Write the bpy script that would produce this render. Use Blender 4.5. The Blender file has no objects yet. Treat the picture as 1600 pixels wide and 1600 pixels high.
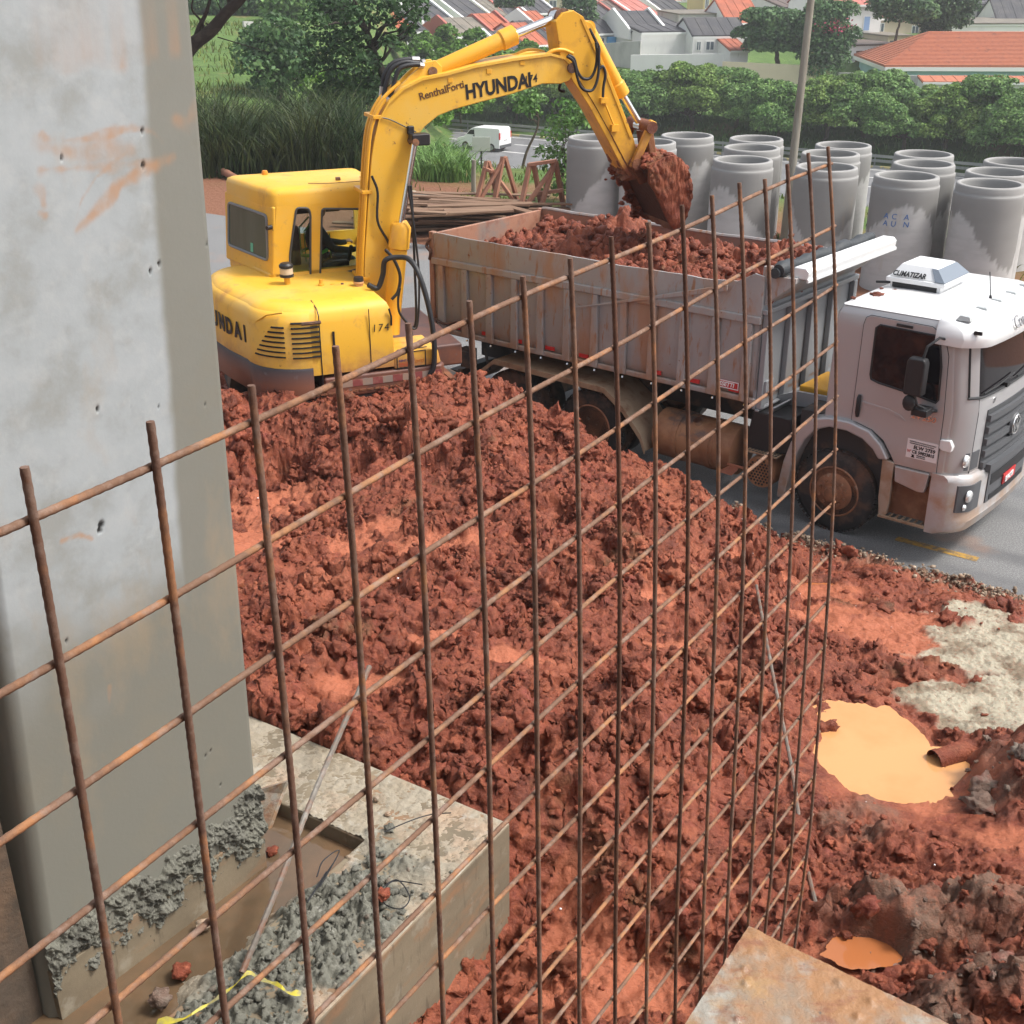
import bpy, bmesh, math, random
import numpy as np
from mathutils import Vector, Matrix
R_ = math.radians
random.seed(7)
SC = bpy.context.scene
COL = SC.collection

# ------------------------------------------------------------------ camera
CAM_H, PITCH, FPX = 6.2, R_(25.0), 1900.0      # focal length in pixels of a 1600 px wide picture
cd = bpy.data.cameras.new('camera'); cam = bpy.data.objects.new('camera', cd); COL.objects.link(cam)
cam.location = (0, 0, CAM_H); cam.rotation_euler = (R_(90) - PITCH, 0, 0)
cd.sensor_width = 36; cd.lens = 36 * FPX / 1600; cd.clip_start = 0.05; cd.clip_end = 3000
SC.camera = cam

# ------------------------------------------------------------------ light
SUN_EL, SUN_AZ = R_(56), R_(98)                # azimuth from +Y clockwise: high, from the right
wd = bpy.data.worlds.new('World'); SC.world = wd; wd.use_nodes = True
nt = wd.node_tree; nt.nodes.clear()
sky = nt.nodes.new('ShaderNodeTexSky'); sky.sky_type = 'NISHITA'; sky.sun_disc = False
sky.sun_elevation = SUN_EL; sky.sun_rotation = SUN_AZ; sky.air_density = 1.0; sky.dust_density = 4.0; sky.ozone_density = 1.0
hs = nt.nodes.new('ShaderNodeHueSaturation'); hs.inputs['Saturation'].default_value = 0.38
bg = nt.nodes.new('ShaderNodeBackground'); bg.inputs['Strength'].default_value = 0.11
wo = nt.nodes.new('ShaderNodeOutputWorld')
nt.links.new(sky.outputs[0], hs.inputs['Color']); nt.links.new(hs.outputs[0], bg.inputs['Color']); nt.links.new(bg.outputs[0], wo.inputs['Surface'])
sd = bpy.data.lights.new('sun', 'SUN'); sd.energy = 1.5; sd.angle = R_(12); sd.color = (1.0, 0.96, 0.9)
sun = bpy.data.objects.new('sun', sd); COL.objects.link(sun)
_d = Vector((math.sin(SUN_AZ) * math.cos(SUN_EL), math.cos(SUN_AZ) * math.cos(SUN_EL), math.sin(SUN_EL)))
sun.rotation_euler = _d.to_track_quat('Z', 'Y').to_euler()
SC.view_settings.view_transform = 'Standard'; SC.view_settings.look = 'None'
SC.view_settings.gamma = 1.0; SC.view_settings.use_curve_mapping = False
SC.view_settings.exposure = 1.22
SC.cycles.max_bounces = 6; SC.cycles.diffuse_bounces = 2; SC.cycles.glossy_bounces = 3; SC.cycles.transparent_max_bounces = 8
try: SC.cycles.use_denoising = True
except Exception: pass

# ------------------------------------------------------------------ where a sight line of the photograph meets a surface
_c, _s = math.cos(PITCH), math.sin(PITCH)
EYE = np.array([0, 0, CAM_H])
def ray(px, py):
    u, v = (px - 800) / FPX, (py - 800) / FPX
    return np.array([u, _c - v * _s, -_s - v * _c])
def atz(px, py, z):
    d = ray(px, py); return EYE + d * ((z - CAM_H) / d[2])
def aty(px, py, y):
    d = ray(px, py); return EYE + d * (y / d[1])

# ------------------------------------------------------------------ scene-graph helpers
def tag(o, label=None, cat=None, group=None, kind=None):
    if label: o['label'] = label
    if cat: o['category'] = cat
    if group: o['group'] = group
    if kind: o['kind'] = kind
    return o
def thing(name, label, cat, loc=(0, 0, 0), rotz=0.0, group=None):
    o = bpy.data.objects.new(name, None); COL.objects.link(o); o.empty_display_size = .2
    o.location = loc; o.rotation_euler = (0, 0, rotz)
    return tag(o, label, cat, group)
def copy_tree(o, parent=None):
    c = o.copy(); COL.objects.link(c); c.parent = parent
    for ch in o.children: copy_tree(ch, c)
    return c

class MB:
    """collects shapes, then links them as ONE mesh object"""
    def __init__(s): s.v = []; s.f = []; s.m = []
    def add(s, vs, fs, mi=0):
        b = len(s.v); s.v += [tuple(map(float, p)) for p in vs]
        s.f += [tuple(i + b for i in f) for f in fs]; s.m += [mi] * len(fs); return s
    def box(s, x0, x1, y0, y1, z0, z1, mi=0):
        return s.add([(x0,y0,z0),(x1,y0,z0),(x1,y1,z0),(x0,y1,z0),(x0,y0,z1),(x1,y0,z1),(x1,y1,z1),(x0,y1,z1)],
                     [(3,2,1,0),(4,5,6,7),(0,1,5,4),(1,2,6,5),(2,3,7,6),(3,0,4,7)], mi)
    def obox(s, p0, p1, w, h, up=(0, 0, 1), mi=0):
        """a bar of section w x h from p0 to p1"""
        p0, p1 = Vector(p0), Vector(p1); d = (p1 - p0).normalized()
        a = d.cross(Vector(up))
        if a.length < 1e-4: a = d.cross(Vector((1, 0, 0)))
        a.normalize(); b = a.cross(d).normalized()
        c = [(-1,-1),(1,-1),(1,1),(-1,1)]
        vs = [p + a*(i*w/2) + b*(j*h/2) for p in (p0, p1) for i, j in c]
        return s.add(vs, [(0,1,2,3)[::-1],(4,5,6,7),(0,1,5,4),(1,2,6,5),(2,3,7,6),(3,0,4,7)], mi)
    def prism(s, poly, a, b, axis='y', mi=0):
        """2-D outline pushed from a to b along an axis"""
        n = len(poly)
        P = {'y': lambda u, w, t: (u, t, w), 'x': lambda u, w, t: (t, u, w), 'z': lambda u, w, t: (u, w, t)}[axis]
        vs = [P(u, w, a) for u, w in poly] + [P(u, w, b) for u, w in poly]
        fs = [tuple(range(n)), tuple(range(2*n-1, n-1, -1))] + [(i, i+n, (i+1) % n + n, (i+1) % n) for i in range(n)]
        return s.add(vs, fs, mi)
    def loft(s, rings, closed=True, caps=True, mi=0):
        n = len(rings[0]); vs = [p for r in rings for p in r]; fs = []
        for k in range(len(rings) - 1):
            for i in range(n if closed else n - 1):
                j = (i + 1) % n; fs.append((k*n+i, k*n+j, (k+1)*n+j, (k+1)*n+i))
        if caps and closed: fs += [tuple(range(n))[::-1], tuple((len(rings)-1)*n + i for i in range(n))]
        return s.add(vs, fs, mi)
    def tube(s, path, r, n=8, caps=True, mi=0, flat=1.0):
        path = [Vector(p) for p in path]; rings = []; a = None
        for i, p in enumerate(path):
            d = (path[min(i+1, len(path)-1)] - path[max(i-1, 0)]).normalized()
            if a is None:
                a = d.cross(Vector((0, 0, 1)))
                if a.length < 1e-3: a = d.cross(Vector((1, 0, 0)))
            a = (a - d * a.dot(d)).normalized(); b = d.cross(a)
            rr = r[i] if hasattr(r, '__len__') else r
            rings.append([p + (a*math.cos(2*math.pi*k/n) + b*math.sin(2*math.pi*k/n)*flat)*rr for k in range(n)])
        return s.loft(rings, True, caps, mi)
    def cyl(s, p0, p1, r, r1=None, n=16, mi=0): return s.tube([p0, p1], [r, r if r1 is None else r1], n, True, mi)
    def lathe(s, prof, n=24, o=(0, 0, 0), axis='z', mi=0, closed=False):
        T = {'z': lambda r, h, c, q: (o[0]+r*c, o[1]+r*q, o[2]+h), 'y': lambda r, h, c, q: (o[0]+r*c, o[1]+h, o[2]+r*q),
             'x': lambda r, h, c, q: (o[0]+h, o[1]+r*c, o[2]+r*q)}[axis]
        rings = [[T(r, h, math.cos(2*math.pi*k/n), math.sin(2*math.pi*k/n)) for k in range(n)] for r, h in prof]
        if closed: rings.append(rings[0])
        return s.loft(rings, True, not closed, mi)
    def build(s, name, mats, parent=None, smooth=None, bevel=0, seg=2, loc=None, rot=None, fix=True):
        me = bpy.data.meshes.new(name); me.from_pydata(s.v, [], s.f)
        mats = mats if isinstance(mats, (list, tuple)) else [mats]
        for m in mats: me.materials.append(m)
        if len(mats) > 1: me.polygons.foreach_set('material_index', s.m)
        if fix:
            bm = bmesh.new(); bm.from_mesh(me); bmesh.ops.recalc_face_normals(bm, faces=bm.faces); bm.to_mesh(me); bm.free()
        if smooth is not None:
            me.polygons.foreach_set('use_smooth', [True] * len(me.polygons)); me.set_sharp_from_angle(angle=R_(smooth))
        o = bpy.data.objects.new(name, me); COL.objects.link(o); o.parent = parent
        if loc is not None: o.location = loc
        if rot is not None: o.rotation_euler = rot
        if bevel:
            md = o.modifiers.new('bevel', 'BEVEL'); md.width = bevel; md.segments = seg; md.limit_method = 'ANGLE'; md.angle_limit = R_(40)
            if smooth is None:
                me.polygons.foreach_set('use_smooth', [True] * len(me.polygons)); md.harden_normals = True
        return o

def spline(pts, n=6):
    """Catmull-Rom through 3-D points"""
    P = [np.array(p, float) for p in pts]; P = [2*P[0]-P[1]] + P + [2*P[-1]-P[-2]]; out = []
    for i in range(1, len(P)-2):
        for k in range(n):
            t = k/n; a, b, c, d = P[i-1:i+3]
            out.append(.5*((2*b)+(c-a)*t+(2*a-5*b+4*c-d)*t*t+(3*b-a-3*c+d)*t**3))
    out.append(P[-2]); return out

def lettering(name, text, size, mat, parent, M, extrude=.002, shear=0., sx=1., align='LEFT', space=1.0, bold=0.0):
    """flat letters: text runs along M's x axis, up along its y axis"""
    cu = bpy.data.curves.new(name, 'FONT'); cu.body = text; cu.size = size; cu.extrude = extrude; cu.shear = shear
    cu.align_x = align; cu.space_character = space; cu.offset = bold; cu.resolution_u = 3
    cu.materials.append(mat)
    o = bpy.data.objects.new(name, cu); COL.objects.link(o)
    me = bpy.data.meshes.new_from_object(o); bpy.data.objects.remove(o); bpy.data.curves.remove(cu); me.name = name
    o = bpy.data.objects.new(name, me); COL.objects.link(o); o.parent = parent
    o.matrix_local = M @ Matrix.Diagonal((sx, 1, 1, 1)); return o
def frame(o, x, y):
    """matrix with origin o, x axis x, y axis as close to y as it goes"""
    x = Vector(x).normalized(); y = Vector(y); z = x.cross(y).normalized(); y = z.cross(x)
    return Matrix(((x.x, y.x, z.x, o[0]), (x.y, y.y, z.y, o[1]), (x.z, y.z, z.z, o[2]), (0, 0, 0, 1)))

# ------------------------------------------------------------------ numpy noise
def _h(ix, iy, seed):
    n = (ix.astype(np.int64) * 374761393 + iy.astype(np.int64) * 668265263 + seed * 1274126177) & 0xffffffff
    n = ((n ^ (n >> 13)) * 1274126177) & 0xffffffff
    return ((n ^ (n >> 16)) & 0xffffff) / float(0x1000000)
def pnoise(x, y, seed=0):
    ix, iy = np.floor(x), np.floor(y); fx, fy = x - ix, y - iy
    u, v = fx*fx*fx*(fx*(fx*6-15)+10), fy*fy*fy*(fy*(fy*6-15)+10)
    def g(a, b):
        t = _h(ix+a, iy+b, seed) * 2*np.pi; return np.cos(t)*(fx-a) + np.sin(t)*(fy-b)
    return 1.4*((g(0,0)*(1-u)+g(1,0)*u)*(1-v) + (g(0,1)*(1-u)+g(1,1)*u)*v)
def fbm(x, y, o=4, seed=0, g=.5):
    r = 0; a = 1.
    for k in range(o): r = r + a*pnoise(x*2**k, y*2**k, seed+k*17); a *= g
    return r
def worley(x, y, seed=0):
    ix, iy = np.floor(x), np.floor(y); d = np.full(np.shape(x), 9.); c = np.zeros(np.shape(x))
    for a in (-1, 0, 1):
        for b in (-1, 0, 1):
            jx, jy = ix+a, iy+b
            dd = (jx+_h(jx, jy, seed)-x)**2 + (jy+_h(jx, jy, seed+5)-y)**2
            m = dd < d; d = np.where(m, dd, d); c = np.where(m, _h(jx, jy, seed+9), c)
    return np.sqrt(d), c
def sst(a, b, x):
    t = np.clip((x-a)/(b-a), 0, 1); return t*t*(3-2*t)

# ------------------------------------------------------------------ materials
def mat(name, base, rough=.6, metal=0., layers=(), bump=(), spec=.5, coat=0., trans=0., alpha=1., attr=None, rlayers=(), ior=1.45, island=None):
    """layers: (colour, scale, lo, hi, amount, stretch, kind, ramp); ramp = (axis, a, b): fades in from a to b along an object axis"""
    m = bpy.data.materials.new(name); m.use_nodes = True; t = m.node_tree; N = t.nodes; L = t.links
    b = N['Principled BSDF']; b.inputs['Roughness'].default_value = rough; b.inputs['Metallic'].default_value = metal
    b.inputs['Specular IOR Level'].default_value = spec; b.inputs['Coat Weight'].default_value = coat
    b.inputs['Transmission Weight'].default_value = trans; b.inputs['Alpha'].default_value = alpha; b.inputs['IOR'].default_value = ior
    tc = N.new('ShaderNodeTexCoord'); out = None
    def mask(scale, lo, hi, st, kind, ramp, amt):
        mp = N.new('ShaderNodeMapping'); mp.inputs['Scale'].default_value = st; L.new(tc.outputs['Object'], mp.inputs['Vector'])
        if kind == 'vor':
            tx = N.new('ShaderNodeTexVoronoi'); tx.inputs['Scale'].default_value = scale; o = tx.outputs['Distance']
        elif kind == 'attr': 
            tx = N.new('ShaderNodeAttribute'); tx.attribute_name = scale; o = tx.outputs['Fac']
        elif kind == 'one': o = None
        else:
            tx = N.new('ShaderNodeTexNoise'); tx.inputs['Scale'].default_value = scale; tx.inputs['Detail'].default_value = 6; tx.inputs['Roughness'].default_value = .62; o = tx.outputs['Fac']
        if kind in ('noise', 'vor'): L.new(mp.outputs[0], tx.inputs['Vector'])
        mr = N.new('ShaderNodeMapRange'); mr.inputs['From Min'].default_value = lo; mr.inputs['From Max'].default_value = hi
        mr.inputs['To Max'].default_value = amt
        if o is None: mr.inputs['Value'].default_value = hi
        else: L.new(o, mr.inputs['Value'])
        o = mr.outputs[0]
        if ramp:
            sp = N.new('ShaderNodeSeparateXYZ'); L.new(tc.outputs['Object'], sp.inputs[0])
            r2 = N.new('ShaderNodeMapRange'); r2.inputs['From Min'].default_value = ramp[1]; r2.inputs['From Max'].default_value = ramp[2]
            L.new(sp.outputs['XYZ'.index(ramp[0])], r2.inputs['Value'])
            mu = N.new('ShaderNodeMath'); mu.operation = 'MULTIPLY'; L.new(o, mu.inputs[0]); L.new(r2.outputs[0], mu.inputs[1]); o = mu.outputs[0]
        return o
    def full(l): return tuple(l) + ((1, 1, 1), 'noise', None)[len(l)-5:] if len(l) < 8 else l
    for l in layers:
        colr, scale, lo, hi, amt, st, kind, ramp = full(l)
        o = mask(scale, lo, hi, st, kind, ramp, amt)
        mx = N.new('ShaderNodeMix'); mx.data_type = 'RGBA'; L.new(o, mx.inputs[0])
        if out is None: mx.inputs[6].default_value = (*base, 1)
        else: L.new(out, mx.inputs[6])
        mx.inputs[7].default_value = (*colr, 1); out = mx.outputs[2]
    if island:
        ge = N.new('ShaderNodeNewGeometry'); mr = N.new('ShaderNodeMapRange'); mr.inputs['To Min'].default_value = island[0]; mr.inputs['To Max'].default_value = island[1]
        L.new(ge.outputs['Random Per Island'], mr.inputs['Value'])
        hv = N.new('ShaderNodeHueSaturation'); L.new(mr.outputs[0], hv.inputs['Value'])
        if out is None: hv.inputs['Color'].default_value = (*base, 1)
        else: L.new(out, hv.inputs['Color'])
        out = hv.outputs[0]
    if out is None: b.inputs['Base Color'].default_value = (*base, 1)
    else: L.new(out, b.inputs['Base Color'])
    ro = None
    for l in rlayers:
        val, scale, lo, hi, amt, st, kind, ramp = full(l)
        o = mask(scale, lo, hi, st, kind, ramp, amt)
        mx = N.new('ShaderNodeMix'); mx.data_type = 'FLOAT'; L.new(o, mx.inputs[0])
        if ro is None: mx.inputs[2].default_value = rough
        else: L.new(ro, mx.inputs[2])
        mx.inputs[3].default_value = val; ro = mx.outputs[0]
    if ro: L.new(ro, b.inputs['Roughness'])
    prev = None
    for bl in bump:
        scale, strength, dist = bl[:3]; st = bl[3] if len(bl) > 3 else (1, 1, 1)
        mp = N.new('ShaderNodeMapping'); mp.inputs['Scale'].default_value = st; L.new(tc.outputs['Object'], mp.inputs['Vector'])
        tx = N.new('ShaderNodeTexNoise'); tx.inputs['Scale'].default_value = scale; tx.inputs['Detail'].default_value = 5; tx.inputs['Roughness'].default_value = .65
        L.new(mp.outputs[0], tx.inputs['Vector'])
        bp = N.new('ShaderNodeBump'); bp.inputs['Strength'].default_value = strength; bp.inputs['Distance'].default_value = dist
        L.new(tx.outputs['Fac'], bp.inputs['Height'])
        if prev: L.new(prev, bp.inputs['Normal'])
        prev = bp.outputs[0]
    if prev: L.new(prev, b.inputs['Normal'])
    return m
MUDC = (.195, .050, .027); MUDL = (.40, .13, .068); MUDD = (.07, .019, .012)
MT = {}
MUDLAYERS = [(MUDD, 2.6, .47, .70, .7), ((.31, .092, .045), 9, .5, .68, .8), ((.13, .075, .035), 1.5, .61, .69, .55), ((.27, .062, .05), 3.3, .58, .70, .5), ((.36, .115, .058), .9, .52, .68, .6), ((.38, .12, .062), 4.2, .55, .70, .6)]
MT['mud'] = mat('mud', MUDC, .5, layers=MUDLAYERS+[(MUDL, 'smooth', 0, 1, .95, (1,1,1), 'attr', None), ((.155, .10, .07), 'clay', 0, 1, .85, (1,1,1), 'attr', None), ((.23, .155, .105), 'berm', 0, 1, .9, (1,1,1), 'attr', None), ((.42, .385, .29), 'sand', 0, 1, .96, (1,1,1), 'attr', None), ((.19, .145, .095), 'sanddark', 0, 1, .9, (1,1,1), 'attr', None),
     ((.36, .12, .065), 40, .52, .72, .6), (MUDD, 22, .58, .72, .7)],
     bump=[(45, .8, .02), (160, .6, .008)], rlayers=[(.34, 5, .52, .64, .8)], spec=.28)
MT['clod'] = mat('mud_clod', MUDC, .5, layers=MUDLAYERS+[((.36, .12, .065), 40, .52, .72, .6)], bump=[(55, .8, .02), (170, .6, .008)], island=(.75, 1.25), spec=.28, rlayers=[(.34, 5, .52, .64, .8)])
MT['darkclod'] = mat('grey_clay', (.15, .095, .07), .65, layers=[((.24, .21, .17), 7, .48, .66, .8), ((.22, .07, .045), 4, .5, .66, .9), ((.07, .05, .04), 13, .55, .7, .6)], bump=[(40, 1., .02), (140, .8, .008)], island=(.75, 1.25))
MT['sand'] = mat('wet_sand', (.42, .375, .28), .75, layers=[((.27, .23, .165), 6, .42, .62, .85), ((.60, .59, .47), 2.0, .54, .66, .8), ((.33, .17, .10), 3.4, .58, .70, .85), ((.15, .12, .085), 30, .55, .7, .7)], bump=[(60, 1., .025), (220, .8, .008)], rlayers=[(.25, 2, .55, .65, .9)])
MT['gravel'] = mat('gravel', (.22, .15, .10), .85, layers=[((.28, .25, .2), 20, .45, .6, .7)], island=(.5, 1.5))
MT['puddle'] = mat('muddy_water', (.56, .285, .115), .04, layers=[((.50, .225, .08), 1.2, .45, .65, .8)], spec=.5, bump=[(3, .05, .01)])
MT['darkpuddle'] = mat('orange_puddle', (.36, .125, .045), .05, bump=[(3, .05, .01)])
MT['asphalt'] = mat('asphalt', (.17, .17, .17), .8, layers=[((.28, .28, .275), 55, .48, .62, .9), ((.06, .06, .063), 80, .52, .64, .9), ((.065, .065, .07), 'track', 0, 1, .8, (1,1,1), 'attr', None), ((.15, .15, .15), .9, .5, .66, .5), ((.30, .17, .11), .5, .56, .70, .6)], bump=[(90, .8, .012)], rlayers=[(.3, 'track', 0, 1, .8, (1,1,1), 'attr', None)])
MT['yellowline'] = mat('yellow_road_paint', (.42, .24, .04), .75, layers=[((.1, .09, .08), 14, .42, .6, .85)])
MT['rust'] = mat('rusty_steel', (.135, .072, .048), .8, layers=[((.33, .15, .065), 9, .50, .64, .7), ((.20, .135, .105), 30, .5, .65, .8), ((.07, .03, .02), 16, .55, .7, .8)], bump=[(160, .5, .003)])
MT['rustlight'] = mat('orange_rusty_steel', (.165, .09, .056), .8, layers=[((.36, .165, .07), 9, .49, .62, .85), ((.26, .18, .14), 30, .5, .65, .7), ((.10, .05, .03), 16, .58, .7, .7)], bump=[(160, .5, .003)])
MT['rustdark'] = mat('dark_rusty_steel', (.10, .045, .028), .72, layers=[((.22, .10, .05), 13, .5, .65, .7), ((.05, .025, .018), 22, .5, .65, .8)], bump=[(160, .5, .003)])
MT['oldbar'] = mat('grey_steel', (.14, .12, .10), .6, layers=[((.18, .085, .05), 12, .45, .62, .9), ((.26, .245, .215), 5, .55, .65, .7)], bump=[(150, .5, .003)])
MT['concrete'] = mat('grey_concrete', (.47, .45, .42), .8, layers=[((.36, .35, .32), 3, .4, .7, .8), ((.5, .29, .15), 1.5, .6, .72, .5, (1, 1, 2.4)), ((.08, .08, .08), 60, .76, .8, .9)], bump=[(50, .25, .01)])
MT['cement'] = mat('wet_cement', (.155, .152, .122), .7, layers=[((.085, .082, .068), 7, .42, .62, .9), ((.235, .23, .19), 14, .5, .68, .8), ((.30, .16, .10), 2.5, .6, .72, .7)], bump=[(80, .8, .015), (300, .4, .004)])
MT['footing'] = mat('footing_concrete', (.33, .30, .25), .8, layers=[((.25, .20, .14), 2.2, .42, .65, .9), ((.40, .24, .14), 1.6, .5, .66, .75), ((.45, .42, .36), 9, .55, .7, .7), ((.06, .055, .05), 38, .72, .77, .9)], bump=[(60, .4, .012)])
MT['footside'] = mat('formed_concrete', (.205, .165, .11), .75, layers=[((.14, .112, .075), 1.6, .4, .62, .9, (1, 1, 2)), ((.27, .14, .07), 1.6, .53, .66, .7, (1, 1, 3)), ((.03, .026, .022), 26, .68, .73, .95), ((.30, .27, .21), 6, .58, .70, .6), ((.08, .065, .045), 9, .60, .70, .7, (2.5, 2.5, .3))], bump=[(45, .2, .008)])
MT['board'] = mat('muddy_plywood', (.30, .155, .07), .5, layers=[((.23, .19, .145), 2.3, .45, .60, .9, (1.5, 1, 1)), ((.30, .29, .255), 4.5, .52, .64, .85), ((.21, .085, .045), 6, .52, .64, .8, (1, 2.5, 1)), ((.36, .215, .09), 3.5, .56, .68, .8), ((.09, .075, .065), 22, .66, .72, .9)], bump=[(30, .6, .01), (90, .5, .004)], rlayers=[(.15, 3, .45, .6, .9)])
def flat(name, c, rough=.6, metal=0., **k): return mat(name, c, rough, metal, **k)
MT['black'] = flat('black_plastic', (.018, .018, .02), .45, bump=[(90, .1, .002)])
MT['rubber'] = mat('tyre_rubber', (.025, .024, .024), .8, layers=[((.20, .085, .04), 3, .46, .66, .75), ((.05, .048, .048), 12, .5, .7, .6)], bump=[(40, .3, .01)])
MT['mudrim'] = mat('muddy_rim', (.30, .13, .065), .7, layers=[((.13, .06, .035), 6, .45, .65, .8), ((.40, .30, .22), 14, .6, .7, .6)], bump=[(40, .4, .006)])
MT['white'] = flat('white_print', (.8, .8, .8), .5)
MT['blackprint'] = flat('black_print', (.012, .012, .014), .5)
MT['redprint'] = flat('red_print', (.5, .03, .03), .45)
MT['glassdark'] = mat('tinted_glass', (.008, .006, .008), .04, spec=.5)
MT['lens'] = mat('clear_lens', (.75, .76, .76), .12, metal=.6)
MT['chrome'] = mat('chrome', (.72, .72, .72), .22, metal=1., layers=[((.45, .3, .22), 5, .55, .75, .6)])
MT['hose'] = flat('black_hose', (.02, .02, .022), .5, bump=[(120, .3, .003)])
# ------------------------------------------------------------------ terrain, roads
def nt_(x, y): return .53*x + .85*y, .85*x - .53*y           # n: across the two roads, t: along them
def xy_(n, t): k = .53**2+.85**2; return (.53*n + .85*t)/k, (.85*n - .53*t)/k
def terrain_z(x, y):
    x = np.asarray(x, float); y = np.asarray(y, float)
    n, t = nt_(x, y)
    z = np.interp(n, [-40, 20, 27, 33, 45, 62, 70, 91.2, 93, 98, 104, 110, 118, 145, 170, 400],
                     [-.05, -.05, -.02, -.1, -3.0, -8.0, -8.55, -8.55, -8.3, -6.4, -4.2, -3.3, -3.0, -1.6, -.6, 6])
    left = sst(-5, -13, x) * sst(30, 40, n)
    zl = np.interp(y, [30, 45, 60, 75, 95, 140, 300], [0, -.1, -.25, .3, 1.0, 2.2, 8])
    z = z*(1-left) + zl*left
    z = z - 1.9*sst(-52, -36, t)*sst(97, 101, n)*sst(127, 118, n)*(1-left)
    return z + .12*fbm(x*.18, y*.18, 3, 3) * sst(24, 34, n) * (1-sst(64, 70, n)*(1-sst(92, 95, n))*(1-left))
def grid_mesh(name, X, Y, Z, mats, attrs=None, keep=None, smooth=True):
    ny, nx = X.shape; me = bpy.data.meshes.new(name)
    V = np.stack([X.ravel(), Y.ravel(), Z.ravel()], 1)
    i = np.arange((ny-1)*(nx-1)); a = (i // (nx-1))*nx + i % (nx-1)
    F = np.stack([a, a+1, a+nx+1, a+nx], 1)
    if keep is not None:
        k = keep.ravel(); F = F[k[F].all(1)]
        used = np.zeros(len(V), bool); used[F] = True; remap = np.cumsum(used)-1; V = V[used]; F = remap[F]
        if attrs: attrs = {q: w.ravel()[used] for q, w in attrs.items()}
    nv, nf = len(V), len(F)
    me.vertices.add(nv); me.vertices.foreach_set('co', V.astype(np.float32).ravel())
    me.loops.add(nf*4); me.loops.foreach_set('vertex_index', F.astype(np.int32).ravel())
    me.polygons.add(nf); me.polygons.foreach_set('loop_start', np.arange(0, nf*4, 4, dtype=np.int32)); me.polygons.foreach_set('loop_total', np.full(nf, 4, np.int32))
    me.update(calc_edges=True); me.polygons.foreach_set('use_smooth', np.full(nf, smooth))
    for q, w in (attrs or {}).items():
        at = me.attributes.new(q, 'FLOAT', 'POINT'); at.data.foreach_set('value', w.ravel().astype(np.float32))
    for m in mats if isinstance(mats, (list, tuple)) else [mats]: me.materials.append(m)
    o = bpy.data.objects.new(name, me); COL.objects.link(o); return o
def join_mesh(name, V, F, mats, smooth=False, mi=None):
    me = bpy.data.meshes.new(name); me.from_pydata([], [], []); nf = len(F); k = F.shape[1]
    me.vertices.add(len(V)); me.vertices.foreach_set('co', np.asarray(V, np.float32).ravel())
    me.loops.add(nf*k); me.loops.foreach_set('vertex_index', F.astype(np.int32).ravel())
    me.polygons.add(nf); me.polygons.foreach_set('loop_start', np.arange(0, nf*k, k, dtype=np.int32)); me.polygons.foreach_set('loop_total', np.full(nf, k, np.int32))
    for m in mats if isinstance(mats, (list, tuple)) else [mats]: me.materials.append(m)
    if mi is not None: me.polygons.foreach_set('material_index', mi.astype(np.int32))
    me.update(calc_edges=True)
    if smooth: me.polygons.foreach_set('use_smooth', np.full(nf, True))
    o = bpy.data.objects.new(name, me); COL.objects.link(o); return o

MT['terrain'] = mat('grassy_earth', (.085, .155, .028), .9, layers=[((.05, .10, .02), .5, .4, .65, .8), ((.13, .20, .04), 1.4, .5, .7, .8), ((.24, .16, .075), .22, .56, .66, .75), ((.20, .085, .045), 'dirt', 0, 1, 1., (1,1,1), 'attr', None)], bump=[(8, .8, .1)])
_n = np.concatenate([np.linspace(-40, 20, 20), np.linspace(21, 70, 90), np.linspace(71, 130, 80), np.linspace(133, 420, 60)])
_t = np.concatenate([np.linspace(-260, -75, 30), np.linspace(-73, 60, 150), np.linspace(63, 330, 40)])
TN, TT = np.meshgrid(_n, _t, indexing='ij'); TX, TY = xy_(TN, TT)
dirt = np.clip(sst(30, 25, TN) + sst(34, 29, TN)*.8*(pnoise(TX*.35, TY*.35, 2) > .05), 0, 1)
tag(grid_mesh('terrain', TX, TY, terrain_z(TX, TY), MT['terrain'], {'dirt': dirt}), kind='structure')

def strip(name, n0, n1, t0, t1, z, m, nn=2, tt=40, kind='structure', wob=0.):
    n, t = np.meshgrid(np.linspace(n0, n1, nn), np.linspace(t0, t1, tt), indexing='ij')
    if wob: n = n + wob*pnoise(t*.7+n0, t*0+3.3, 5)
    x, y = xy_(n, t); o = grid_mesh(name, x, y, np.full(x.shape, z), m); 
    if kind: o['kind'] = kind
    return o
_rn, _rt = np.meshgrid(np.linspace(10.8, 22.5, 160), np.linspace(-40, 60, 500), indexing='ij'); _rx, _ry = xy_(_rn, _rt)
_w = .09*pnoise(_rt*.25, _rt*0, 5)
trk = sum(sst(.24*q, .0, np.abs(_rn-c-_w*s_)-.05)*a for c, q, s_, a in ((12.55, 1., 1, .9), (13.25, .7, .6, .9), (14.5, 1., 1, .5), (15.2, .8, 1.3, .6), (17, 1.2, 1, .4))) * (.55+.6*pnoise(_rt*.6, _rn*3, 8)+.3)
tag(grid_mesh('road', _rx, _ry, _rx*0, MT['asphalt'], {'track': np.clip(trk, 0, 1)}), kind='structure')
b = MB(); q0, q1 = atz(1400, 841, .004), atz(1528, 874, .004); e = (q1-q0)/np.linalg.norm(q1-q0); w = np.array([-e[1], e[0], 0])*.06
b.add([q0-w, q1-w, q1+w, q0+w], [(0, 1, 2, 3)]); tag(b.build('lane_marking', MT['yellowline']), kind='structure')
MT['hw'] = mat('highway_asphalt', (.17, .17, .175), .75, layers=[((.13, .13, .135), 1.2, .4, .6, .8, (1, .2, 1)), ((.24, .24, .24), .4, .5, .7, .5)])
MT['roadpaint'] = mat('white_road_paint', (.7, .7, .68), .7)
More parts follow.
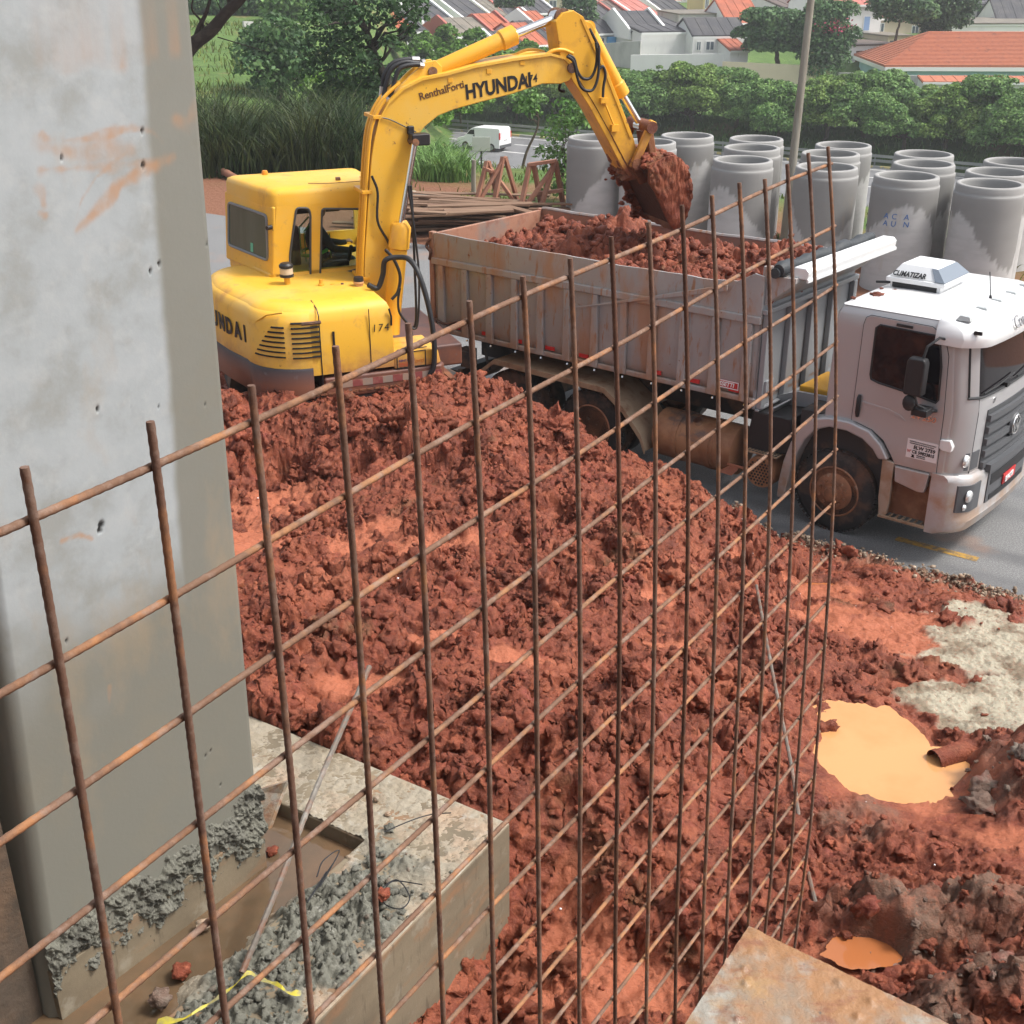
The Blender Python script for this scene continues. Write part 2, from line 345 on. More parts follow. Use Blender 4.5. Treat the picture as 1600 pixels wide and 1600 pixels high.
MT['kerbyellow'] = mat('kerb_paint', (.55, .45, .2), .8, layers=[((.3, .3, .3), .9, .5, .52, 1.)])
HWZ = -8.5
strip('highway', 70.5, 91.0, -260, 330, HWZ, MT['hw'])
mk = MB()
for n0 in (74.6, 78.2, 83.4, 87.0):
    for k in range(-14, 24):
        t0 = k*9.0
        P = [xy_(n0-.09, t0), xy_(n0+.09, t0), xy_(n0+.09, t0+3.4), xy_(n0-.09, t0+3.4)]
        mk.add([(*p, HWZ+.006) for p in P], [(0, 3, 2, 1)])
tag(mk.build('lane_dashes', MT['roadpaint']), kind='structure')
for n0 in (71.3, 90.2): strip('edge_line', n0, n0+.16, -200, 250, HWZ+.006, MT['roadpaint'])
kb = MB()
for k in range(-60, 110):
    a, b = xy_(91.1, k*2.), xy_(91.1, k*2.+1.96)
    kb.obox((*a, HWZ+.08), (*b, HWZ+.08), .22, .16, mi=k % 2)
tag(kb.build('kerb', [MT['concrete'], MT['kerbyellow']]), kind='structure')

# ------------------------------------------------------------------ the excavated mud
def tps(P, Q, lam=1e-3):
    def U(r): return np.where(r > 0, r*r*np.log(r+1e-12), 0)
    n = len(P); A = np.zeros((n+3, n+3)); d = np.linalg.norm(P[:, None, :2]-P[None, :, :2], axis=2)
    A[:n, :n] = U(d)+lam*np.eye(n); A[:n, n] = 1; A[:n, n+1:] = P[:, :2]; A[n, :n] = 1; A[n+1:, :n] = P[:, :2].T
    w = np.linalg.solve(A, np.concatenate([P[:, 2], [0, 0, 0]]))
    r = w[n] + Q[..., 0]*w[n+1] + Q[..., 1]*w[n+2]
    for k in range(n): r = r + w[k]*U(np.hypot(Q[..., 0]-P[k, 0], Q[..., 1]-P[k, 1]))
    return r
FZ = 1.5
A_, B_, C_ = atz(797, 1287, FZ), atz(385, 1126, FZ), atz(494, 1600, FZ)
u = (C_-A_)[:2]; u /= np.linalg.norm(u); v = np.array([u[1], -u[0]])         # u: along the near edge, v: towards the back-left
if v @ (B_-A_)[:2] < 0: v = -v
CP = [atz(*a) for a in [
    (690,600,1.48),(745,604,1.45),(800,608,1.4),(860,652,1.15),(900,668,1.08),(960,716,.92),(1010,741,.78),(1060,748,.74),(1130,796,.45),(1200,838,.24),
    (1250,853,.1),(1330,872,.04),(1450,906,.04),(1600,947,.04),
    (380,616,1.40),(430,626,1.42),(510,634,1.42),(600,620,1.45),(650,609,1.47),(380,760,1.0),(480,800,1.05),(600,830,1.15),(700,760,1.2),(820,720,1.15),(930,800,1.1),
    (400,950,1.25),(520,950,1.3),(650,950,1.32),(800,900,1.3),(950,950,1.2),(1080,900,.9),(1180,950,.55),
    (450,1130,1.46),(560,1150,1.46),(680,1180,1.45),(780,1240,1.42),(850,1150,1.4),(1000,1100,1.2),(1120,1080,.95),(1230,1030,.66),
    (1260,910,.2),(1340,960,.36),(1430,960,.3),(1400,1040,.48),(1500,1000,.4),(1590,1040,.5),(1560,1130,.62),(1480,1100,.58),(1300,1090,.72),
    (1250,1160,.86),(1240,1240,.9),(1300,1290,.92),(1400,1290,.86),(1500,1230,.74),(1550,1210,.85),(1590,1180,.98),(1460,1180,.66),
    (860,1290,1.15),(850,1400,.8),(830,1500,.66),(860,1600,.66),(950,1330,1.1),(960,1450,.85),(950,1590,.72),(1080,1350,1.05),(1060,1500,.8),(1150,1420,.95),
    (1220,1380,1.0),(1300,1400,1.02),(1400,1360,1.0),(1500,1340,1.02),(1590,1320,1.0),(1400,1440,1.22),(1520,1420,1.3),(1590,1430,1.3),
    (1290,1480,1.02),(1450,1500,1.1),(1560,1530,1.4),(1500,1590,1.4),(1590,1590,1.5),
    ]] + [np.array(p) for p in [(-3.2,14.5,.80),(-1.8,14.7,.80),(-1.0,15.2,.7),(-2.6,16.2,.75),(-4.8,15,.8),(-5,12,1.0),(-4,10,1.2),(-3.5,7.5,1.4),(-3,5,1.2),(-1.5,3,.9),(.5,3,.9),
    (2.5,3.0,1.3),(4,4.5,1.4),(5,6,1.0),(6,8,.5),(7.2,9.5,.1),(7.5,7,.6),(0,15,.3),(1.2,14.2,-.15),(2.3,13.4,-.3),(-.4,14.8,.85),(.4,14.5,.6),(1.0,14.0,.35),(-1.6,14.3,1.0),(-2.6,14.0,1.1),(3.6,12.6,-.3),(5,11.8,-.3),(6.5,10.9,-.3),(7.5,10.2,-.25),
    (-.3,16.2,-.3),(-1.2,17.3,-.3),(-3,17.8,-.2),(-5,18,-.1)]]
CP = np.array(CP)
gx = np.linspace(-5.2, 7.4, 800)
_y = np.cumsum(np.linspace(.010, .0265, 780)); gy = 3.2 + _y/_y[-1]*14.6
MX, MY = np.meshgrid(gx, gy)
def ssp(l):                                        # soft round patches: (px, py, z, rx, ry)
    m = np.zeros(MX.shape)
    for px, py, z, rx, ry in l:
        p = atz(px, py, z); m = np.maximum(m, np.exp(-(((MX-p[0])/rx)**2+((MY-p[1])/ry)**2)**1.5))
    return m
base = tps(CP, np.stack([MX, MY], -1))
nn_, tt_ = nt_(MX, MY)
wx, wy = MX+.10*fbm(MX*2.2, MY*2.2, 3, 41), MY+.10*fbm(MX*2.2+7, MY*2.2, 3, 43)
SM = ssp([(430,800,1.0,.62,.75),(400,840,1.1,.4,.5),(575,840,1.15,.5,.4),(700,860,1.2,.35,.3),(1350,975,.36,.85,.45),(1420,1000,.4,.5,.5),(1290,930,.25,.5,.35),(1480,1240,.75,.45,.28),(1560,1320,.95,.4,.3),
          (900,1540,.7,.3,.5),(1010,1560,.75,.35,.3),(880,1420,.8,.22,.3),(1380,1470,1.0,.3,.2),(450,1060,1.35,.3,.18),(1020,930,1.1,.3,.25),(460,935,1.25,.35,.14),(560,1075,1.42,.4,.14),(700,1005,1.3,.35,.14),(640,870,1.2,.4,.14),(860,850,1.2,.3,.14),(1160,880,.55,.35,.2),(1050,1010,1.1,.3,.14),(820,1040,1.3,.3,.14),(420,1090,1.45,.25,.12),(1320,1530,1.0,.4,.3)])
SM = np.clip(SM*1.15 + .85*fbm(MX*2.3, MY*2.3, 5, 77, .6)*SM**.4, 0, 1); SM = sst(.42, .85, SM)
edge = sst(12.9, 11.7, nn_)                         # flattens towards the road
rough = (.35+.65*(1-SM))*(.3+.7*np.maximum(edge, sst(-.5, -1.5, MX)))
right = np.maximum(sst(2.4, 3.6, MX)*sst(7, 9, MY), .8*sst(1.5, 2.3, MX)*sst(4.9, 5.4, MY)*sst(7.6, 7., MY)); rough = rough*(1-.55*right)
def dome(u, v, seed, k=.62):
    w, c = worley(u, v, seed); return np.clip(1-(w/k)**2, 0, 1), c
d1, c1 = dome(wx*1.7, wy*1.7, 1, .75); d2, c2 = dome(wx*4.2+.35*pnoise(MX*9, MY*9, 6), wy*4.2, 2); d3, c3 = dome(wx*9.5+.45*pnoise(MX*15, MY*15, 8), wy*9.5+.3*pnoise(MX*17, MY*17, 10), 3); d4, c4 = dome(MX*21+.5*pnoise(MX*21, MY*21, 9), MY*21, 4)
H = .30*(d1-.4)*(.2+c1) + .115*(d2-.35)*(.12+1.15*c2**1.5) + .055*(d3-.35)*(.15+1.2*c3) + .028*(d4-.4)*(.3+c4) + .035*fbm(MX*6, MY*6, 4, 12, .6)
H = H + .020*fbm(MX*28, MY*28, 3, 13, .65)
ter = .03*pnoise((MX*.8+MY*.55)*7+1.5*fbm(MX, MY, 2, 50), MY*.8, 31)      # bucket scrapes
sat = fbm(MX*1.1, MY*1.1, 3, 61)
H = H*(.85+.6*sat)
smooth_relief = .012*fbm(MX*9, MY*9, 3, 14) + .02*np.abs(pnoise((MX-.4*MY)*5, (MY+.4*MX)*1.3, 15)) + .009*fbm(MX*30, MY*30, 3, 16, .6)
def ridge(l, add, wd):
    P = np.array([atz(*q)[:2] for q in l]); d = np.full(MX.shape, 9.)
    for p, q in zip(P[:-1], P[1:]):
        e = q-p; t = np.clip(((MX-p[0])*e[0]+(MY-p[1])*e[1])/(e @ e), 0, 1); d = np.minimum(d, np.hypot(MX-p[0]-t*e[0], MY-p[1]-t*e[1]))
    d = d+.07*fbm(MX*3, MY*3, 3, 7); return add*sst(wd, wd*.1, d), sst(wd*1.1, wd*.5, d+.06*fbm(MX*7, MY*7, 3, 19))
RG = [ridge([(1365,1418,1.2),(1440,1412,1.3),(1510,1408,1.3),(1610,1425,1.3)], .15, .30), ridge([(1440,1575,1.4),(1520,1540,1.45),(1610,1550,1.5)], .16, .30), ridge([(1560,1190,.95),(1610,1225,1.0)], .22, .42), ridge([(1360,1255,.88),(1330,1310,.92)], .06, .24)]
BERM = np.exp(-((nn_-12.12-.10*pnoise(tt_*1.1, tt_*0, 23))/.17)**2)*sst(1.6, 2.6, MX)
CLAY = np.clip(np.maximum.reduce([RG[0][1], RG[1][1], .55*RG[2][1], .6*RG[3][1]])*(.75+.9*fbm(MX*5, MY*5, 3, 29)), 0, 1)
H = H-np.mean(H)+.035
pud = np.zeros(MX.shape)
for px, py, z, rx, ry in [(1362,1185,.75,.44,.60),(1462,1205,.74,.33,.22),(1345,1488,1.08,.22,.13)]:
    p = atz(px, py, z); pud = np.maximum(pud, np.exp(-(((MX-p[0])/(rx*1.7))**2+((MY-p[1])/(ry*1.7))**2)**2))
rough = rough*(1-.7*pud)
for px, py, z, rx, ry, dp in [(440,715,1.2,.34,.2,-.28),(560,725,1.25,.3,.16,-.2),(640,700,1.3,.3,.18,.14),(400,690,1.3,.25,.2,.16),(760,690,1.3,.3,.2,.15),(700,735,1.2,.3,.14,-.18),(860,800,1.15,.3,.2,-.16),(940,890,1.1,.25,.15,-.2),(830,1190,1.35,.22,.12,-.25),(900,1240,1.2,.3,.16,.15),(1000,1180,1.15,.3,.2,.14),(880,1120,1.3,.3,.15,-.14),(500,900,1.2,.4,.14,-.12),(620,970,1.3,.35,.16,.1),(1090,800,.7,.25,.2,.14),(1000,820,.9,.25,.16,-.15),(1120,980,.9,.3,.2,.1),(780,1000,1.3,.35,.14,-.12)]:
    p = atz(px, py, z); MXd = ((MX-p[0]+.1*fbm(MX*2.5, MY*2.5, 3, int(px)))/rx)**2+((MY-p[1]+.1*fbm(MX*2.5, MY*2.5, 3, int(py)))/ry)**2; base = base+dp*sst(1.6, .3, MXd)
MZ = base + H*rough*1.15 + smooth_relief*SM + ter*(1-SM)*.5
for q in RG: MZ = MZ + q[0]*(.8+.22*(d2-.4)*(.3+c2)+.1*(d3-.35))
MZ = MZ + BERM*(.07+.05*(d4-.3)+.035*fbm(MX*22, MY*22, 3, 33))
# puddles: each a hollow in the mud and a flat sheet of water
def hollow(px, py, z, rx, ry, dep):
    p = atz(px, py, z); d = ((MX-p[0])/rx)**2+((MY-p[1])/ry)**2 + .65*fbm(MX*2.0, MY*2.0, 4, int(px), .42)
    return sst(1.3, .75, d)*dep
PUD = [(1362,1185,.75,.44,.60),(1462,1205,.74,.33,.22),(1345,1488,1.08,.17,.10),(1268,916,.13,.30,.10),(1385,900,.02,.28,.12),(1520,880,-.06,.1,.1)]
for px, py, z, rx, ry in PUD[:5]:
    k = hollow(px, py, z, rx, ry, 1.0)
    if py > 1400:
        p = atz(px, py, z); k = sst(2.6, .7, ((MX-p[0])/rx)**2+((MY-p[1])/ry)**2+.8*fbm(MX*2.3, MY*2.3, 4, 8))
    MZ = MZ*(1-k)+(z-.05)*k
MZ0 = MZ
# keep the mud out of the footing
_fa, _fb = (MX-A_[0])*u[0]+(MY-A_[1])*u[1], (MX-A_[0])*v[0]+(MY-A_[1])*v[1]
_in = sst(-.02, .05, np.minimum(np.minimum(_fa, _fb), np.minimum(3.1-_fa, 2.7-_fb))); MZ = MZ*(1-_in)+np.minimum(MZ, .8)*_in
# ragged sideways relief, so that steep faces are crumbly too
DX = rough*(.030*fbm(MX*10+4*MZ, MZ*15-5*MY, 4, 101, .65)+.012*fbm(MX*31, MZ*34+MY*9, 2, 103)); DY = rough*(.030*fbm(MY*10-4*MZ, MZ*15+5*MX, 4, 102, .65)+.012*fbm(MY*31, MZ*34+MX*9, 2, 104))
SAND = np.zeros(MX.shape)
for px, py, z, rx, ry in [(1545,1020,.45,.65,.65),(1500,1110,.55,.50,.55),(1580,1100,.6,.6,.7),(1520,960,.3,.45,.35),(1620,1020,.4,.7,.9),(1600,1140,.65,.5,.4)]:
    p = atz(px, py, z); SAND = np.maximum(SAND, np.exp(-(((MX-p[0])/rx)**2+((MY-p[1])/ry)**2)))
SAND = sst(.42, .60, SAND+.24*fbm(MX*2.2, MY*2.2, 6, 91, .62))
MZ = MZ*(1-SAND)+SAND*(base+.03+.022*fbm(MX*5, MY*5, 5, 92, .62)+.012*fbm(MX*26, MY*26, 3, 93, .7))
m = grid_mesh('mud_ground', MX+DX*(1-SAND), MY+DY*(1-SAND), MZ, MT['mud'], {'smooth': SM*(1-CLAY), 'clay': CLAY, 'sand': SAND, 'sanddark': SAND*np.clip(.2+1.5*fbm(MX*2.6, MY*2.6, 5, 95, .65), 0, 1), 'berm': np.clip(BERM*1.4, 0, 1)*(.6+.8*fbm(MX*9, MY*9, 3, 37))}, keep=(MZ > -.12)); m['kind'] = 'structure'
def mud_z(x, y):
    i = np.clip(np.searchsorted(gx, x), 1, len(gx)-1); j = np.clip(np.searchsorted(gy, y), 1, len(gy)-1); return MZ[j, i]
for k, (px, py, z, rx, ry) in enumerate(PUD[:5]):
    p = atz(px, py, z); th = np.linspace(0, 2*np.pi, 40, endpoint=False)
    th = np.linspace(0, 2*np.pi, 120, endpoint=False); rr_ = 1.28+.22*fbm(np.cos(th)*1.6+px, np.sin(th)*1.6, 4, 3)+.03*pnoise(th*9, th*0, 4); b = MB(); b.add([(p[0]+q*rx*math.cos(a), p[1]+q*ry*math.sin(a), z) for a, q in zip(th, rr_)], [tuple(range(120))])
    tag(b.build('puddle', MT['puddle' if k < 2 else 'darkpuddle']), kind='structure')

# clods lying on the mud
def ico(sub, seed, amp=.35, sq=.75):
    bm = bmesh.new(); bmesh.ops.create_icosphere(bm, subdivisions=sub, radius=1); rs = np.random.RandomState(seed)
    v = np.array([w.co[:] for w in bm.verts]); f = np.array([[w.index for w in q.verts] for q in bm.faces]); bm.free()
    o = rs.rand(3)*50
    r = 1 + amp*(pnoise(v[:, 0]*1.3+o[0], v[:, 1]*1.3+v[:, 2]+o[1], seed) + .6*pnoise(v[:, 0]*3+v[:, 2]*2+o[2], v[:, 1]*3, seed+1) + .35*rs.randn(len(v))*.5)
    v = v*r[:, None]; v[:, 2] *= sq; return v, f
def scatter(name, pts, sizes, sub, m, seed, amp=.35, sq=.75, smooth=False):
    rs = np.random.RandomState(seed); VAR = [ico(sub, seed+k, amp, sq) for k in range(8)]; V = []; F = []; b = 0
    for p, s in zip(pts, sizes):
        v, f = VAR[rs.randint(8)]; a = rs.rand()*6.28; ca, sa = math.cos(a), math.sin(a); tl = rs.randn()*.5; ct, st = math.cos(tl), math.sin(tl)
        R = np.array([[ca, -sa, 0], [sa, ca, 0], [0, 0, 1]]) @ np.array([[1, 0, 0], [0, ct, -st], [0, st, ct]])
        V.append((v*s*(.75+.5*rs.rand(3))) @ R.T + p); F.append(f+b); b += len(v)
    o = join_mesh(name, np.concatenate(V), np.concatenate(F), m, smooth); o['kind'] = 'stuff'; return o
rs = np.random.RandomState(3)
def mud_points(N, f):
    out = []
    while len(out) < N:
        x = rs.uniform(-3.5, 5.2); y = rs.uniform(4.2, 15.5); i = np.searchsorted(gx, x); j = np.searchsorted(gy, y)
        if i >= len(gx) or j >= len(gy) or MZ[j, i] < .02 or rs.rand() > f(i, j): continue
        out.append((x, y, MZ[j, i]))
    return np.array(out)
fm = lambda i, j: (1-.93*SM[j, i])*(.35+.65*edge[j, i])*(1-.6*right[j, i])*(.25+.75*(sat[j, i] > -.15))*(1-.96*SAND[j, i])*(1-.9*pud[j, i])
P = mud_points(2300, fm); S = .022+.065*rs.rand(len(P))**2.4; P[:, 2] -= S*.12; scatter('mud_clods', P, S, 3, MT['clod'], 11, .6, .8, True)
P = mud_points(90, lambda i, j: fm(i, j)*(.3+.7*(gy[j] > 8.5))); S = .07+.07*rs.rand(len(P)); P[:, 2] -= S*.25; scatter('big_mud_clods', P, S, 4, MT['clod'], 41, .75, .75, True)
P = mud_points(8500, fm); S = .008+.022*rs.rand(len(P))**1.8; P[:, 2] += S*.1; scatter('mud_crumbs', P, S, 2, MT['clod'], 21, .5)
P = mud_points(60, lambda i, j: 1.); S = .004+.006*rs.rand(len(P)); P[:, 2] += .004; scatter('white_stone_bits', P, S, 1, MT['white'], 23, .3)
# grey-brown lumps dug out beside the small puddle, bottom right
for lab, px, py, z, n_, sp, sz in [('cracked grey clay lumps banked above the small puddle', 1440, 1412, 1.42, 3, .26, .075), ('dark grey clay lumps in the bottom right corner', 1530, 1545, 1.55, 4, .24, .08), ('brown clay lumps beside the big puddle at right edge', 1585, 1200, 1.1, 5, .2, .08)]:
    p = atz(px, py, z); Q = []; S = []
    for k in range(n_):
        x, y = p[0]+rs.randn()*sp, p[1]+rs.randn()*sp*.6; s = sz*(.35+.8*rs.rand()**1.5); Q.append((x, y, mud_z(x, y)+s*.25)); S.append(s)
    for k in range(n_*4):
        x, y = p[0]+rs.randn()*sp*1.15, p[1]+rs.randn()*sp*.75; s = sz*(.08+.2*rs.rand()); Q.append((x, y, mud_z(x, y)+s*.3+.03*rs.rand())); S.append(s)
    o = scatter('clay_lumps', np.array(Q), np.array(S), 3, MT['darkclod'], int(px), .65, .7, True)
# gravel berm along the road edge
Q = []; S = []
for i in range(3600):
    t = rs.uniform(-6, 3.2); n = 12.08 + .16*rs.randn() + .12*math.sin(t*1.7); x, y = xy_(n, t)
    if x < 2.2: continue
    Q.append((x, y, max(mud_z(x, y), 0) + .06*math.exp(-((n-12.08)/.16)**2)*rs.rand())); S.append(.008+.022*rs.rand()**2)
scatter('gravel', np.array(Q), np.array(S), 1, MT['gravel'], 31, .3)
# grey drainpipe stub lying in the big puddle
p = atz(1478, 1176, .78); b = MB(); a = np.array([.30, .12, .02]); a0 = np.array([p[0]-.10, p[1]-.06, .75])
b.tube([a0, a0+a*.35, a0+a], [.078, .078, .085], 20, False); b.tube([a0+a, a0+a*.35, a0], [.074, .068, .068], 20, False); b.tube([a0-.01*a, a0+.12*a], [.084, .084], 20, False)
tag(b.build('drain_pipe', MT['clod'], smooth=40), 'mud-covered pipe stub lying at the right end of the orange puddle', 'pipe')

# ------------------------------------------------------------------ footing, pillar
ftr = thing('footing', 'square concrete footing with rough mortar on top, standing in the red mud', 'footing', (A_[0], A_[1], 0), 0)
def fl(a, b, z): return (u[0]*a+v[0]*b, u[1]*a+v[1]*b, z)                      # footing-local: a along near edge, b to the back-left
def fw(P): d = np.array(P[:2])-A_[:2]; return d @ u, d @ v
W1, W2 = 3.1, 2.7; pa0, pa1, pb0, pb1 = .58, 2.75, .64, 2.2                    # outer size and the socket opening
b = MB()
def fbox(b, a0, a1, b0, b1, z0, z1, mi=0):
    P = [fl(a, q, z) for z in (z0, z1) for a, q in ((a0,b0),(a1,b0),(a1,b1),(a0,b1))]
    b.add(P, [(3,2,1,0),(4,5,6,7),(0,1,5,4),(1,2,6,5),(2,3,7,6),(3,0,4,7)], mi)
fbox(b, 0, W1, 0, pb0, .2, FZ); fbox(b, 0, pa0, pb0, pb1, .2, FZ); fbox(b, pa1, W1, pb0, pb1, .2, FZ); fbox(b, 0, W1, pb1, W2, .2, FZ); fbox(b, pa0, pa1, pb0, pb1, .2, FZ-.4)
b.build('socket_block', MT['footside'], ftr, bevel=.012)
# rough top skin
ga, gb = np.linspace(.004, W1, 300), np.linspace(.004, W2, 260); GA, GB = np.meshgrid(ga, gb)
spill = np.clip(.15+.13*fbm(GA*3.1, GA*0+2, 4, 55), 0, .32)*sst(.7, 1.2, GA)
hole = (GA > pa0-.004)*(GA < pa1)*(GB > pb0-.004+spill)*(GB < pb1)
wet = sst(.25, .0, np.abs(GB-.36)-.16+.12*fbm(GA*3, GB*3, 3, 5))*sst(.35, .9, GA+.2*fbm(GA*3, GB*2, 2, 6))
wk, _ = worley(GA*16+.5*pnoise(GA*9, GB*9, 3), GB*16, 7); wk2, _ = worley(GA*7, GB*7, 17)
HZ = FZ + .004 + .012*fbm(GA*6, GB*6, 5, 1, .65) + wet*(.02+.035*np.clip(.5-wk, -.2, 1)+.05*fbm(GA*9, GB*9, 5, 2, .7)+.02*fbm(GA*40, GB*40, 3, 12, .7)) + .007*fbm(GA*36, GB*36, 3, 3, .7)
eg = np.minimum(np.minimum(GA, GB), np.minimum(W1-GA, W2-GB)); HZ = HZ - .13*sst(pb0-.06, pb0+.01+spill, GB)*(spill > .005)*(GA > pa0)*(GB < pb1)
HZ = np.where(eg < .03, FZ+.001+(HZ-FZ)*np.clip((eg-.004)/.026, 0, 1), HZ)
MT['foottop'] = mat('footing_top', (.31, .27, .205), .8, layers=[((.27, .225, .16), 3.5, .42, .62, .9), ((.40, .245, .15), 1.5, .5, .66, .7), ((.15, .148, .12), 'wet', .15, .55, 1., (1,1,1), 'attr', None), ((.42, .41, .37), 13, .58, .72, .5), ((.09, .085, .08), 34, .68, .76, .8)], bump=[(70, .7, .012), (250, .4, .004)])
sk = grid_mesh('mortar_top', GA*u[0]+GB*v[0], GA*u[1]+GB*v[1], HZ, MT['foottop'], {'wet': wet}, keep=~hole); sk.parent = ftr
P = []; S = []
for k in range(900):
    a, q = rs.uniform(.4, 2.9), rs.uniform(.02, .58); i, j = np.searchsorted(ga, a), np.searchsorted(gb, q)
    if rs.rand() > wet[min(j, 259), min(i, 299)]: continue
    s = .006+.022*rs.rand()**2.6; x = fl(a, q, 0); P.append((x[0], x[1], HZ[min(j, 259), min(i, 299)]+s*.3)); S.append(s)
o = scatter('mortar_crumbs', np.array(P), np.array(S), 2, MT['cement'], 61, .65); o.parent = ftr
b = MB(); b.add([fl(a, q, FZ-.10) for a, q in ((pa0, pb0), (pa1, pb0), (pa1, pb1), (pa0, pb1))], [(0, 1, 2, 3)])
MT['socketwater'] = mat('brown_water', (.11, .075, .045), .03, layers=[((.17, .10, .055), 2, .4, .6, .7)], spec=.8)
w = b.build('socket_water', MT['socketwater'], ftr)

# pillar: measured on the line its face makes with the socket water
PZ = FZ-.1
p1, p0 = atz(412, 1352, PZ), atz(86, 1598, PZ)            # right and left bottom corners of the face we see
e = (p1-p0)[:2]; wdt = np.linalg.norm(e); e /= wdt; inn = np.array([-e[1], e[0]])   # e: along the face to the right, inn: into the pillar
if inn @ np.array([-1, 0]) < 0: inn = -inn
pil = thing('pillar', 'tall stained concrete pillar at the left edge of the picture', 'pillar', (p0[0], p0[1], 0), math.atan2(e[1], e[0]))
dz = 1 if (np.cross(np.append(e, 0), np.append(inn, 0))[2] > 0) else -1
MT['pillar'] = mat('pillar_concrete', (.33, .355, .365), .75, layers=[((.27, .295, .30), 3.2, .4, .65, .9), ((.37, .385, .385), 9, .5, .68, .6), ((.165, .160, .130), 'damp', 0, 1, .96, (1,1,1), 'attr', None), ((.21, .19, .145), 3.2, .5, .68, .35), ((.32, .24, .15), 1.6, .55, .70, .5, (1, 1, .5)), ((.36, .20, .105), 'stain', 0, 1, .75, (1,1,1), 'attr', None), ((.015, .015, .015), 'pit', 0, 1, 1., (1,1,1), 'attr', None), ((.05, .05, .05), 21, .735, .765, .95)], bump=[(35, .18, .006), (130, .15, .002)], rlayers=[(.5, 'damp', 0, 1, .8, (1,1,1), 'attr', None)])  # 'damp' here: damp strip plus painted shade
# front face as a fine sheet (damp strip and painted shade in the material), wrapped round two chamfers
TOPZ = 9.0; D = .8*dz
prof = [(.0, .9*dz), (.0, .05*dz), (.045, 0)] + [(x, 0) for x in np.linspace(.06, wdt-.04, 210)] + [(wdt-.02, 0), (wdt, .02*dz), (wdt, .9*dz)]
zz = np.r_[np.linspace(.9, 5.75, 440), np.linspace(5.8, TOPZ, 12)]; PX = np.array([[q[0] for q in prof]]*len(zz)); PY = np.array([[q[1] for q in prof]]*len(zz)); PZZ = np.repeat(zz[:, None], len(prof), 1)
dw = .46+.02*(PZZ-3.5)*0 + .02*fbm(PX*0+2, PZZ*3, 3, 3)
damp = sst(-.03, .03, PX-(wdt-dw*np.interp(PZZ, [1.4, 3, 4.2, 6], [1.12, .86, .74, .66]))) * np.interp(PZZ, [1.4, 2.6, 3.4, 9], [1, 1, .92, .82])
low = sst(3.85, 2.95, PZZ+.35*fbm(PX*1.5, PZZ*1.2, 3, 4)); damp = np.clip(np.maximum(np.maximum(damp, low*.97), np.where(PX < .04, 1., 0)), 0, 1)  # lower part and left edge: shade painted in through the damp mask
# rust-coloured streaks and blow holes, where the photograph shows them
def onface(px, py):
    d = ray(px, py); n = np.array([inn[0], inn[1], 0]); o = np.array([p0[0], p0[1], 0])-EYE; t = (o @ n)/(d @ n); q = EYE+d*t; return (q[:2]-p0[:2]) @ e, q[2]
stain = np.zeros(PX.shape); wob_ = .035*fbm(PX*4, PZZ*4, 4, 71)
for l, wd, am in (([(0,224),(60,228),(160,207),(200,212),(218,228)], .022, .8), ([(65,372),(110,330),(150,290),(180,272),(235,250)], .040, .9), ([(60,370),(75,320),(100,285),(165,235)], .016, .7), ([(0,240),(90,245),(160,238)], .06, .55), ([(0,275),(120,270),(215,256)], .03, .5),
    ([(0,15),(80,18),(150,12),(195,22)], .05, .55), ([(40,62),(100,52),(190,72)], .06, .6), ([(0,85),(60,95),(140,100)], .07, .35), ([(140,105),(165,98),(190,92)], .02, .7), ([(0,345),(8,350)], .03, .7), ([(60,860),(90,850),(112,855)], .02, .7), ([(230,70),(262,62)], .04, .5), ([(240,190),(262,195),(280,165)], .05, .5), ([(290,110),(300,180)], .02, .6), ([(0,310),(6,330)], .03, .6), ([(150,1085),(152,1110)], .012, .5)):
    P_ = np.array([onface(*q) for q in l]); dd_ = np.full(PX.shape, 9.)
    for a, c in zip(P_[:-1], P_[1:]):
        f_ = c-a; t_ = np.clip(((PX-a[0])*f_[0]+(PZZ-a[1])*f_[1])/(f_ @ f_), 0, 1); dd_ = np.minimum(dd_, np.hypot(PX-a[0]-t_*f_[0], PZZ-a[1]-t_*f_[1]))
    stain = np.maximum(stain, am*sst(wd, wd*.15, dd_+wob_*min(1, wd/.03)))
stain = np.clip(stain*(.55+.9*(fbm(PX*9, PZZ*9, 4, 72)+.3)), 0, 1)
pit = np.zeros(PX.shape)
for px_, py_, r_ in ((183,265,.016),(180,210,.012),(127,833,.022),(125,842,.018),(114,652,.012),(215,420,.012),(200,432,.012),(300,385,.008),(36,255,.010),(250,8,.008),(75,1016,.010),(250,1148,.008),(314,1185,.010),(322,1178,.008),(300,640,.008),(340,1230,.008),(172,648,.006),(220,645,.006)):
    a = onface(px_, py_); pit = np.maximum(pit, sst(r_, r_*.5, np.hypot(PX-a[0], PZZ-a[1])))
PX = PX+(PZZ-1.4)*(.026+.03*(1-PX/wdt))
s_ = grid_mesh('shaft', PX, PY+pit*.01*dz, PZZ, MT['pillar'], {'damp': damp, 'stain': stain, 'pit': pit}); s_.parent = pil  # damp also carries the painted shade
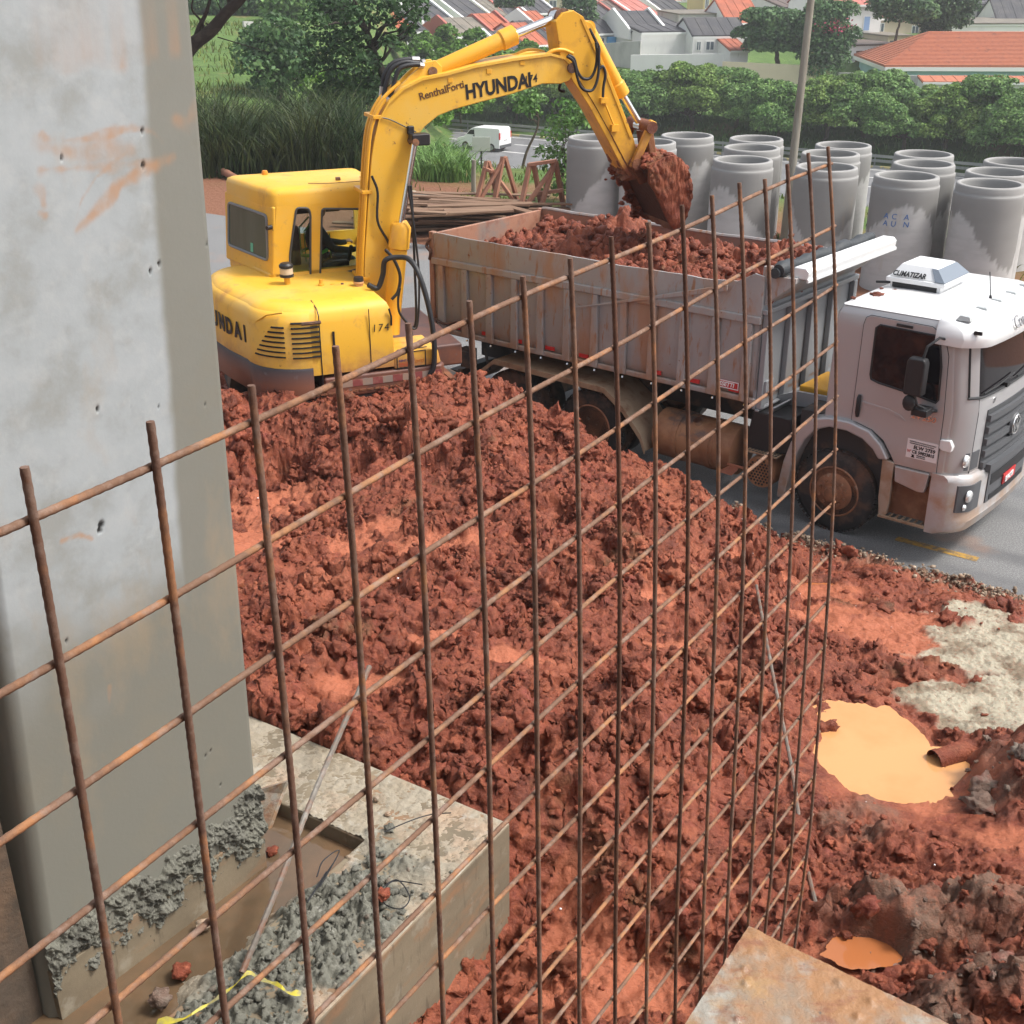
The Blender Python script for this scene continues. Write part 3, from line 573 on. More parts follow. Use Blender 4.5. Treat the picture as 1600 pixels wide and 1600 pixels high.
# mortar collar thrown against the foot of the pillar
ca, cz = np.meshgrid(np.linspace(.02, wdt+.03, 320), np.linspace(PZ-.05, PZ+.66, 160))
band = PZ+.12+.2*sst(0, wdt, ca)
k1 = sst(.17, .10, np.abs(cz-(PZ+.33+.08*pnoise(ca*1.7, ca*0, 4)))-.03+.09*fbm(ca*5, cz*5, 5, 8, .6))
wk, _ = worley(ca*13, cz*13, 21); wk2, _ = worley(ca*30, cz*30, 22)
cy = -dz*(-.012 + k1*(.03+.028*np.clip(.5-wk, -.2, 1)+.035*fbm(ca*7, cz*7, 5, 41, .72)+.012*fbm(ca*38, cz*38, 3, 5, .7)))
co = grid_mesh('mortar_collar', ca, cy, cz, MT['cement'], keep=(k1 > .02)); co.parent = pil
b = MB(); y0, y1 = sorted((-.016*dz, .03*dz)); b.box(.03, wdt+.012, y0, y1, PZ-.3, PZ+.30); b.build('foot_band', MT['footside'], pil, bevel=.004)

b = MB(); b.prism([(-3.2, .09*dz), (-.004, .09*dz), (-.004, .95*dz), (-3.2, .95*dz)], -.1, 3.7, 'z')  # wall added to fill the gap, interior shade painted as its dark colour
wl_ = b.build('gap_shade_wall', mat('shade_brown_wall', (.085, .062, .045), .85, layers=[((.14, .085, .05), 1.6, .45, .65, .8), ((.05, .04, .03), 4, .5, .66, .8)], bump=[(12, .6, .02)])); wl_.location = pil.location; wl_.rotation_euler = pil.rotation_euler
tag(wl_, 'added wall coloured dark brown for the shade in the gap left of the pillar foot', 'wall')
# triangular board wedged between pillar and footing, loose bars, wires, tape, stones
b = MB(); q = [atz(399, 1236, FZ+.02), atz(447, 1222, FZ+.12), atz(440, 1240, FZ+.05), atz(415, 1308, PZ-.03), atz(403, 1300, PZ-.03)]
dn = Vector((.02, .025, 0)); b.add([tuple(x) for x in q] + [tuple(Vector(x)+dn) for x in q], [(0,1,2,3,4), (9,8,7,6,5)] + [(i, i+5, (i+1) % 5+5, (i+1) % 5) for i in range(5)])
tag(b.build('wedge_board', MT['board']), 'small tapered board wedged upright between the pillar and the footing', 'board')
def bar(name, pts, r, m, label, cat='rebar', n=8, group=None):
    b = MB(); P = spline(pts, 30); L = len(P)
    b.tube(P, [r*(1.0+.13*(i % 3 == 0)) for i in range(L)], n); return tag(b.build(name, m, smooth=30), label, cat, group)
bar('loose_rebar', [atz(378, 1520, FZ+.07), atz(430, 1395, FZ+.25), atz(497, 1225, FZ+.38), atz(577, 1042, FZ+.55)], .016, MT['oldbar'], 'loose grey steel bar leaning from the mortar across the footing')
bar('loose_rebar', [atz(1182, 915, .95), atz(1205, 1040, 1.0), atz(1237, 1200, 1.0), atz(1256, 1330, 1.02), atz(1282, 1442, 1.05)], .013, MT['oldbar'], 'long bent grey steel bar lying on the mud behind the mesh')
for lab, pts in [('curled black wire lying on the wet mortar', [(590,1392),(620,1375),(640,1402),(625,1420),(598,1408),(612,1378),(660,1382)]), ('thin bent wire lying on the pale footing top', [(600,1300),(640,1283),(672,1273),(705,1270)]), ('tangle of fine wire hanging over the socket edge', [(495,1370),(505,1345),(530,1330),(500,1385),(520,1350),(480,1410),(510,1362)])]:
    bar('wire', [atz(a, c, FZ+.07+.02*(i % 2)) for i, (a, c) in enumerate(pts)], .0035, MT['black'], lab, 'wire', 5)
MT['tape'] = mat('yellow_tape', (.45, .38, .04), .5, layers=[((.22, .20, .11), 14, .42, .58, .9)])
b = MB(); q = [atz(a, c, FZ+.09+.015*(i % 2)) for i, (a, c) in enumerate([(245,1598),(300,1585),(345,1555),(385,1524),(410,1528),(440,1545),(470,1552)])]
q = spline(q, 4); b.loft([[(p[0]+.0, p[1]-.012-.012*math.sin(i*.9), p[2]), (p[0], p[1]+.012+.01*math.cos(i), p[2]+.012*math.sin(i*1.7)), (p[0]+.003, p[1], p[2]-.002)] for i, p in enumerate(q)])
tag(b.build('tape', MT['tape'], smooth=40), 'torn strip of yellow tape on the wet mortar', 'tape')
for lab, px, py, z, s, m in [('red clay lump stuck in the corner of the socket', 425, 1330, PZ+.02, .035, 'clod'), ('round muddy stone beside the pillar foot', 283, 1518, PZ+.05, .05, 'clod'), ('rough muddy stone nearest the bottom edge', 250, 1560, PZ+.08, .055, 'darkclod'), ('reddish stone by the loose bar', 318, 1445, PZ+.05, .04, 'gravel'), ('orange brick chip on the wet mortar', 598, 1398, FZ+.09, .04, 'clod'), ('small stone on the footing top behind the mesh', 588, 1248, FZ+.02, .018, 'gravel'), ('grey stone chip on the footing top', 606, 1272, FZ+.02, .018, 'gravel')]:
    p = atz(px, py, z); vv, ff = ico(3, int(px), .35, .8); b = MB(); b.add(vv*s+p, ff.tolist()); tag(b.build('stone', MT[m], smooth=60), lab, 'stone')

# ------------------------------------------------------------------ board on a concrete stub, bottom right
BZ = 3.05
q = [atz(1170, 1447, BZ), atz(1500, 1608, BZ), None, None]; e1 = (q[1]-q[0])[:2]; e1 /= np.linalg.norm(e1); e2 = np.array([atz(1070, 1600, BZ)[0]-q[0][0], atz(1070, 1600, BZ)[1]-q[0][1]]); e2 /= np.linalg.norm(e2)
o3 = q[0]; bd = thing('board', 'mud-smeared plywood board with cement crumbs in the bottom right corner', 'board', (o3[0], o3[1], 0))
def bl(a, c, z): return (e1[0]*a+e2[0]*c, e1[1]*a+e2[1]*c, z)
ga, gb = np.meshgrid(np.linspace(0, 1.5, 150), np.linspace(0, 1.2, 120)); bz = BZ+.002*fbm(ga*5, gb*5, 3, 1)
wk, _ = worley(ga*9, gb*9, 3); bz = bz+.012*sst(.16, .05, wk)*(pnoise(ga*3, gb*3, 7) > .0)+.006*sst(.25, .05, np.minimum(ga, gb))*np.abs(fbm(ga*14, gb*14, 3, 8))
t_ = grid_mesh('plywood_face', ga*e1[0]+gb*e2[0], ga*e1[1]+gb*e2[1], bz, MT['board']); t_.parent = bd
b = MB(); P = [bl(a, c, z) for z in (BZ-.022, BZ-.001) for a, c in ((0,0),(1.5,0),(1.5,1.2),(0,1.2))]; b.add(P, [(3,2,1,0),(0,1,5,4),(1,2,6,5),(2,3,7,6),(3,0,4,7),(4,5,6,7)]); b.build('plywood_edge', MT['board'], bd)
b = MB(); P = [bl(a, c, z) for z in (.2, BZ-.024) for a, c in ((.06,.08),(1.5,.08),(1.5,1.15),(.06,1.15))]; b.add(P, [(3,2,1,0),(4,5,6,7),(0,1,5,4),(1,2,6,5),(2,3,7,6),(3,0,4,7)])
tag(b.build('concrete_stub', MT['footside']), 'square concrete stub standing under the muddy plywood board', 'concrete block')

# ------------------------------------------------------------------ welded mesh of rusty bars, standing upright
mp = np.array([-5.83820e-01, 1.32077e+00, 5.57409e+00, -1.41946e+00, -8.08660e-01, 8.19310e-01, 9.91110e-01, -3.54000e-03, 2.13600e-02, -5.86100e-02, -9.37000e-03, 1.35300e-02])
def rodr(w):
    t = np.linalg.norm(w); k = w/t; K = np.array([[0,-k[2],k[1]],[k[2],0,-k[0]],[-k[1],k[0],0]]); return np.eye(3)+math.sin(t)*K+(1-math.cos(t))*K@K
MR = rodr(mp[3:6])
def surf(i, j, off=0.):
    X = i*.2; Y = j*.2*mp[6]; Yc = np.minimum(Y, 2.6)
    Z = mp[7]*(X-1.6)**2 + mp[8]*Yc**2 + mp[9]*X*Yc + mp[10]*Yc**3 + mp[11]*X*Yc**2
    return np.array([X, Y, Z+off]) @ MR.T + mp[:3]
# which side of the mesh faces the camera
nrm = surf(8, 4, 1.)-surf(8, 4); side = 1 if nrm @ (EYE-surf(8, 4)) > 0 else -1
mesh = thing('rebar_mesh', 'upright welded mesh of rusty steel bars across the foreground', 'rebar mesh')
tops = [.36,.32,.28,.31,.25,.22,.24,.22,.27,.26,.30,.27,.29,.20,.28,.32,.30]
for i in range(-1, 17):
    r = .0058; jt = -(tops[i] if i >= 0 else .3); P = []; R = []; L = int((20.3-jt)*.2/.009)
    for k in range(L+1):
        j = jt+(20.3-jt)*k/L; P.append(surf(i+.02*math.sin(j*.9+i*2.1)*.3, j, side*.0055)); R.append(r*(1.0+.11*(k % 2)))
    b = MB(); b.tube(P, R, 7); b.build('vertical_bar', MT['rustdark'] if i in (10, 8) else MT['rust'], mesh, smooth=60)
ends = [.40,.38,.36,.30,.34,.36,.32,.30,.32,.30,.3,.34,.3,.36,.3,.3,.3,.3,.3,.3,.3]
for j in range(0, 21):
    r = .0055; i0, i1 = -2.2, 16+ends[j]*.75; P = []; R = []; L = int((i1-i0)*.2/.009)
    for k in range(L+1):
        i = i0+(i1-i0)*k/L; P.append(surf(i, j+.02*math.sin(i*.8+j), -side*.0055)); R.append(r*(1.0+.11*(k % 2)))
    b = MB(); b.tube(P, R, 7); b.build('horizontal_bar', MT['rustlight'], mesh, smooth=60)

# the unfinished floor above and behind the photographer, which shades the foreground
b = MB(); b.box(-7, 5, -9, .2, 7.9, 8.2); b.box(-7, 5, -9, -8.8, -.05, 7.9)
tag(b.build('floor_slab', MT['concrete']), kind='structure')
# ------------------------------------------------------------------ dump truck (x forward, y away from the camera, z up; origin under the near front hub)
TR = thing('dump_truck', 'silver dump truck on the road being loaded with red mud', 'truck', (3.744, 12.702, 0))
TR.rotation_mode = 'XYZ'; TR.rotation_euler = Matrix(rodr(np.array([-.022, -.005, -.685])).tolist()).to_euler()
MUDSPLASH = ((.34, .19, .11), 1.6, .46, .68, .75)
MT['silver'] = mat('silver_paint', (.43, .425, .43), .32, .35, coat=.3, layers=[((.42, .35, .31), 1.1, .55, .78, .4), ((.36, .22, .13), 2.5, .42, .62, .75, (1,1,1), 'noise', ('Z', 1.25, .75)), ((.36, .2, .12), 26, .70, .74, .6)], bump=[(2, .02, .02)], rlayers=[(.55, 2, .45, .7, .6)])
MT['silverwhite'] = mat('pale_roof_paint', (.72, .72, .72), .3, .1, coat=.2, layers=[((.55, .48, .43), 2.2, .6, .75, .35), ((.38, .2, .12), 30, .735, .765, .8)])
MT['boxpaint'] = mat('worn_grey_paint', (.33, .315, .31), .5, .15, layers=[((.41, .40, .395), .8, .45, .65, .8), ((.40, .225, .135), 1.7, .48, .64, .85, (1.2, 1, .45)), ((.33, .16, .08), 6, .57, .67, .9, (2.2, 1, .5)), ((.16, .075, .045), 13, .66, .72, .8), ((.34, .19, .11), 2.2, .38, .6, .9, (1, 1, 1), 'noise', ('Z', 1.62, 1.34))], bump=[(1.6, .12, .06), (30, .1, .004)])
MT['bulkpaint'] = mat('blue_grey_paint', (.28, .29, .305), .42, .25, layers=[((.33, .35, .37), 1.2, .45, .65, .8), ((.33, .2, .13), 2.3, .62, .72, .5)])
MT['boxin'] = mat('box_inside', (.34, .17, .11), .7, layers=[((.20, .18, .165), 1.3, .52, .64, .8), ((.19, .06, .035), 5, .5, .7, .7)], bump=[(14, .3, .01)])
MT['chassis'] = mat('dirty_chassis', (.035, .032, .032), .7, layers=[((.2, .11, .06), 2.2, .5, .68, .8)])
MT['mudguard'] = mat('muddy_guard', (.30, .20, .13), .7, layers=[((.40, .30, .20), 2, .45, .65, .8), ((.20, .10, .055), 5, .5, .66, .8)], bump=[(20, .3, .008)])
MT['tank'] = mat('muddy_tank', (.26, .12, .06), .55, layers=[((.40, .21, .11), 2.6, .45, .62, .85), ((.09, .075, .075), 1.7, .57, .66, .85, (1, 1, 2))], bump=[(25, .25, .006)])
MT['whiteal'] = mat('white_aluminium', (.78, .79, .79), .35, .2, layers=[((.6, .6, .6), 2, .5, .75, .5)])
MT['tarp'] = flat('dark_tarp', (.035, .04, .045), .6, bump=[(20, .5, .02, (1, .15, 1))])
MT['grille'] = flat('grille_grey', (.06, .063, .068), .45)
MT['bumpergrey'] = flat('bumper_grey', (.085, .088, .095), .5)
YC = 1.175
def fx(y, z):
    u = abs(y-YC)/YC; return 1.40 - .09*u*u - .19*max(0., (u-.78)/.22)**2 - max(0., z-1.75)*.13
def ring(z, xr, ins=0., front=0.):
    P = []
    for k in range(33):
        a = math.pi*k/32; y = YC - YC*math.cos(a)*(1-ins/YC); P.append((fx(y*0+YC+(y-YC)/(1-ins/YC), z)+front-ins, y, z))
    return P + [(xr+ins+.03, 2*YC-ins, z), (xr+ins, 2*YC-ins-.05, z), (xr+ins, ins+.05, z), (xr+ins+.03, ins, z)]
b = MB(); b.loft([ring(1.37, -.30), ring(1.75, -.30), ring(2.1, -.29), ring(2.44, -.28), ring(2.58, -.27), ring(2.66, -.26, .03), ring(2.705, -.25, .09), ring(2.725, -.25, .2), ring(2.735, -.25, .45)])
cabshell = b.build('cab', [MT['silver']], TR, smooth=40)
b = MB(); b.loft([ring(2.672, -.262, .028), ring(2.7055, -.252, .088), ring(2.7258, -.252, .2), ring(2.7362, -.252, .45)]); b.build('roof_panel', MT['silverwhite'], TR, smooth=50)
b = MB(); b.loft([ring(.98, .56), ring(1.372, .56)]); b.build('lower_cab', MT['silver'], TR, smooth=40)
b = MB(); b.box(-.62, .55, .12, 2.2, .55, 1.36); b.box(-1.0, 1.0, .75, 1.6, .5, 1.1); b.build('wheel_housing', MT['chassis'], TR)
# side door, window, handle
def side_panel(name, poly, y0, y1, m, par=TR, bev=.006, seg=2, mi=0): b = MB(); b.prism(poly, y0, y1, 'y'); return b.build(name, m, par, bevel=bev, seg=seg)
door_poly = [(.055,2.50),(.075,2.58),(.13,2.61),(.80,2.60),(.90,2.54),(.97,2.44),(1.01,2.32),(1.05,1.7),(1.065,1.02),(.60,1.02),(.54,1.12),(.44,1.26),(.30,1.35),(.10,1.40),(.045,1.40)]
door = side_panel('door', door_poly, -.012, .06, MT['silver'])
b = MB(); pl = door_poly + [door_poly[0]]; b.tube([(x, -.004, z) for x, z in pl], .006, 5); b.build('door_gap', MT['black'], door)
win = [(.20,1.97),(.215,1.92),(.30,1.895),(.72,1.845),(.955,1.805),(.975,1.84),(.955,2.2),(.90,2.47),(.86,2.515),(.24,2.525),(.20,2.49)]
side_panel('side_window', win, -.017, -.010, MT['glassdark'], door, .003)
b = MB(); b.tube([(x, -.014, z) for x, z in win+[win[0], win[1]]], .012, 6); b.build('window_seal', MT['black'], door, smooth=40)
b = MB(); b.tube([(.112, -.02, 1.72), (.113, -.035, 1.68), (.112, -.035, 1.52), (.11, -.02, 1.47)], [.018, .026, .026, .018], 10); b.build('door_handle', MT['black'], door, smooth=50)
b = MB(); b.box(.42, .60, -.03, -.01, 2.545, 2.575); b.build('drip_strip', MT['black'], door, bevel=.005)
b = MB(); b.prism([(.05,1.66),(.45,1.63),(.60,1.585),(.66,1.53),(.60,1.55),(.40,1.60),(.05,1.63)], -.017, -.01); b.build('door_crease', MT['silver'], door, bevel=.004)
# door lettering and the notice on it
YL = -.0185
def sidetext(name, s, size, m, par, x, z, sx=1., shear=0., y=YL, tilt=-.02, bold=0., space=1.): return lettering(name, s, size, m, par, frame((x, y, z), (1, 0, tilt), (0, 0, 1)), .002, shear, sx, 'LEFT', space, bold)
sidetext('model_number', '24·250', .085, MT['chrome'], door, .71, 1.59, 1.15, .15, bold=.002)
b = MB(); b.box(.71, 1.05, -.0165, -.011, 1.14, 1.355); nt2 = b.build('notice', flat('pale_notice', (.72, .66, .66), .5), door)
sidetext('notice_text', 'PREFEITURA DO MUNICIPIO DE SAO PAULO', .0165, MT['blackprint'], nt2, .735, 1.325, .9)
sidetext('notice_text', 'TRANSPORTE DE ENTULHO EM GERAL', .0165, MT['blackprint'], nt2, .735, 1.303, .95)
sidetext('notice_text', 'ELW 2759', .056, MT['blackprint'], nt2, .785, 1.25, 1.0, bold=.0015)
sidetext('notice_text', 'CE 59823815', .05, MT['blackprint'], nt2, .775, 1.2, .9, bold=.0012)
sidetext('notice_text', 'Nº', .05, MT['redprint'], nt2, .72, 1.2, .8)
sidetext('notice_text', 'PREFEITURA', .018, MT['blackprint'], nt2, .83, 1.175); sidetext('notice_text', 'SAO PAULO', .018, MT['blackprint'], nt2, .83, 1.155)
b = MB(); b.prism([(.77,1.15),(.81,1.15),(.805,1.162),(.798,1.168),(.808,1.185),(.79,1.18),(.772,1.186),(.782,1.168),(.775,1.162)], -.02, -.016); b.build('crest', MT['blackprint'], nt2)
# corner pillar, mirror
b = MB(); b.loft([[(fx(y, z)+.012, y-.004, z) for y in (.015,.05,.12,.2)] + [(fx(y, z)-.05, y, z) for y in (.2, .015)] for z in (1.06, 1.3, 1.75, 2.1, 2.44)]); b.build('corner_pillar', MT['silver'], TR, smooth=40)
b = MB(); b.prism([(1.06,1.42),(1.06,1.32),(1.10,1.30),(1.19,1.30),(1.2,1.36),(1.17,1.43)], -.03, .06); b.build('corner_vent', MT['silverwhite'], TR, bevel=.012)
mir = MB(); mir.loft([[(.80+dx, -.27+dy, z) for dx, dy in ((-s, -.07), (s, -.07), (s*1.05, .05), (-s*1.05, .05))] for z, s in ((1.93,.085),(1.95,.10),(2.28,.10),(2.33,.08))]); mirror = mir.build('mirror', MT['black'], TR, bevel=.025, seg=3)
b = MB(); b.tube([(.96, -.03, 2.5), (.93, -.12, 2.53), (.86, -.24, 2.45), (.84, -.27, 2.3)], .014, 8); b.tube([(.97, -.02, 1.72), (.92, -.12, 1.74), (.84, -.25, 1.82), (.80, -.27, 1.93)], .018, 8); b.build('mirror_arm', MT['black'], mirror, smooth=40)
b = MB(); b.loft([[(.76+r*math.cos(a)*.8, -.25+dy, 1.83+r*math.sin(a)) for a in np.linspace(0, 6.283, 14)[:-1]] for dy, r in ((-.05,.06),(-.03,.09),(.03,.09),(.06,.05))]); b.box(.78, .95, -.24, -.05, 1.69, 1.77); b.build('wide_mirror', MT['black'], mirror, smooth=45, bevel=.01)
# fender, mudflap, step, sill
out = [(-.74,.29),(-.735,.5),(-.70,.75),(-.63,1.0),(-.53,1.2),(-.41,1.34),(-.2,1.40),(.05,1.405),(.29,1.345),(.44,1.22),(.54,1.07)]
inn_ = [(.43,1.05),(.35,1.15),(.22,1.24),(.03,1.29),(-.18,1.29),(-.34,1.22),(-.45,1.08),(-.53,.9),(-.59,.7),(-.62,.5),(-.64,.29)]
side_panel('fender', out+inn_, -.075, .30, MT['silver'], bev=.022, seg=3)
side_panel('mud_flap', [(.46,1.06),(.60,1.04),(.60,.55),(.58,.40),(.50,.38),(.47,.6)], -.03, .02, mat('muddy_silver', (.42, .34, .27), .5, .4, layers=[((.30, .18, .10), 3, .42, .6, .85)]), bev=.012)
side_panel('sill', [(.61,1.01),(1.0,1.01),(.985,.86),(.97,.78),(.90,.77),(.63,.83)], -.035, .05, MT['silver'], bev=.015)
b = MB(); b.box(.56, 1.03, .10, .13, .40, 1.0); b.box(.56, .575, -.01, .12, .40, .98); b.box(1.015, 1.03, -.01, .12, .40, .98); b.build('step_well', mat('muddy_step', (.17, .07, .035), .8, layers=[((.28, .14, .07), 4, .45, .65, .8)]), TR)
b = MB(); b.box(.50, 1.03, -.05, -.02, .375, .405)
for k in range(7): b.box(.53+k*.072, .55+k*.072, -.05, .11, .38, .40)
b.build('step', MT['mudguard'], TR, bevel=.003)
# front end
def fgrid(name, y0, y1, z0, z1, off, m, par=TR, ny=20, nz=6, th=.02, tilt=0.):
    b = MB(); P = []
    for o_ in (off, off-th):
        for i in range(nz+1):
            for k in range(ny+1): y = y0+(y1-y0)*k/ny; z = z0+(z1-z0)*i/nz; P.append((fx(y, z)+o_, y, z+tilt*(y-YC)))
    w = ny+1; F = [(i*w+k, i*w+k+1, (i+1)*w+k+1, (i+1)*w+k) for i in range(nz) for k in range(ny)]; n0 = w*(nz+1)
    F += [tuple(q+n0 for q in f[::-1]) for f in F]
    bd_ = [k for k in range(ny+1)] + [i*w+ny for i in range(1, nz+1)] + [nz*w+k for k in range(ny-1, -1, -1)] + [i*w for i in range(nz-1, 0, -1)]
    F += [(bd_[i], bd_[i]+n0, bd_[(i+1) % len(bd_)]+n0, bd_[(i+1) % len(bd_)]) for i in range(len(bd_))]
    b.add(P, F); return b.build(name, m, par, smooth=35)
wsn = fgrid('windscreen', .10, 2.25, 1.90, 2.46, .010, MT['glassdark'], ny=30)
b = MB(); b.tube([(fx(y, 1.9)+.02, y, 1.885) for y in np.linspace(.09, 2.26, 24)], .016, 6); b.tube([(fx(.1, z)+.016, .10, z) for z in np.linspace(1.9, 2.46, 6)], .012, 6); b.build('windscreen_seal', MT['black'], wsn, smooth=40)
for y0, y1 in ((.25, 1.0), (1.1, 1.9)):
    b = MB(); b.tube([(fx(y0, 1.95)+.035, y0, 1.925), (fx((y0+y1)/2, 1.97)+.04, (y0+y1)/2, 1.955), (fx(y1, 2.0)+.035, y1, 1.985)], .009, 6); b.box(fx(y1-.2, 1.9)+.0, fx(y1-.2, 1.9)+.05, y1-.24, y1-.16, 1.88, 1.93); b.build('wiper', MT['black'], wsn)
b = MB(); b.tube([(fx(.21, z)+.004, .21, z) for z in np.linspace(1.02, 1.88, 6)], .006, 5); b.build('panel_gap', MT['black'], TR)
gr = fgrid('grille', .42, 1.93, .99, 1.70, .010, MT['grille'])
for k in range(5):
    z0 = 1.03+k*.135; fgrid('grille_bar', .43, 1.92, z0, z0+.072, .045, MT['bumpergrey'], gr, th=.04, nz=2)
em = MB(); cx, cz = fx(1.175, 1.35)+.062, 1.36
em.lathe([(.0, 0), (.125, 0), (.14, -.03), (.0, -.03)], 32, (cx, 1.175, cz), 'x', closed=False); emb = em.build('emblem_disc', MT['bumpergrey'], gr, smooth=40)
b = MB(); b.lathe([(.095, .004), (.112, .008), (.12, .0), (.095, -.004)], 32, (cx+.004, 1.175, cz), 'x', closed=True)
def stroke(b, pts, w=.018, x=cx+.008):
    for (y0, z0), (y1, z1) in zip(pts[:-1], pts[1:]): b.obox((x, 1.175+y0, cz+z0), (x, 1.175+y1, cz+z1), w, .008, up=(1, 0, 0))
stroke(b, [(-.045,.095),(0,.012),(.045,.095)]); stroke(b, [(-.09,.05),(-.048,-.075),(0,.012),(.048,-.075),(.09,.05)]); b.build('emblem', MT['chrome'], emb)
lettering('front_badge', '24', .07, MT['chrome'], TR, frame((fx(.55, 1.78)+.012, .50, 1.76), (-.05, 1, .02), (0, 0, 1)), .003, .15, 1.2)
# bumper with lamps and plate
def fb(y, z): u = abs(y-YC)/1.2; return 1.46 - .07*u*u - .16*max(0., (u-.8)/.2)**2
b = MB(); rings = []
for z, o_ in ((.34, -.10), (.38, -.02), (.50, .012), (.52, 0), (.95, 0), (1.0, -.02), (1.03, -.06)):
    rings.append([(fb(y, z)+o_, y-(.0), z) for y in np.linspace(-.03, 2.38, 30)] + [(1.03, 2.38, z), (1.03, -.03, z)])
b.loft(rings); bp = b.build('bumper', MT['silver'], TR, smooth=40)
def bgrid(name, y0, y1, z0, z1, off, m, par, th=.02, ny=16):
    global fx; old = fx; fx = fb
    try: return fgrid(name, y0, y1, z0, z1, off, m, par, ny, 2, th)
    finally: fx = old
bgrid('bumper_centre', .56, 1.79, .60, 1.02, .012, MT['bumpergrey'], bp, .05)
bgrid('bumper_ledge', .50, 1.85, .98, 1.07, .035, MT['bumpergrey'], bp, .08); bgrid('air_slot', .62, 1.73, .80, .93, .016, MT['blackprint'], bp); bgrid('lower_slot', .64, 1.71, .62, .68, .018, MT['blackprint'], bp)
pl_ = bgrid('number_plate', .98, 1.37, .70, .82, .03, MT['redprint'], bp, .012, 4)
lettering('plate_text', 'ELW-2759', .088, MT['white'], pl_, frame((fb(1.0, .7)+.046, 1.0, .728), (-.045, 1, 0), (0, 0, 1)), .004, 0, .78, bold=.002)
for z0, z1, y0, y1, nm in ((1.07, 1.27, .07, .36, 'headlamp'), (.62, .93, .03, .36, 'fog_lamp')):
    fn = fgrid if nm == 'headlamp' else bgrid
    h = fgrid(nm, y0, y1, z0, z1, .012, MT['bumpergrey'], TR, 8, 3) if nm == 'headlamp' else bgrid(nm, y0, y1, z0, z1, .014, MT['bumpergrey'], bp)
    F_ = fx if nm == 'headlamp' else fb
    b = MB(); yy, zz_ = (.16, 1.18) if nm == 'headlamp' else (.15, .80)
    b.lathe([(.0, .02), (.05, .015), (.07, 0), (.075, -.02)], 20, (F_(yy, zz_)+.014, yy, zz_), 'x'); 
    if nm != 'headlamp': b.lathe([(.0, .018), (.03, .01), (.042, -.01)], 16, (F_(.11, .69)+.012, .11, .675), 'x')
    b.build('lens', MT['lens'], h, smooth=50)
# sun visor over the windscreen, climate unit, aerial, roof lights, mud on the roof
b = MB(); rings = []
for z, o_, yo in ((2.43, .03, .02), (2.44, .10, .045), (2.52, .125, .05), (2.60, .09, .04), (2.665, .0, .0), (2.70, -.14, -.06)):
    P = [(.86, -yo+.0, z)] + [(fx(y, 2.45)+o_, -yo + (y)*(2*YC+2*yo)/(2*YC), z) for y in YC-YC*np.cos(np.linspace(0, math.pi, 40))] + [(.86, 2*YC+yo, z)]
    rings.append(P + [(.80, 2*YC+yo-.12, z), (.80, .12-yo, z)])
b.loft(rings); vis = b.build('sun_visor', MT['silverwhite'], TR, smooth=50)
for y0 in (.12, .60, 1.05, 1.5, 1.95):
    b = MB(); b.loft([[(1.00, y0-.06, 2.69), (1.15, y0-.04, 2.69), (1.15, y0+.04, 2.69), (1.00, y0+.06, 2.69)], [(1.03, y0-.035, 2.742), (1.13, y0-.03, 2.735), (1.13, y0+.03, 2.735), (1.03, y0+.035, 2.742)]]); b.build('roof_light', flat('smoky_lens', (.42, .44, .44), .2), vis, bevel=.004)
b = MB(); b.box(1.22, 1.30, .02, .05, 2.585, 2.62); b.build('visor_slot', MT['black'], vis)
lettering('visor_text', 'Constellation', .19, flat('grey_print', (.30, .30, .31), .5), vis, frame((fx(.78, 2.45)+.135, .66, 2.55), (.03, 1, .0), (-.42, 0, .9)), .006, .25, .95)
b = MB(); b.loft([[(x, y, z) for x, y in ((-.12+i, .86+i), (.56-i, .86+i), (.56-i, 1.62-i), (-.12+i, 1.62-i))] for z, i in ((2.795, 0), (2.845, 0), (2.85, .02))]); b.box(-.08, .50, .90, 1.58, 2.73, 2.80)
b.loft([[(-.09, .88, 2.85), (.54, .88, 2.85), (.54, 1.60, 2.85), (-.09, 1.60, 2.85)], [(.0, .99, 2.99), (.40, .99, 2.985), (.40, 1.50, 2.985), (.0, 1.50, 2.99)]])
cl = b.build('climate_unit', MT['whiteal'], TR, bevel=.012)
b = MB(); b.loft([[(.44, .868, 2.855), (.548, .868, 2.855), (.548, 1.61, 2.855), (.44, 1.61, 2.855)], [(.35, .972, 2.975), (.42, .972, 2.972), (.42, 1.52, 2.972), (.35, 1.52, 2.975)]]); b.build('unit_grille', flat('grey_blue_plastic', (.16, .19, .23), .4), cl)
b = MB(); b.box(-.05, .46, .893, .899, 2.735, 2.79); b.build('unit_gap', MT['black'], cl)
lettering('unit_text', 'CLIMATIZAR', .085, MT['blackprint'], cl, frame((-.055, .874, 2.872), (1, 0.018, .0), (0, .11, .14)), .003, .1, .78, bold=.0022)
b = MB(); b.tube([(1.0, 1.07, 2.72), (.93, 1.12, 3.0)], .006, 6); b.cyl((1.0, 1.07, 2.71), (.99, 1.075, 2.76), .022, .012); b.build('aerial', MT['black'], TR)
b = MB(); b.tube([(-.10, 1.72, 2.74), (-.12, 1.78, 2.84), (.1, 1.80, 2.86)], .03, 8); b.tube([(-.28, 1.0, 2.735), (-.15, .98, 2.755), (-.06, 1.0, 2.76)], .015, 6); b.build('roof_hose', MT['black'], TR, smooth=40)
TRM = Matrix.LocRotScale(TR.location, TR.rotation_euler, None)
def tw(x, y, z): return np.array(TRM @ Vector((x, y, z)))
vv, ff = ico(3, 5, .5, .45)
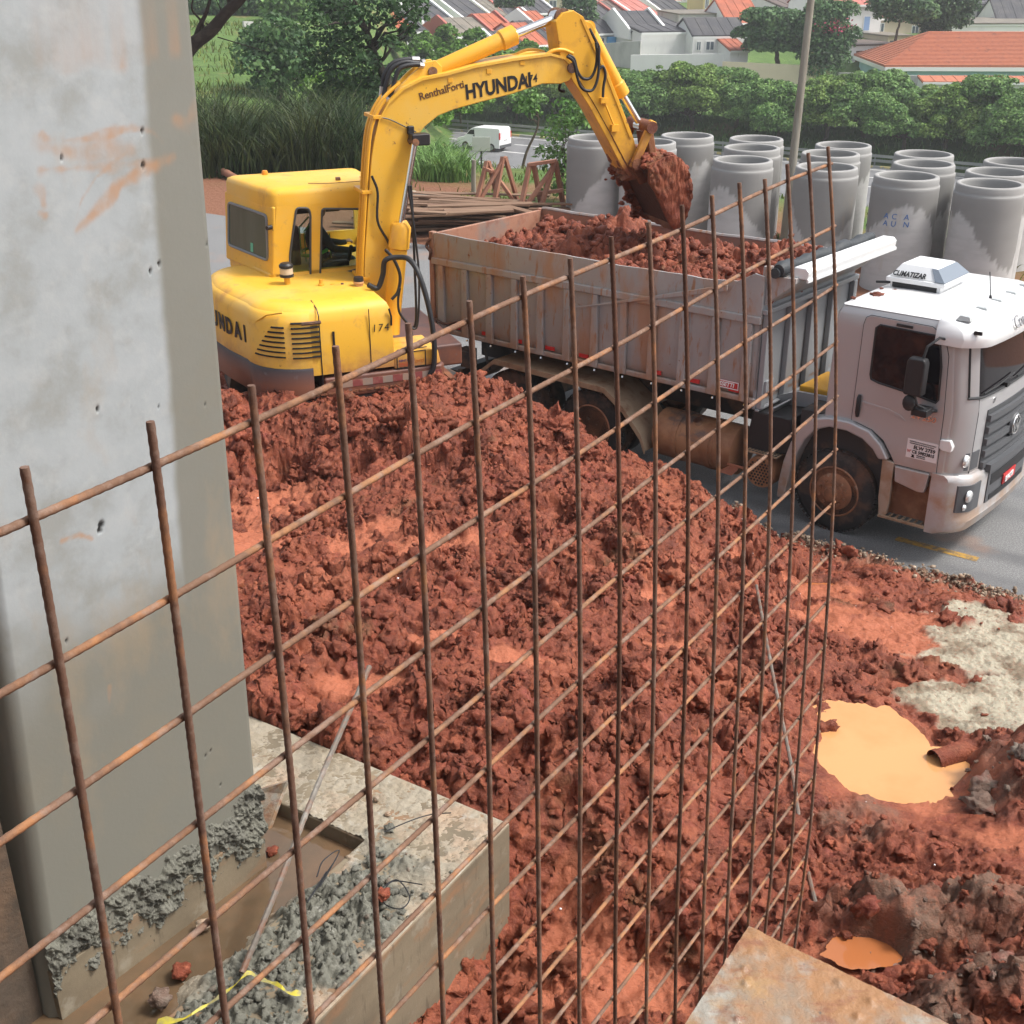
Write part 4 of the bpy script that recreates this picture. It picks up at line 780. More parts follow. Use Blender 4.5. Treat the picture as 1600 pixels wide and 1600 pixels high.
for lab, x, y, s in [('wet red mud clod lying on the white cab roof', -.02, .44, .075), ('tiny mud crumb on the cab roof behind the clod', -.12, .78, .022), ('small mud crumb nearest the climate unit', .03, .80, .028), ('orange mud smear at the rear edge of the cab roof', -.17, .16, .03)]:
    p = tw(x, y, 2.722); b = MB(); b.add(vv*s+p, ff.tolist()); tag(b.build('mud_clod', MT['clod'], smooth=60), lab, 'mud')

# ---- dump box
XR, XF, YW = -6.22, -1.16, 2.42
b = MB()
b.prism([(-.0,1.50),(.03,1.40),(.10,1.32),(2.32,1.32),(2.39,1.40),(2.42,1.50),(2.42,2.36),(2.38,2.36),(2.38,1.5),(2.3,1.38),(.12,1.38),(.04,1.50),(.04,2.36),(0,2.36)], XR, XF, 'x')
box = b.build('dump_box', MT['boxpaint'], TR, bevel=.01)
def wallstrip(name, zb, zt, y0, y1, m, prof, out_): ...
# upper side boards: dented sheet, a little uneven along its top edge
for nm, y0, y1, m in (('side_board', -.012, .018, 'boxpaint'), ('far_side_board', 2.40, 2.43, 'boxin')):
    b = MB(); xs = np.linspace(XR, -1.30, 60); top = 2.70 + .022*fbm(xs*1.1, xs*0+1, 3, 4) + .05*sst(-2.0, -1.3, xs)*(nm == 'side_board'); bow = .025*fbm(xs*.9, xs*0+5, 3, 6)
    rr = []
    for x, t, w in zip(xs, top, bow): rr.append([(x, y0, 2.34), (x, y0+w-.01, (2.34+t)/2), (x, y0+w, t), (x, y1+w, t), (x, y1+w-.01, (2.34+t)/2), (x, y1, 2.34)])
    b.loft(rr); b.build(nm, MT[m], TR, smooth=40)
b = MB(); b.tube([(x, 2.415+w, t+.01) for x, t, w in zip(xs, 2.70+.022*fbm(xs*1.1, xs*0+1, 3, 4), bow)], .028, 6); b.build('top_rail', MT['boxpaint'], TR, smooth=40)
b = MB(); b.box(XR-.02, XF+.0, -.055, .0, 2.285, 2.375); b.build('side_rail', MT['boxpaint'], TR, bevel=.012)
b = MB(); b.box(XR-.015, XF, -.02, .03, 1.325, 1.40); b.build('floor_rail', MT['boxpaint'], TR, bevel=.02)
for k in range(12):
    x = XR + .14 + k*(XF-XR-.28)/11
    b = MB(); b.prism([(x-.06,1.34),(x-.045,2.285),(x+.045,2.285),(x+.06,1.34)], -.052, .0); b.build('rib', MT['boxpaint'], TR, bevel=.012)
b = MB()
for k in range(12): x = XR+.14+k*(XF-XR-.28)/11; b.cyl((x+.02, -.02, 1.31), (x+.02, -.03, 1.29), .016, n=8)
b.build('floor_bolts', MT['chrome'], TR)['kind'] = 'stuff'
for k in range(9):
    x = XR+.38+k*.55; b = MB(); b.box(x-.075, x+.075, -.012, .0, 1.425, 1.475); b.build('red_reflector', MT['redprint'], TR)
b = MB(); b.box(-1.76, -1.385, -.016, 0, 1.455, 1.545); mk_ = b.build('maker_plate', MT['redprint'], TR)
b = MB(); 
for q in ((-1.762,-1.752,1.453,1.547),(-1.393,-1.383,1.453,1.547),(-1.752,-1.393,1.537,1.547),(-1.752,-1.393,1.453,1.463)): b.box(q[0], q[1], -.019, -.016, q[2], q[3])
b.build('plate_border', MT['white'], mk_)
lettering('maker_text', 'ROSSETTI', .072, MT['white'], mk_, frame((-1.742, -.0185, 1.477), (1, 0, 0), (0, 0, 1)), .002, .2, .96, bold=.002)
b = MB(); b.prism([(-3.95,2.02),(-3.8,2.07),(-1.60,2.69),(-1.60,2.62)], -.075, -.06); b.build('side_brace', MT['boxpaint'], TR, bevel=.004)
b = MB(); b.prism([(-1.75,2.36),(-1.16,2.36),(-1.16,2.84),(-1.28,2.86),(-1.50,2.74)], -.03, .0); b.build('corner_sheet', MT['boxpaint'], TR, bevel=.006)
# tail gate, bulkhead with posts, tarp housing
b = MB(); b.box(XR-.05, XR+.0, .03, 2.39, 1.34, 2.70); b.box(XR-.08, XR-.0, -.03, .06, 1.30, 2.72); b.box(XR-.08, XR-.0, 2.36, 2.45, 1.30, 2.72); b.build('tail_gate', MT['boxin'], TR, bevel=.012)
b = MB(); b.tube(spline([(XR-.05,-.03,2.62),(XR-.10,-.05,2.52),(XR-.02,-.06,2.45),(XR-.07,-.03,2.34)], 5), .022, 6); b.tube(spline([(XR+.02,-.05,1.52),(XR+.25,-.09,1.49),(XR+.45,-.06,1.55)], 5), .018, 6); b.tube(spline([(XR+.3,-.07,1.3),(XR+.36,-.1,1.2),(XR+.44,-.1,1.22),(XR+.38,-.08,1.3)], 5), .008, 5); b.build('gate_chain', MT['rustdark'], TR)
b = MB(); b.box(XF-.04, XF, .0, 2.42, 1.26, 2.84); blk = b.build('bulkhead', MT['bulkpaint'], TR, bevel=.01)
for y0 in (.02, .58, 1.13, 1.68, 2.28):
    b = MB(); b.box(XF, XF+.07, y0, y0+.10, 1.27, 2.40); b.build('bulkhead_rib', MT['bulkpaint'], blk, bevel=.012)
for q in ((XF, XF+.06, -.01, 2.43, 2.40, 2.46), (XF, XF+.05, 0, 2.42, 1.24, 1.27)): b = MB(); b.box(*q); b.build('bulkhead_rail', MT['bulkpaint'], blk, bevel=.01)
b = MB(); b.prism([(XF,2.50),(XF,2.84),(-.80,2.86),(-.80,2.80)], .02, 2.44); b.build('hood_sheet', MT['boxpaint'], blk, bevel=.006)
b = MB(); b.prism([(XF,1.58),(XF+.10,1.62),(XF+.10,1.44),(XF,1.42)], .05, .24); b.build('control_box', MT['bulkpaint'], blk, bevel=.01)
b = MB(); b.prism([(-.88,2.84),(-.70,2.84),(-.69,2.93),(-.73,2.97),(-.88,2.97)], .10, 2.48); th_ = b.build('tarp_housing', MT['whiteal'], TR, bevel=.015)
b = MB(); b.box(-.705, -.685, .09, 2.48, 2.815, 2.85); b.build('housing_lip', MT['whiteal'], th_)
b = MB(); b.cyl((-.78, 2.50, 2.86), (-.78, 2.56, 2.86), .05); b.build('roller_end', MT['rubber'], th_)
ys = np.linspace(-.02, 2.4, 40); b = MB(); b.tube([(-1.0, y, 2.935+.012*math.sin(y*9)) for y in ys], [.075+.012*math.sin(y*13)+.008*math.sin(y*31) for y in ys], 12); b.tube([(-1.03, -.05, 2.90), (-1.03, .16, 2.90)], .06, 10); b.build('tarp_roll', MT['tarp'], TR, smooth=60)
b = MB(); b.box(-1.2, -1.12, .0, .10, 2.78, 2.95); b.build('roller_bracket', MT['boxpaint'], TR, bevel=.006)
# ---- load
lx, ly = np.meshgrid(np.linspace(XR+.0, XF-.04, 330), np.linspace(.03, 2.40, 170))
d1, c1 = dome(lx*2.2, ly*2.2, 71, .75); d2, c2 = dome(lx*5.+.4*pnoise(lx*8, ly*8, 3), ly*5., 72); d3, c3 = dome(lx*11.+.4*pnoise(lx*18, ly*18, 4), ly*11., 73)
lz = 2.50 + .10*pnoise(lx*.8, ly*.9, 74) + .16*np.exp(-((ly-1.6)/.7)**2)*(.6+.6*pnoise(lx*1.1, lx*0, 75)) - .10*sst(.45, .0, ly) + .15*(d1-.4)*(.2+c1) + .14*(d2-.35)*(.15+1.1*c2) + .07*(d3-.35)*(.2+c3) + .03*fbm(lx*14, ly*14, 3, 76)
lz = lz + .30*np.exp(-(((lx+4.55)/.24)**2+((ly-2.2)/.3)**2)) + .24*np.exp(-(((lx+5.9)/.22)**2+((ly-2.25)/.25)**2)) + .16*np.exp(-(((lx+1.75)/.4)**2+((ly-1.5)/.6)**2)) - .25*np.exp(-(((lx+5.3)/.4)**2+((ly-2.3)/.2)**2)) - .25*np.exp(-(((lx+3.9)/.3)**2+((ly-2.35)/.2)**2)) - .28*np.exp(-(((lx+2.7)/.9)**2+((ly-2.35)/.18)**2)) - .25*np.exp(-(((lx+6.2)/.5)**2))
lo = grid_mesh('soil_load', lx, ly, lz, MT['mud'], {'smooth': lx*0, 'clay': lx*0, 'sand': lx*0, 'sanddark': lx*0, 'berm': lx*0}); lo.matrix_world = TRM; tag(lo, 'loose red mud heaped in the dump truck box', 'mud load')
P = []; S = []
for k in range(900):
    i, j = rs.randint(330), rs.randint(170); s = .018+.06*rs.rand()**2.5; P.append(tw(lx[j, i], ly[j, i], lz[j, i]+s*.3)); S.append(s)
scatter('load_clods', np.array(P), np.array(S), 2, MT['clod'], 81, .55)
# ---- chassis, wheels
b = MB()
for y0 in (.72, 1.58): b.box(-6.0, .9, y0, y0+.09, .86, 1.12)
for x in (-5.6, -4.2, -2.9, -1.6, -.6): b.box(x, x+.12, .72, 1.67, .9, 1.08)
b.box(-6.05, -1.3, .55, 1.85, 1.12, 1.31); b.cyl((-3.52, .2, .5), (-3.52, 2.2, .5), .09); b.cyl((-4.85, .2, .5), (-4.85, 2.2, .5), .09); b.cyl((-.08, .3, .5), (-.08, 2.1, .5), .06); b.box(-.62, -1.15, .12, .7, .95, 1.0)
b.box(-6.15, -6.0, .2, 2.2, .62, .74); b.build('chassis', MT['chassis'], TR)
def wheel(x, y, front, far=False):
    t = MB(); w = .14; o_ = (x, y, .5); prof = [(.30,-w),(.42,-w-.005),(.475,-w+.02),(.497,-w+.05),(.5,0),(.497,w-.05),(.475,w-.02),(.42,w+.005),(.30,w)]
    t.lathe(prof, 40, o_, 'y'); ty = t.build('wheel', MT['rubber'], TR, smooth=30)
    b = MB()
    for k in range(48):
        a = 2*math.pi*k/48; c, s_ = math.cos(a), math.sin(a)
        for yy in (-.10, 0, .10): b.obox((x+.492*c, y+yy-.03, .5+.492*s_), (x+.492*c, y+yy+.03, .5+.492*s_), .045, .022, up=(c, 0, s_))
    if not far: b.build('tread', MT['rubber'], ty)['kind'] = 'stuff'
    r = MB(); d = -w+.02 if front else -w+.10
    r.lathe([(.305,-w+.0),(.29,-w-.012),(.275,-w+.015),(.265,d+.02),(.21,d-.03 if front else d+.06),(.13,d-.06 if front else d+.10),(.12,d-.075 if front else d+.0),(.085,d-.08 if front else d-.01),(.07,d-.12 if front else d-.04),(0,d-.125 if front else d-.045)], 36, o_, 'y'); rim = r.build('rim', MT['mudrim'], ty, smooth=35)
    if far: return ty
    h = MB(); nt_b = MB()
    for k in range(10):
        a = 2*math.pi*(k+.5)/10; c, s_ = math.cos(a), math.sin(a); y_ = y+(d-.012 if front else d+.045)
        h.lathe([(0, -.004), (.026, -.002), (.026, .03)], 10, (x+.235*c, y_, .5+.235*s_), 'y'); nt_b.cyl((x+.155*c, y+d-.085 if front else y+d+.04, .5+.155*s_), (x+.155*c, y+d-.02 if front else y+d+.1, .5+.155*s_), .017, n=6)
    h.build('rim_holes', MT['blackprint'], rim)['kind'] = 'stuff'; nt_b.build('wheel_nuts', MT['mudrim'], rim)['kind'] = 'stuff'; return ty
wheel(-.08, .17, True); wheel(-3.52, .17, False); wheel(-4.85, .17, False)
for x in (-.08, -3.52, -4.85): wheel(x, 2.2, True, True)
for y in (.50,): wheel(-3.52, y, False, True); wheel(-4.85, y, False, True)
b = MB(); g = [(-5.62,.72),(-5.41,.90),(-5.12,1.13),(-3.28,1.10),(-2.98,.90),(-2.70,.60),(-2.62,.42)]
b.prism(g + [(x+.0, z-.025) for x, z in g[::-1]], -.02, .66); 
b.prism([(x, z+.004) for x, z in g] + [(x-.015, z-.07) for x, z in g[::-1]], -.045, -.02); b.build('mudguard', MT['mudguard'], TR, bevel=.004)
b = MB(); b.box(-5.85, -5.55, .0, .03, .93, 1.12); b.box(-5.8, -5.6, .03, .16, .88, 1.16); b.tube(spline([(-5.4, .1, 1.2), (-5.32, .05, 1.05), (-5.28, .06, .92)], 5), .022, 7); b.cyl((-5.78, -.0, .86), (-5.78, .0, .80), .03); b.build('rear_bracket', MT['chassis'], TR, bevel=.008)
b = MB(); b.tube([(-2.58,.30,.60),(-2.55,.30,.60),(-1.44,.30,.60),(-1.41,.30,.60)], [.27,.31,.31,.27], 28); tk = b.build('fuel_tank', MT['tank'], TR, smooth=40)
for x in (-2.25, -1.78):
    b = MB(); b.tube([(x-.04, .30, .60), (x+.04, .30, .60)], .322, 28); b.tube([(x+.07, .30, .60), (x+.09, .30, .60)], .318, 28); b.build('tank_strap', MT['tank'], tk, smooth=40)
b = MB(); b.cyl((-1.98, .16, .85), (-1.98, .12, .92), .05); b.build('tank_cap', MT['chrome'], tk)
b = MB(); b.prism([(-1.30,.72),(-1.22,1.22),(-.72,1.22),(-.66,.78)], .08, .7); b.build('battery_box', MT['black'], TR, bevel=.02)
b = MB(); b.tube([(-1.0, -.03, .52), (-1.0, .0, .52), (-1.0, .5, .52)], [.185, .20, .20], 28); mf = b.build('silencer', MT['tank'], TR, smooth=40)
b = MB()
for i in range(-4, 5):
    for j in range(-4, 5):
        x, z = i*.042+(j % 2)*.021, j*.036
        if x*x+z*z < .165**2: b.lathe([(0, -.003), (.0135, -.002), (.0135, .01)], 7, (-1.0+x, -.034, .52+z), 'y')
b.build('silencer_holes', MT['blackprint'], mf)['kind'] = 'stuff'
b = MB(); b.box(-1.22, -.80, -.03, .42, .735, .752); st = b.build('perforated_step', MT['mudguard'], TR)
b = MB()
for i in range(9):
    for j in range(7): b.box(-1.19+i*.043, -1.163+i*.043, -.005+j*.055, .025+j*.055, .752, .754)
b.build('step_holes', MT['blackprint'], st)['kind'] = 'stuff'
b = MB(); b.box(-1.45, -1.22, -.02, .02, .50, .53); b.prism([(-1.62,.36),(-1.40,.36),(-1.33,.44),(-1.30,.52),(-1.42,.50),(-1.52,.42)], .02, .03); b.build('bracket', MT['chrome'], TR)
b = MB(); b.box(-.98, -.60, .75, 1.5, 1.30, 1.42); b.build('yellow_cover', flat('yellow_plastic', (.65, .33, .03), .5), TR, bevel=.02)
b = MB(); b.prism([(-1.16,1.30),(-.9,1.40),(-.35,1.42),(-.35,1.30),(-.9,1.22),(-1.16,1.0)], .55, .60); b.prism([(-1.12,1.02),(-.95,1.30),(-.98,1.30),(-1.16,1.06)], .1, .6); b.build('box_support', MT['bulkpaint'], TR)
# ------------------------------------------------------------------ excavator (x forward, y left, z up; its cab and house swung towards the truck)
EXO = np.array([-1.8, 14.69, 0.]); EXA = R_(22)
EX = thing('excavator', 'yellow crawler excavator tipping red mud into the dump truck', 'excavator', EXO, EXA)
_F = np.array([math.cos(EXA), math.sin(EXA), 0]); _L = np.array([-math.sin(EXA), math.cos(EXA), 0])
def exl(P): d = P-EXO; return np.array([d @ _F, d @ _L, P[2]])
def ex(px, py, yl):                                # sight line meets the machine's vertical plane y = yl
    d = ray(px, py); o = EYE-EXO; t = (yl-o @ _L)/(d @ _L); return exl(EYE+d*t)
def exz(px, py, z): return exl(atz(px, py, z))
def xz(l, yl): return [(q[0], q[2]) for q in (ex(*p, yl) for p in l)]
RUSTSTREAK = ((.20, .085, .03), 1.2, .58, .70, .7, (1, 1, .35))
MT['yellow'] = mat('yellow_paint', (.76, .42, .035), .45, coat=.1, layers=[((.70, .46, .12), 1.3, .45, .7, .7), ((.42, .17, .045), 2.2, .60, .74, .65, (1, 1, .5)), ((.22, .09, .04), 17, .66, .72, .85), ((.40, .20, .09), 5, .60, .74, .6), ((.62, .40, .20), .8, .55, .72, .5, (1, 1, .5)), ((.30, .12, .06), 2.4, .36, .58, .9, (1,1,1), 'noise', ('Z', 2.02, 1.66)), ((.10, .07, .04), 40, .70, .74, .7)], bump=[(3, .06, .02)], rlayers=[(.6, 2, .45, .7, .7)])
MT['yelloworn'] = mat('worn_yellow_arm', (.70, .36, .025), .5, layers=[((.34, .15, .04), 1.6, .50, .70, .75), ((.17, .06, .03), 9, .63, .70, .85), ((.22, .07, .04), 2.6, .40, .60, .95, (1,1,1), 'noise', ('Z', 4.25, 3.6))], bump=[(5, .1, .02)])
MT['armmud'] = mat('mud_stained_steel', (.20, .075, .035), .7, layers=[((.11, .032, .02), 4, .45, .65, .85), ((.33, .15, .06), 1.4, .55, .7, .6)], bump=[(24, .8, .02)])
MT['cylyellow'] = mat('yellow_cylinder', (.76, .38, .03), .4, coat=.1, layers=[((.50, .2, .05), 2.4, .56, .72, .6), ((.24, .09, .04), 14, .68, .74, .8)])
MT['cwblack'] = mat('scuffed_black_weight', (.035, .035, .042), .5, layers=[((.19, .07, .04), 1.8, .22, .46, .97, (1,1,1), 'noise', ('Z', 1.80, 1.58)), ((.14, .13, .13), 9, .62, .72, .6), ((.4, .25, .15), 14, .74, .77, .8)])
MT['rod'] = flat('chromed_rod', (.75, .74, .72), .15, 1.)
MT['seal'] = flat('dark_seal', (.06, .065, .07), .5)
MT['cabglass'] = mat('cab_glass', (.62, .78, .72), .03, trans=1., ior=1.25, spec=.5)
MT['rearglass'] = mat('green_cab_glass', (.045, .085, .065), .06, layers=[((.08, .125, .10), 1.1, .4, .65, .8, (3, 3, .4))], spec=.5)
# ---- house: engine cover with rounded rear, deck, counterweight
def plan(ins, xs=1.0):                              # outline seen from above, clockwise from front right
    P = [(.02, -1.06), (-.55, -1.06)]
    for a in np.linspace(-90, -180, 10): P.append((-.95+.62*math.cos(R_(a))*1.0-.0, -.44+.62*math.sin(R_(a))))
    P += [(-1.70, -.0), (-1.80, .5), (-1.78, .95)]
    for a in np.linspace(180, 100, 6): P.append((-1.35+.42*math.cos(R_(a)), .98+.42*math.sin(R_(a))))
    P += [(-1.0, 1.42), (.02, 1.42)]
    c = np.array([-.8, .18]); Q = []
    for x, y in P:
        d = np.array([x, y])-c; l = np.linalg.norm(d); Q.append(tuple(c+d*(1-ins/l)))
    return Q
def pl3(z, ins): return [(x, y, z) for x, y in plan(ins)]
b = MB(); b.loft([pl3(1.70, .0), pl3(2.0, 0.), pl3(2.30, .015), pl3(2.40, .04), pl3(2.46, .085), pl3(2.50, .16), pl3(2.515, .30)])
hood = b.build('engine_cover', MT['yellow'], EX, smooth=50)
def cwp(z, ins):                                    # counterweight: rear part only
    return [(x, y, z) for x, y in plan(ins) if x < -.83] 
b = MB(); b.loft([cwp(1.37, .16), cwp(1.39, .03), cwp(1.44, -.03), cwp(1.78, -.035), cwp(1.80, -.02)]); b.build('counterweight', MT['cwblack'], EX, smooth=45)
b = MB(); b.loft([cwp(1.802, -.018), cwp(2.32, -.012), cwp(2.41, .03), cwp(2.45, .08)]); cwu = b.build('upper_counterweight', MT['yellow'], EX, smooth=50)
b = MB(); P = [(x, y) for x, y in plan(-.004) if x > -.86 and y < 0]; b.tube([(-.845, -1.064, z) for z in np.linspace(1.45, 2.40, 8)] + [(-.85, -1.0, 2.47), (-.86, -.8, 2.515)], .007, 5); b.build('cover_seam', MT['black'], hood)
b = MB(); b.tube([(-.26, -1.063, z) for z in np.linspace(1.68, 2.42, 6)], .006, 5); b.build('door_seam', MT['black'], hood)
b = MB(); b.box(-.70, -.675, -1.068, -1.055, 2.0, 2.2); b.build('latch_slot', MT['blackprint'], hood); b = MB(); b.tube([(-.02, -1.066, 2.40), (.005, -1.066, 2.30), (.0, -1.066, 2.2)], .012, 6); b.build('handle_slot', MT['blackprint'], hood)
# deck skirt with reflective tape
b = MB(); sk_ = [(-.83,-1.07),(.60,-1.07),(.66,-1.0),(.66,-.4),(-.83,-.4)]; b.prism(sk_, 1.40, 1.655, 'z'); b.box(-.9, 1.1, -.42, 1.42, 1.40, 1.68); dk = b.build('deck_skirt', MT['cwblack'], EX, bevel=.03, seg=3)
MT['tapered'] = mat('red_tape', (.22, .055, .05), .5, layers=[((.35, .2, .15), 9, .5, .7, .5)]); MT['tapewhite'] = mat('white_tape', (.25, .19, .155), .6, layers=[((.32, .2, .14), 7, .45, .65, .8)])
for k in range(10): x = -.62+k*.122; b = MB(); b.box(x, x+.121, -1.075, -1.068, 1.52, 1.60); b.build('reflective_tape', MT['tapered' if k % 2 else 'tapewhite'], dk)
# tool box in front of the cover, with the maker's label
b = MB(); b.loft([[(.02, -1.06, z), (x1, -1.06, z), (x1+.06, -1.0, z), (x1+.06, -.45, z), (.02, -.45, z)] for z, x1 in ((1.66, .56), (1.80, .53), (1.86, .50))]); tb = b.build('tool_box', MT['yellow'], EX, bevel=.02)
b = MB()
for q in ((.05,.06,1.665,1.86),(.40,.41,1.665,1.86),(.06,.40,1.665,1.675),(.06,.40,1.85,1.86)): b.box(q[0], q[1], -1.066, -1.058, q[2], q[3])
b.tube([(.05, -1.03, 1.866), (.09, -.98, 1.868), (.45, -.98, 1.868)], .006, 5); lb = b.build('label_border', MT['blackprint'], tb)
fr = lambda x, z, y=-1.0635: frame((x, y, z), (1, 0, 0), (0, 0, 1))
lettering('label_text', 'Forti', .075, mat('orange_print', (.45, .14, .02), .5), lb, fr(.235, 1.715), .001, .3); lettering('label_text', 'RENTAL', .035, flat('violet_print', (.10, .05, .12), .5), lb, fr(.075, 1.745), .001, 0, 1.1, bold=.001)
for k in range(3): lettering('label_text', 'LOCACAO DE MAQUINAS', .016, MT['redprint'], lb, fr(.075, 1.722-k*.018), .001, 0, .8)
lettering('fleet_number', '174', .125, MT['blackprint'], hood, frame((-.235, -1.0645, 2.145), (1, 0, .0), (0, 0, 1)), .001, .1, .95, space=1.25)
# louvres on the rounded corner
MT['slot'] = flat('slot_black', (.006, .006, .006), .7)
def onplan(x_from_rear, z, off=.004):
    """point on the rounded rear right wall: s metres along it from the seam"""
    P = np.array(plan(-off)); i0 = 1; seg = P[1:16]; d = np.r_[0, np.cumsum(np.linalg.norm(np.diff(seg, axis=0), axis=1))]
    return (np.interp(x_from_rear, d, seg[:, 0]), np.interp(x_from_rear, d, seg[:, 1]), z)
for k in range(8):
    z = 1.93+k*.058
    b = MB(); b.tube([onplan(s_, z, .008) for s_ in np.linspace(.30+.0, .62, 8)], .023, 7, flat=.5); b.build('louvre', MT['slot'], hood, smooth=50)
    if k < 7:
        s1 = 1.12-.045*k; b = MB(); b.tube([onplan(s_, z+.01, .008) for s_ in np.linspace(.70, s1, 8)], .023, 7, flat=.5); b.build('louvre', MT['slot'], hood, smooth=50)
b = MB(); b.tube([onplan(s_, 2.33, .012) for s_ in np.linspace(.28, .5, 5)], .02, 6); b.build('torn_louvre', MT['rust'], hood)
b = MB(); b.tube([onplan(s_, z, .002) for s_, z in ((1.28, 1.82), (1.2, 2.1), (1.05, 2.33), (.9, 2.42), (.7, 2.46))], .012, 6); b.build('cover_bulge', MT['yellow'], hood, smooth=50)
# maker's name round the counterweight
P0 = np.array([q for q in plan(-.028)]); seg = P0[8:16]; dd = np.r_[0, np.cumsum(np.linalg.norm(np.diff(seg, axis=0), axis=1))]
for s0, ch in zip((.33, .51, .73, .95, 1.17, 1.39, 1.6), 'IADNUYH'):
    def pt(s): return np.array([np.interp(s, dd, seg[:, 0]), np.interp(s, dd, seg[:, 1])])
    a, c = pt(s0+.02), pt(s0-.02); t_ = c-a; q = pt(s0); lettering('maker_letter', ch, .27, MT['blackprint'], cwu, frame((q[0]-.0, q[1], 2.02+.0*s0), (t_[0], t_[1], 0), (0, 0, 1)), .003, .0, .85, 'CENTER', bold=.01)
# things on the cover
b = MB(); o_ = exz(449, 443, 2.52); b.cyl((o_[0], o_[1], 2.48), (o_[0], o_[1], 2.62), .035, n=14); pre = b.build('air_intake', MT['cylyellow'], EX, smooth=40)
b = MB(); b.lathe([(0, .255), (.06, .25), (.085, .225), (.085, .20), (.07, .195), (.07, .115), (.085, .11), (.085, .085), (.0, .08)], 20, (o_[0], o_[1], 2.52)); b.build('intake_cap', MT['black'], pre, smooth=40)
b = MB(); b.lathe([(.072, .115), (.078, .12), (.078, .185), (.072, .19)], 20, (o_[0], o_[1], 2.52)); b.build('intake_bowl', flat('cream_plastic', (.55, .45, .33), .4), pre, smooth=40)
for nm, px, py, r, h, mm in (('filler_cap', 502, 448, .035, .10, 'cylyellow'), ('filler_cap', 520, 446, .05, .03, 'cylyellow'), ('filler_cap', 535, 446, .03, .04, 'rust')):
    q = exz(px, py, 2.5); b = MB(); b.lathe([(0, h), (r*.6, h), (r*.7, h*.5), (r, h*.45), (r, 0)], 14, (q[0], q[1], 2.49)); b.build(nm, MT[mm], EX, smooth=40)
q = exz(561, 452, 2.47); b = MB(); b.lathe([(0, .19), (.06, .185), (.065, .15), (.05, .14), (.055, 0)], 18, (q[0], q[1], 2.40)); b.build('tank_neck', mat('faded_neck', (.60, .33, .16), .5), EX, smooth=40)
b = MB(); b.lathe([(0, .225), (.055, .22), (.062, .19), (.062, .165), (0, .16)], 18, (q[0], q[1], 2.40)); b.build('tank_cap', MT['black'], EX, smooth=40)
# ---- cab
CR, CLf, XB, XFr, ZB, ZT = .42, 1.70, -.98, .42, 1.7, 3.56
SKEW = .27
def cabring(z, xb, xf, y0, y1, r=.07): return [(x-SKEW*(y-CR)*(x < -.5), y, z_) for x, y, z_ in [(xb, y0+r, z), (xb+r*.3, y0+r*.3, z), (xb+r, y0, z), (xf-r, y0, z), (xf-r*.3, y0+r*.3, z), (xf, y0+r, z), (xf, y1-r, z), (xf-r*.3, y1-r*.3, z), (xf-r, y1, z), (xb+r, y1, z), (xb+r*.3, y1-r*.3, z), (xb, y1-r, z)]]
b = MB(); b.loft([cabring(3.34, XB, XFr, CR, CLf), cabring(3.48, XB+.005, XFr, CR+.005, CLf), cabring(3.53, XB+.02, XFr-.02, CR+.02, CLf-.02), cabring(3.555, XB+.06, XFr-.06, CR+.06, CLf-.06, .1), cabring(3.565, XB+.2, XFr-.2, CR+.2, CLf-.2, .1)]); roof = b.build('cab_roof', MT['yellow'], EX, smooth=50)
b = MB(); b.prism([(XB-.10, CR+.02), (XFr, CR+.02), (XFr, CLf), (XB-.10-SKEW*1.0, CLf)], ZB, 2.56, 'z')
b.build('cab_base', MT['yellow'], EX, bevel=.03)
# right side wall with two window openings, measured on its plane
def wall(name, outer, holes, y0, y1, m):
    """outline with openings, joined to the top edge by slits; outer starts at the top left and runs right"""
    P = [outer[0]]
    for h in sorted(holes, key=lambda h: min(x for x, z in h)):
        i = max(range(len(h)), key=lambda i: h[i][1]); q = h[i:]+h[:i]
        ar = sum(q[k][0]*q[(k+1) % len(q)][1]-q[(k+1) % len(q)][0]*q[k][1] for k in range(len(q)))
        if ar < 0: q = q[::-1]; q = q[-1:]+q[:-1]
        t = (q[0][0], outer[0][1]); P += [(t[0]-.0004, t[1])] + q + [(q[0][0]+.0004, q[0][1]), (t[0]+.0004, t[1])]
    P += outer[1:]; b = MB(); b.prism(P, y0, y1); return b.build(name, m, EX)
def rnd(l, r=.04):
    out = []; n = len(l)
    for i in range(n):
        p, a, c = np.array(l[i]), np.array(l[i-1]), np.array(l[(i+1) % n]); u1 = (a-p)/np.linalg.norm(a-p); u2 = (c-p)/np.linalg.norm(c-p)
        for t in np.linspace(0, 1, 4): out.append(tuple((p+u1*r)*(1-t)**2 + 2*t*(1-t)*p + (p+u2*r)*t*t))
    return out
w1_ = rnd(xz([(463,325),(482,325),(485,334),(485,437),(453,431),(453,398)], CR)); w2_ = rnd(xz([(504,327),(552,327),(552,438),(500,438)], CR))
w2_ = rnd([(x, z) for x, z in xz([(503,326),(500,437)], CR)][:1] + [(.34, 3.22), (.34, 2.60)] + [(x, z) for x, z in xz([(503,326),(500,437)], CR)][1:])
w2_ = rnd(xz([(503,326)], CR) + [(.34, 3.24), (.34, 2.58)] + xz([(500,437)], CR))
wl = wall('cab_side', [(XB+.05, 3.36), (XFr-.02, 3.36), (XFr, 2.55), (XB-.06, 2.55)], [w1_, w2_], CR, CR+.05, MT['yellow'])
for w in (w1_, w2_):
    b = MB(); b.tube([(x, CR-.002, z) for x, z in w+[w[0]]], .014, 6); b.build('window_seal', MT['seal'], wl, smooth=40)
    b = MB(); b.prism(w, CR+.02, CR+.026); b.build('window_glass', MT['cabglass'], wl)
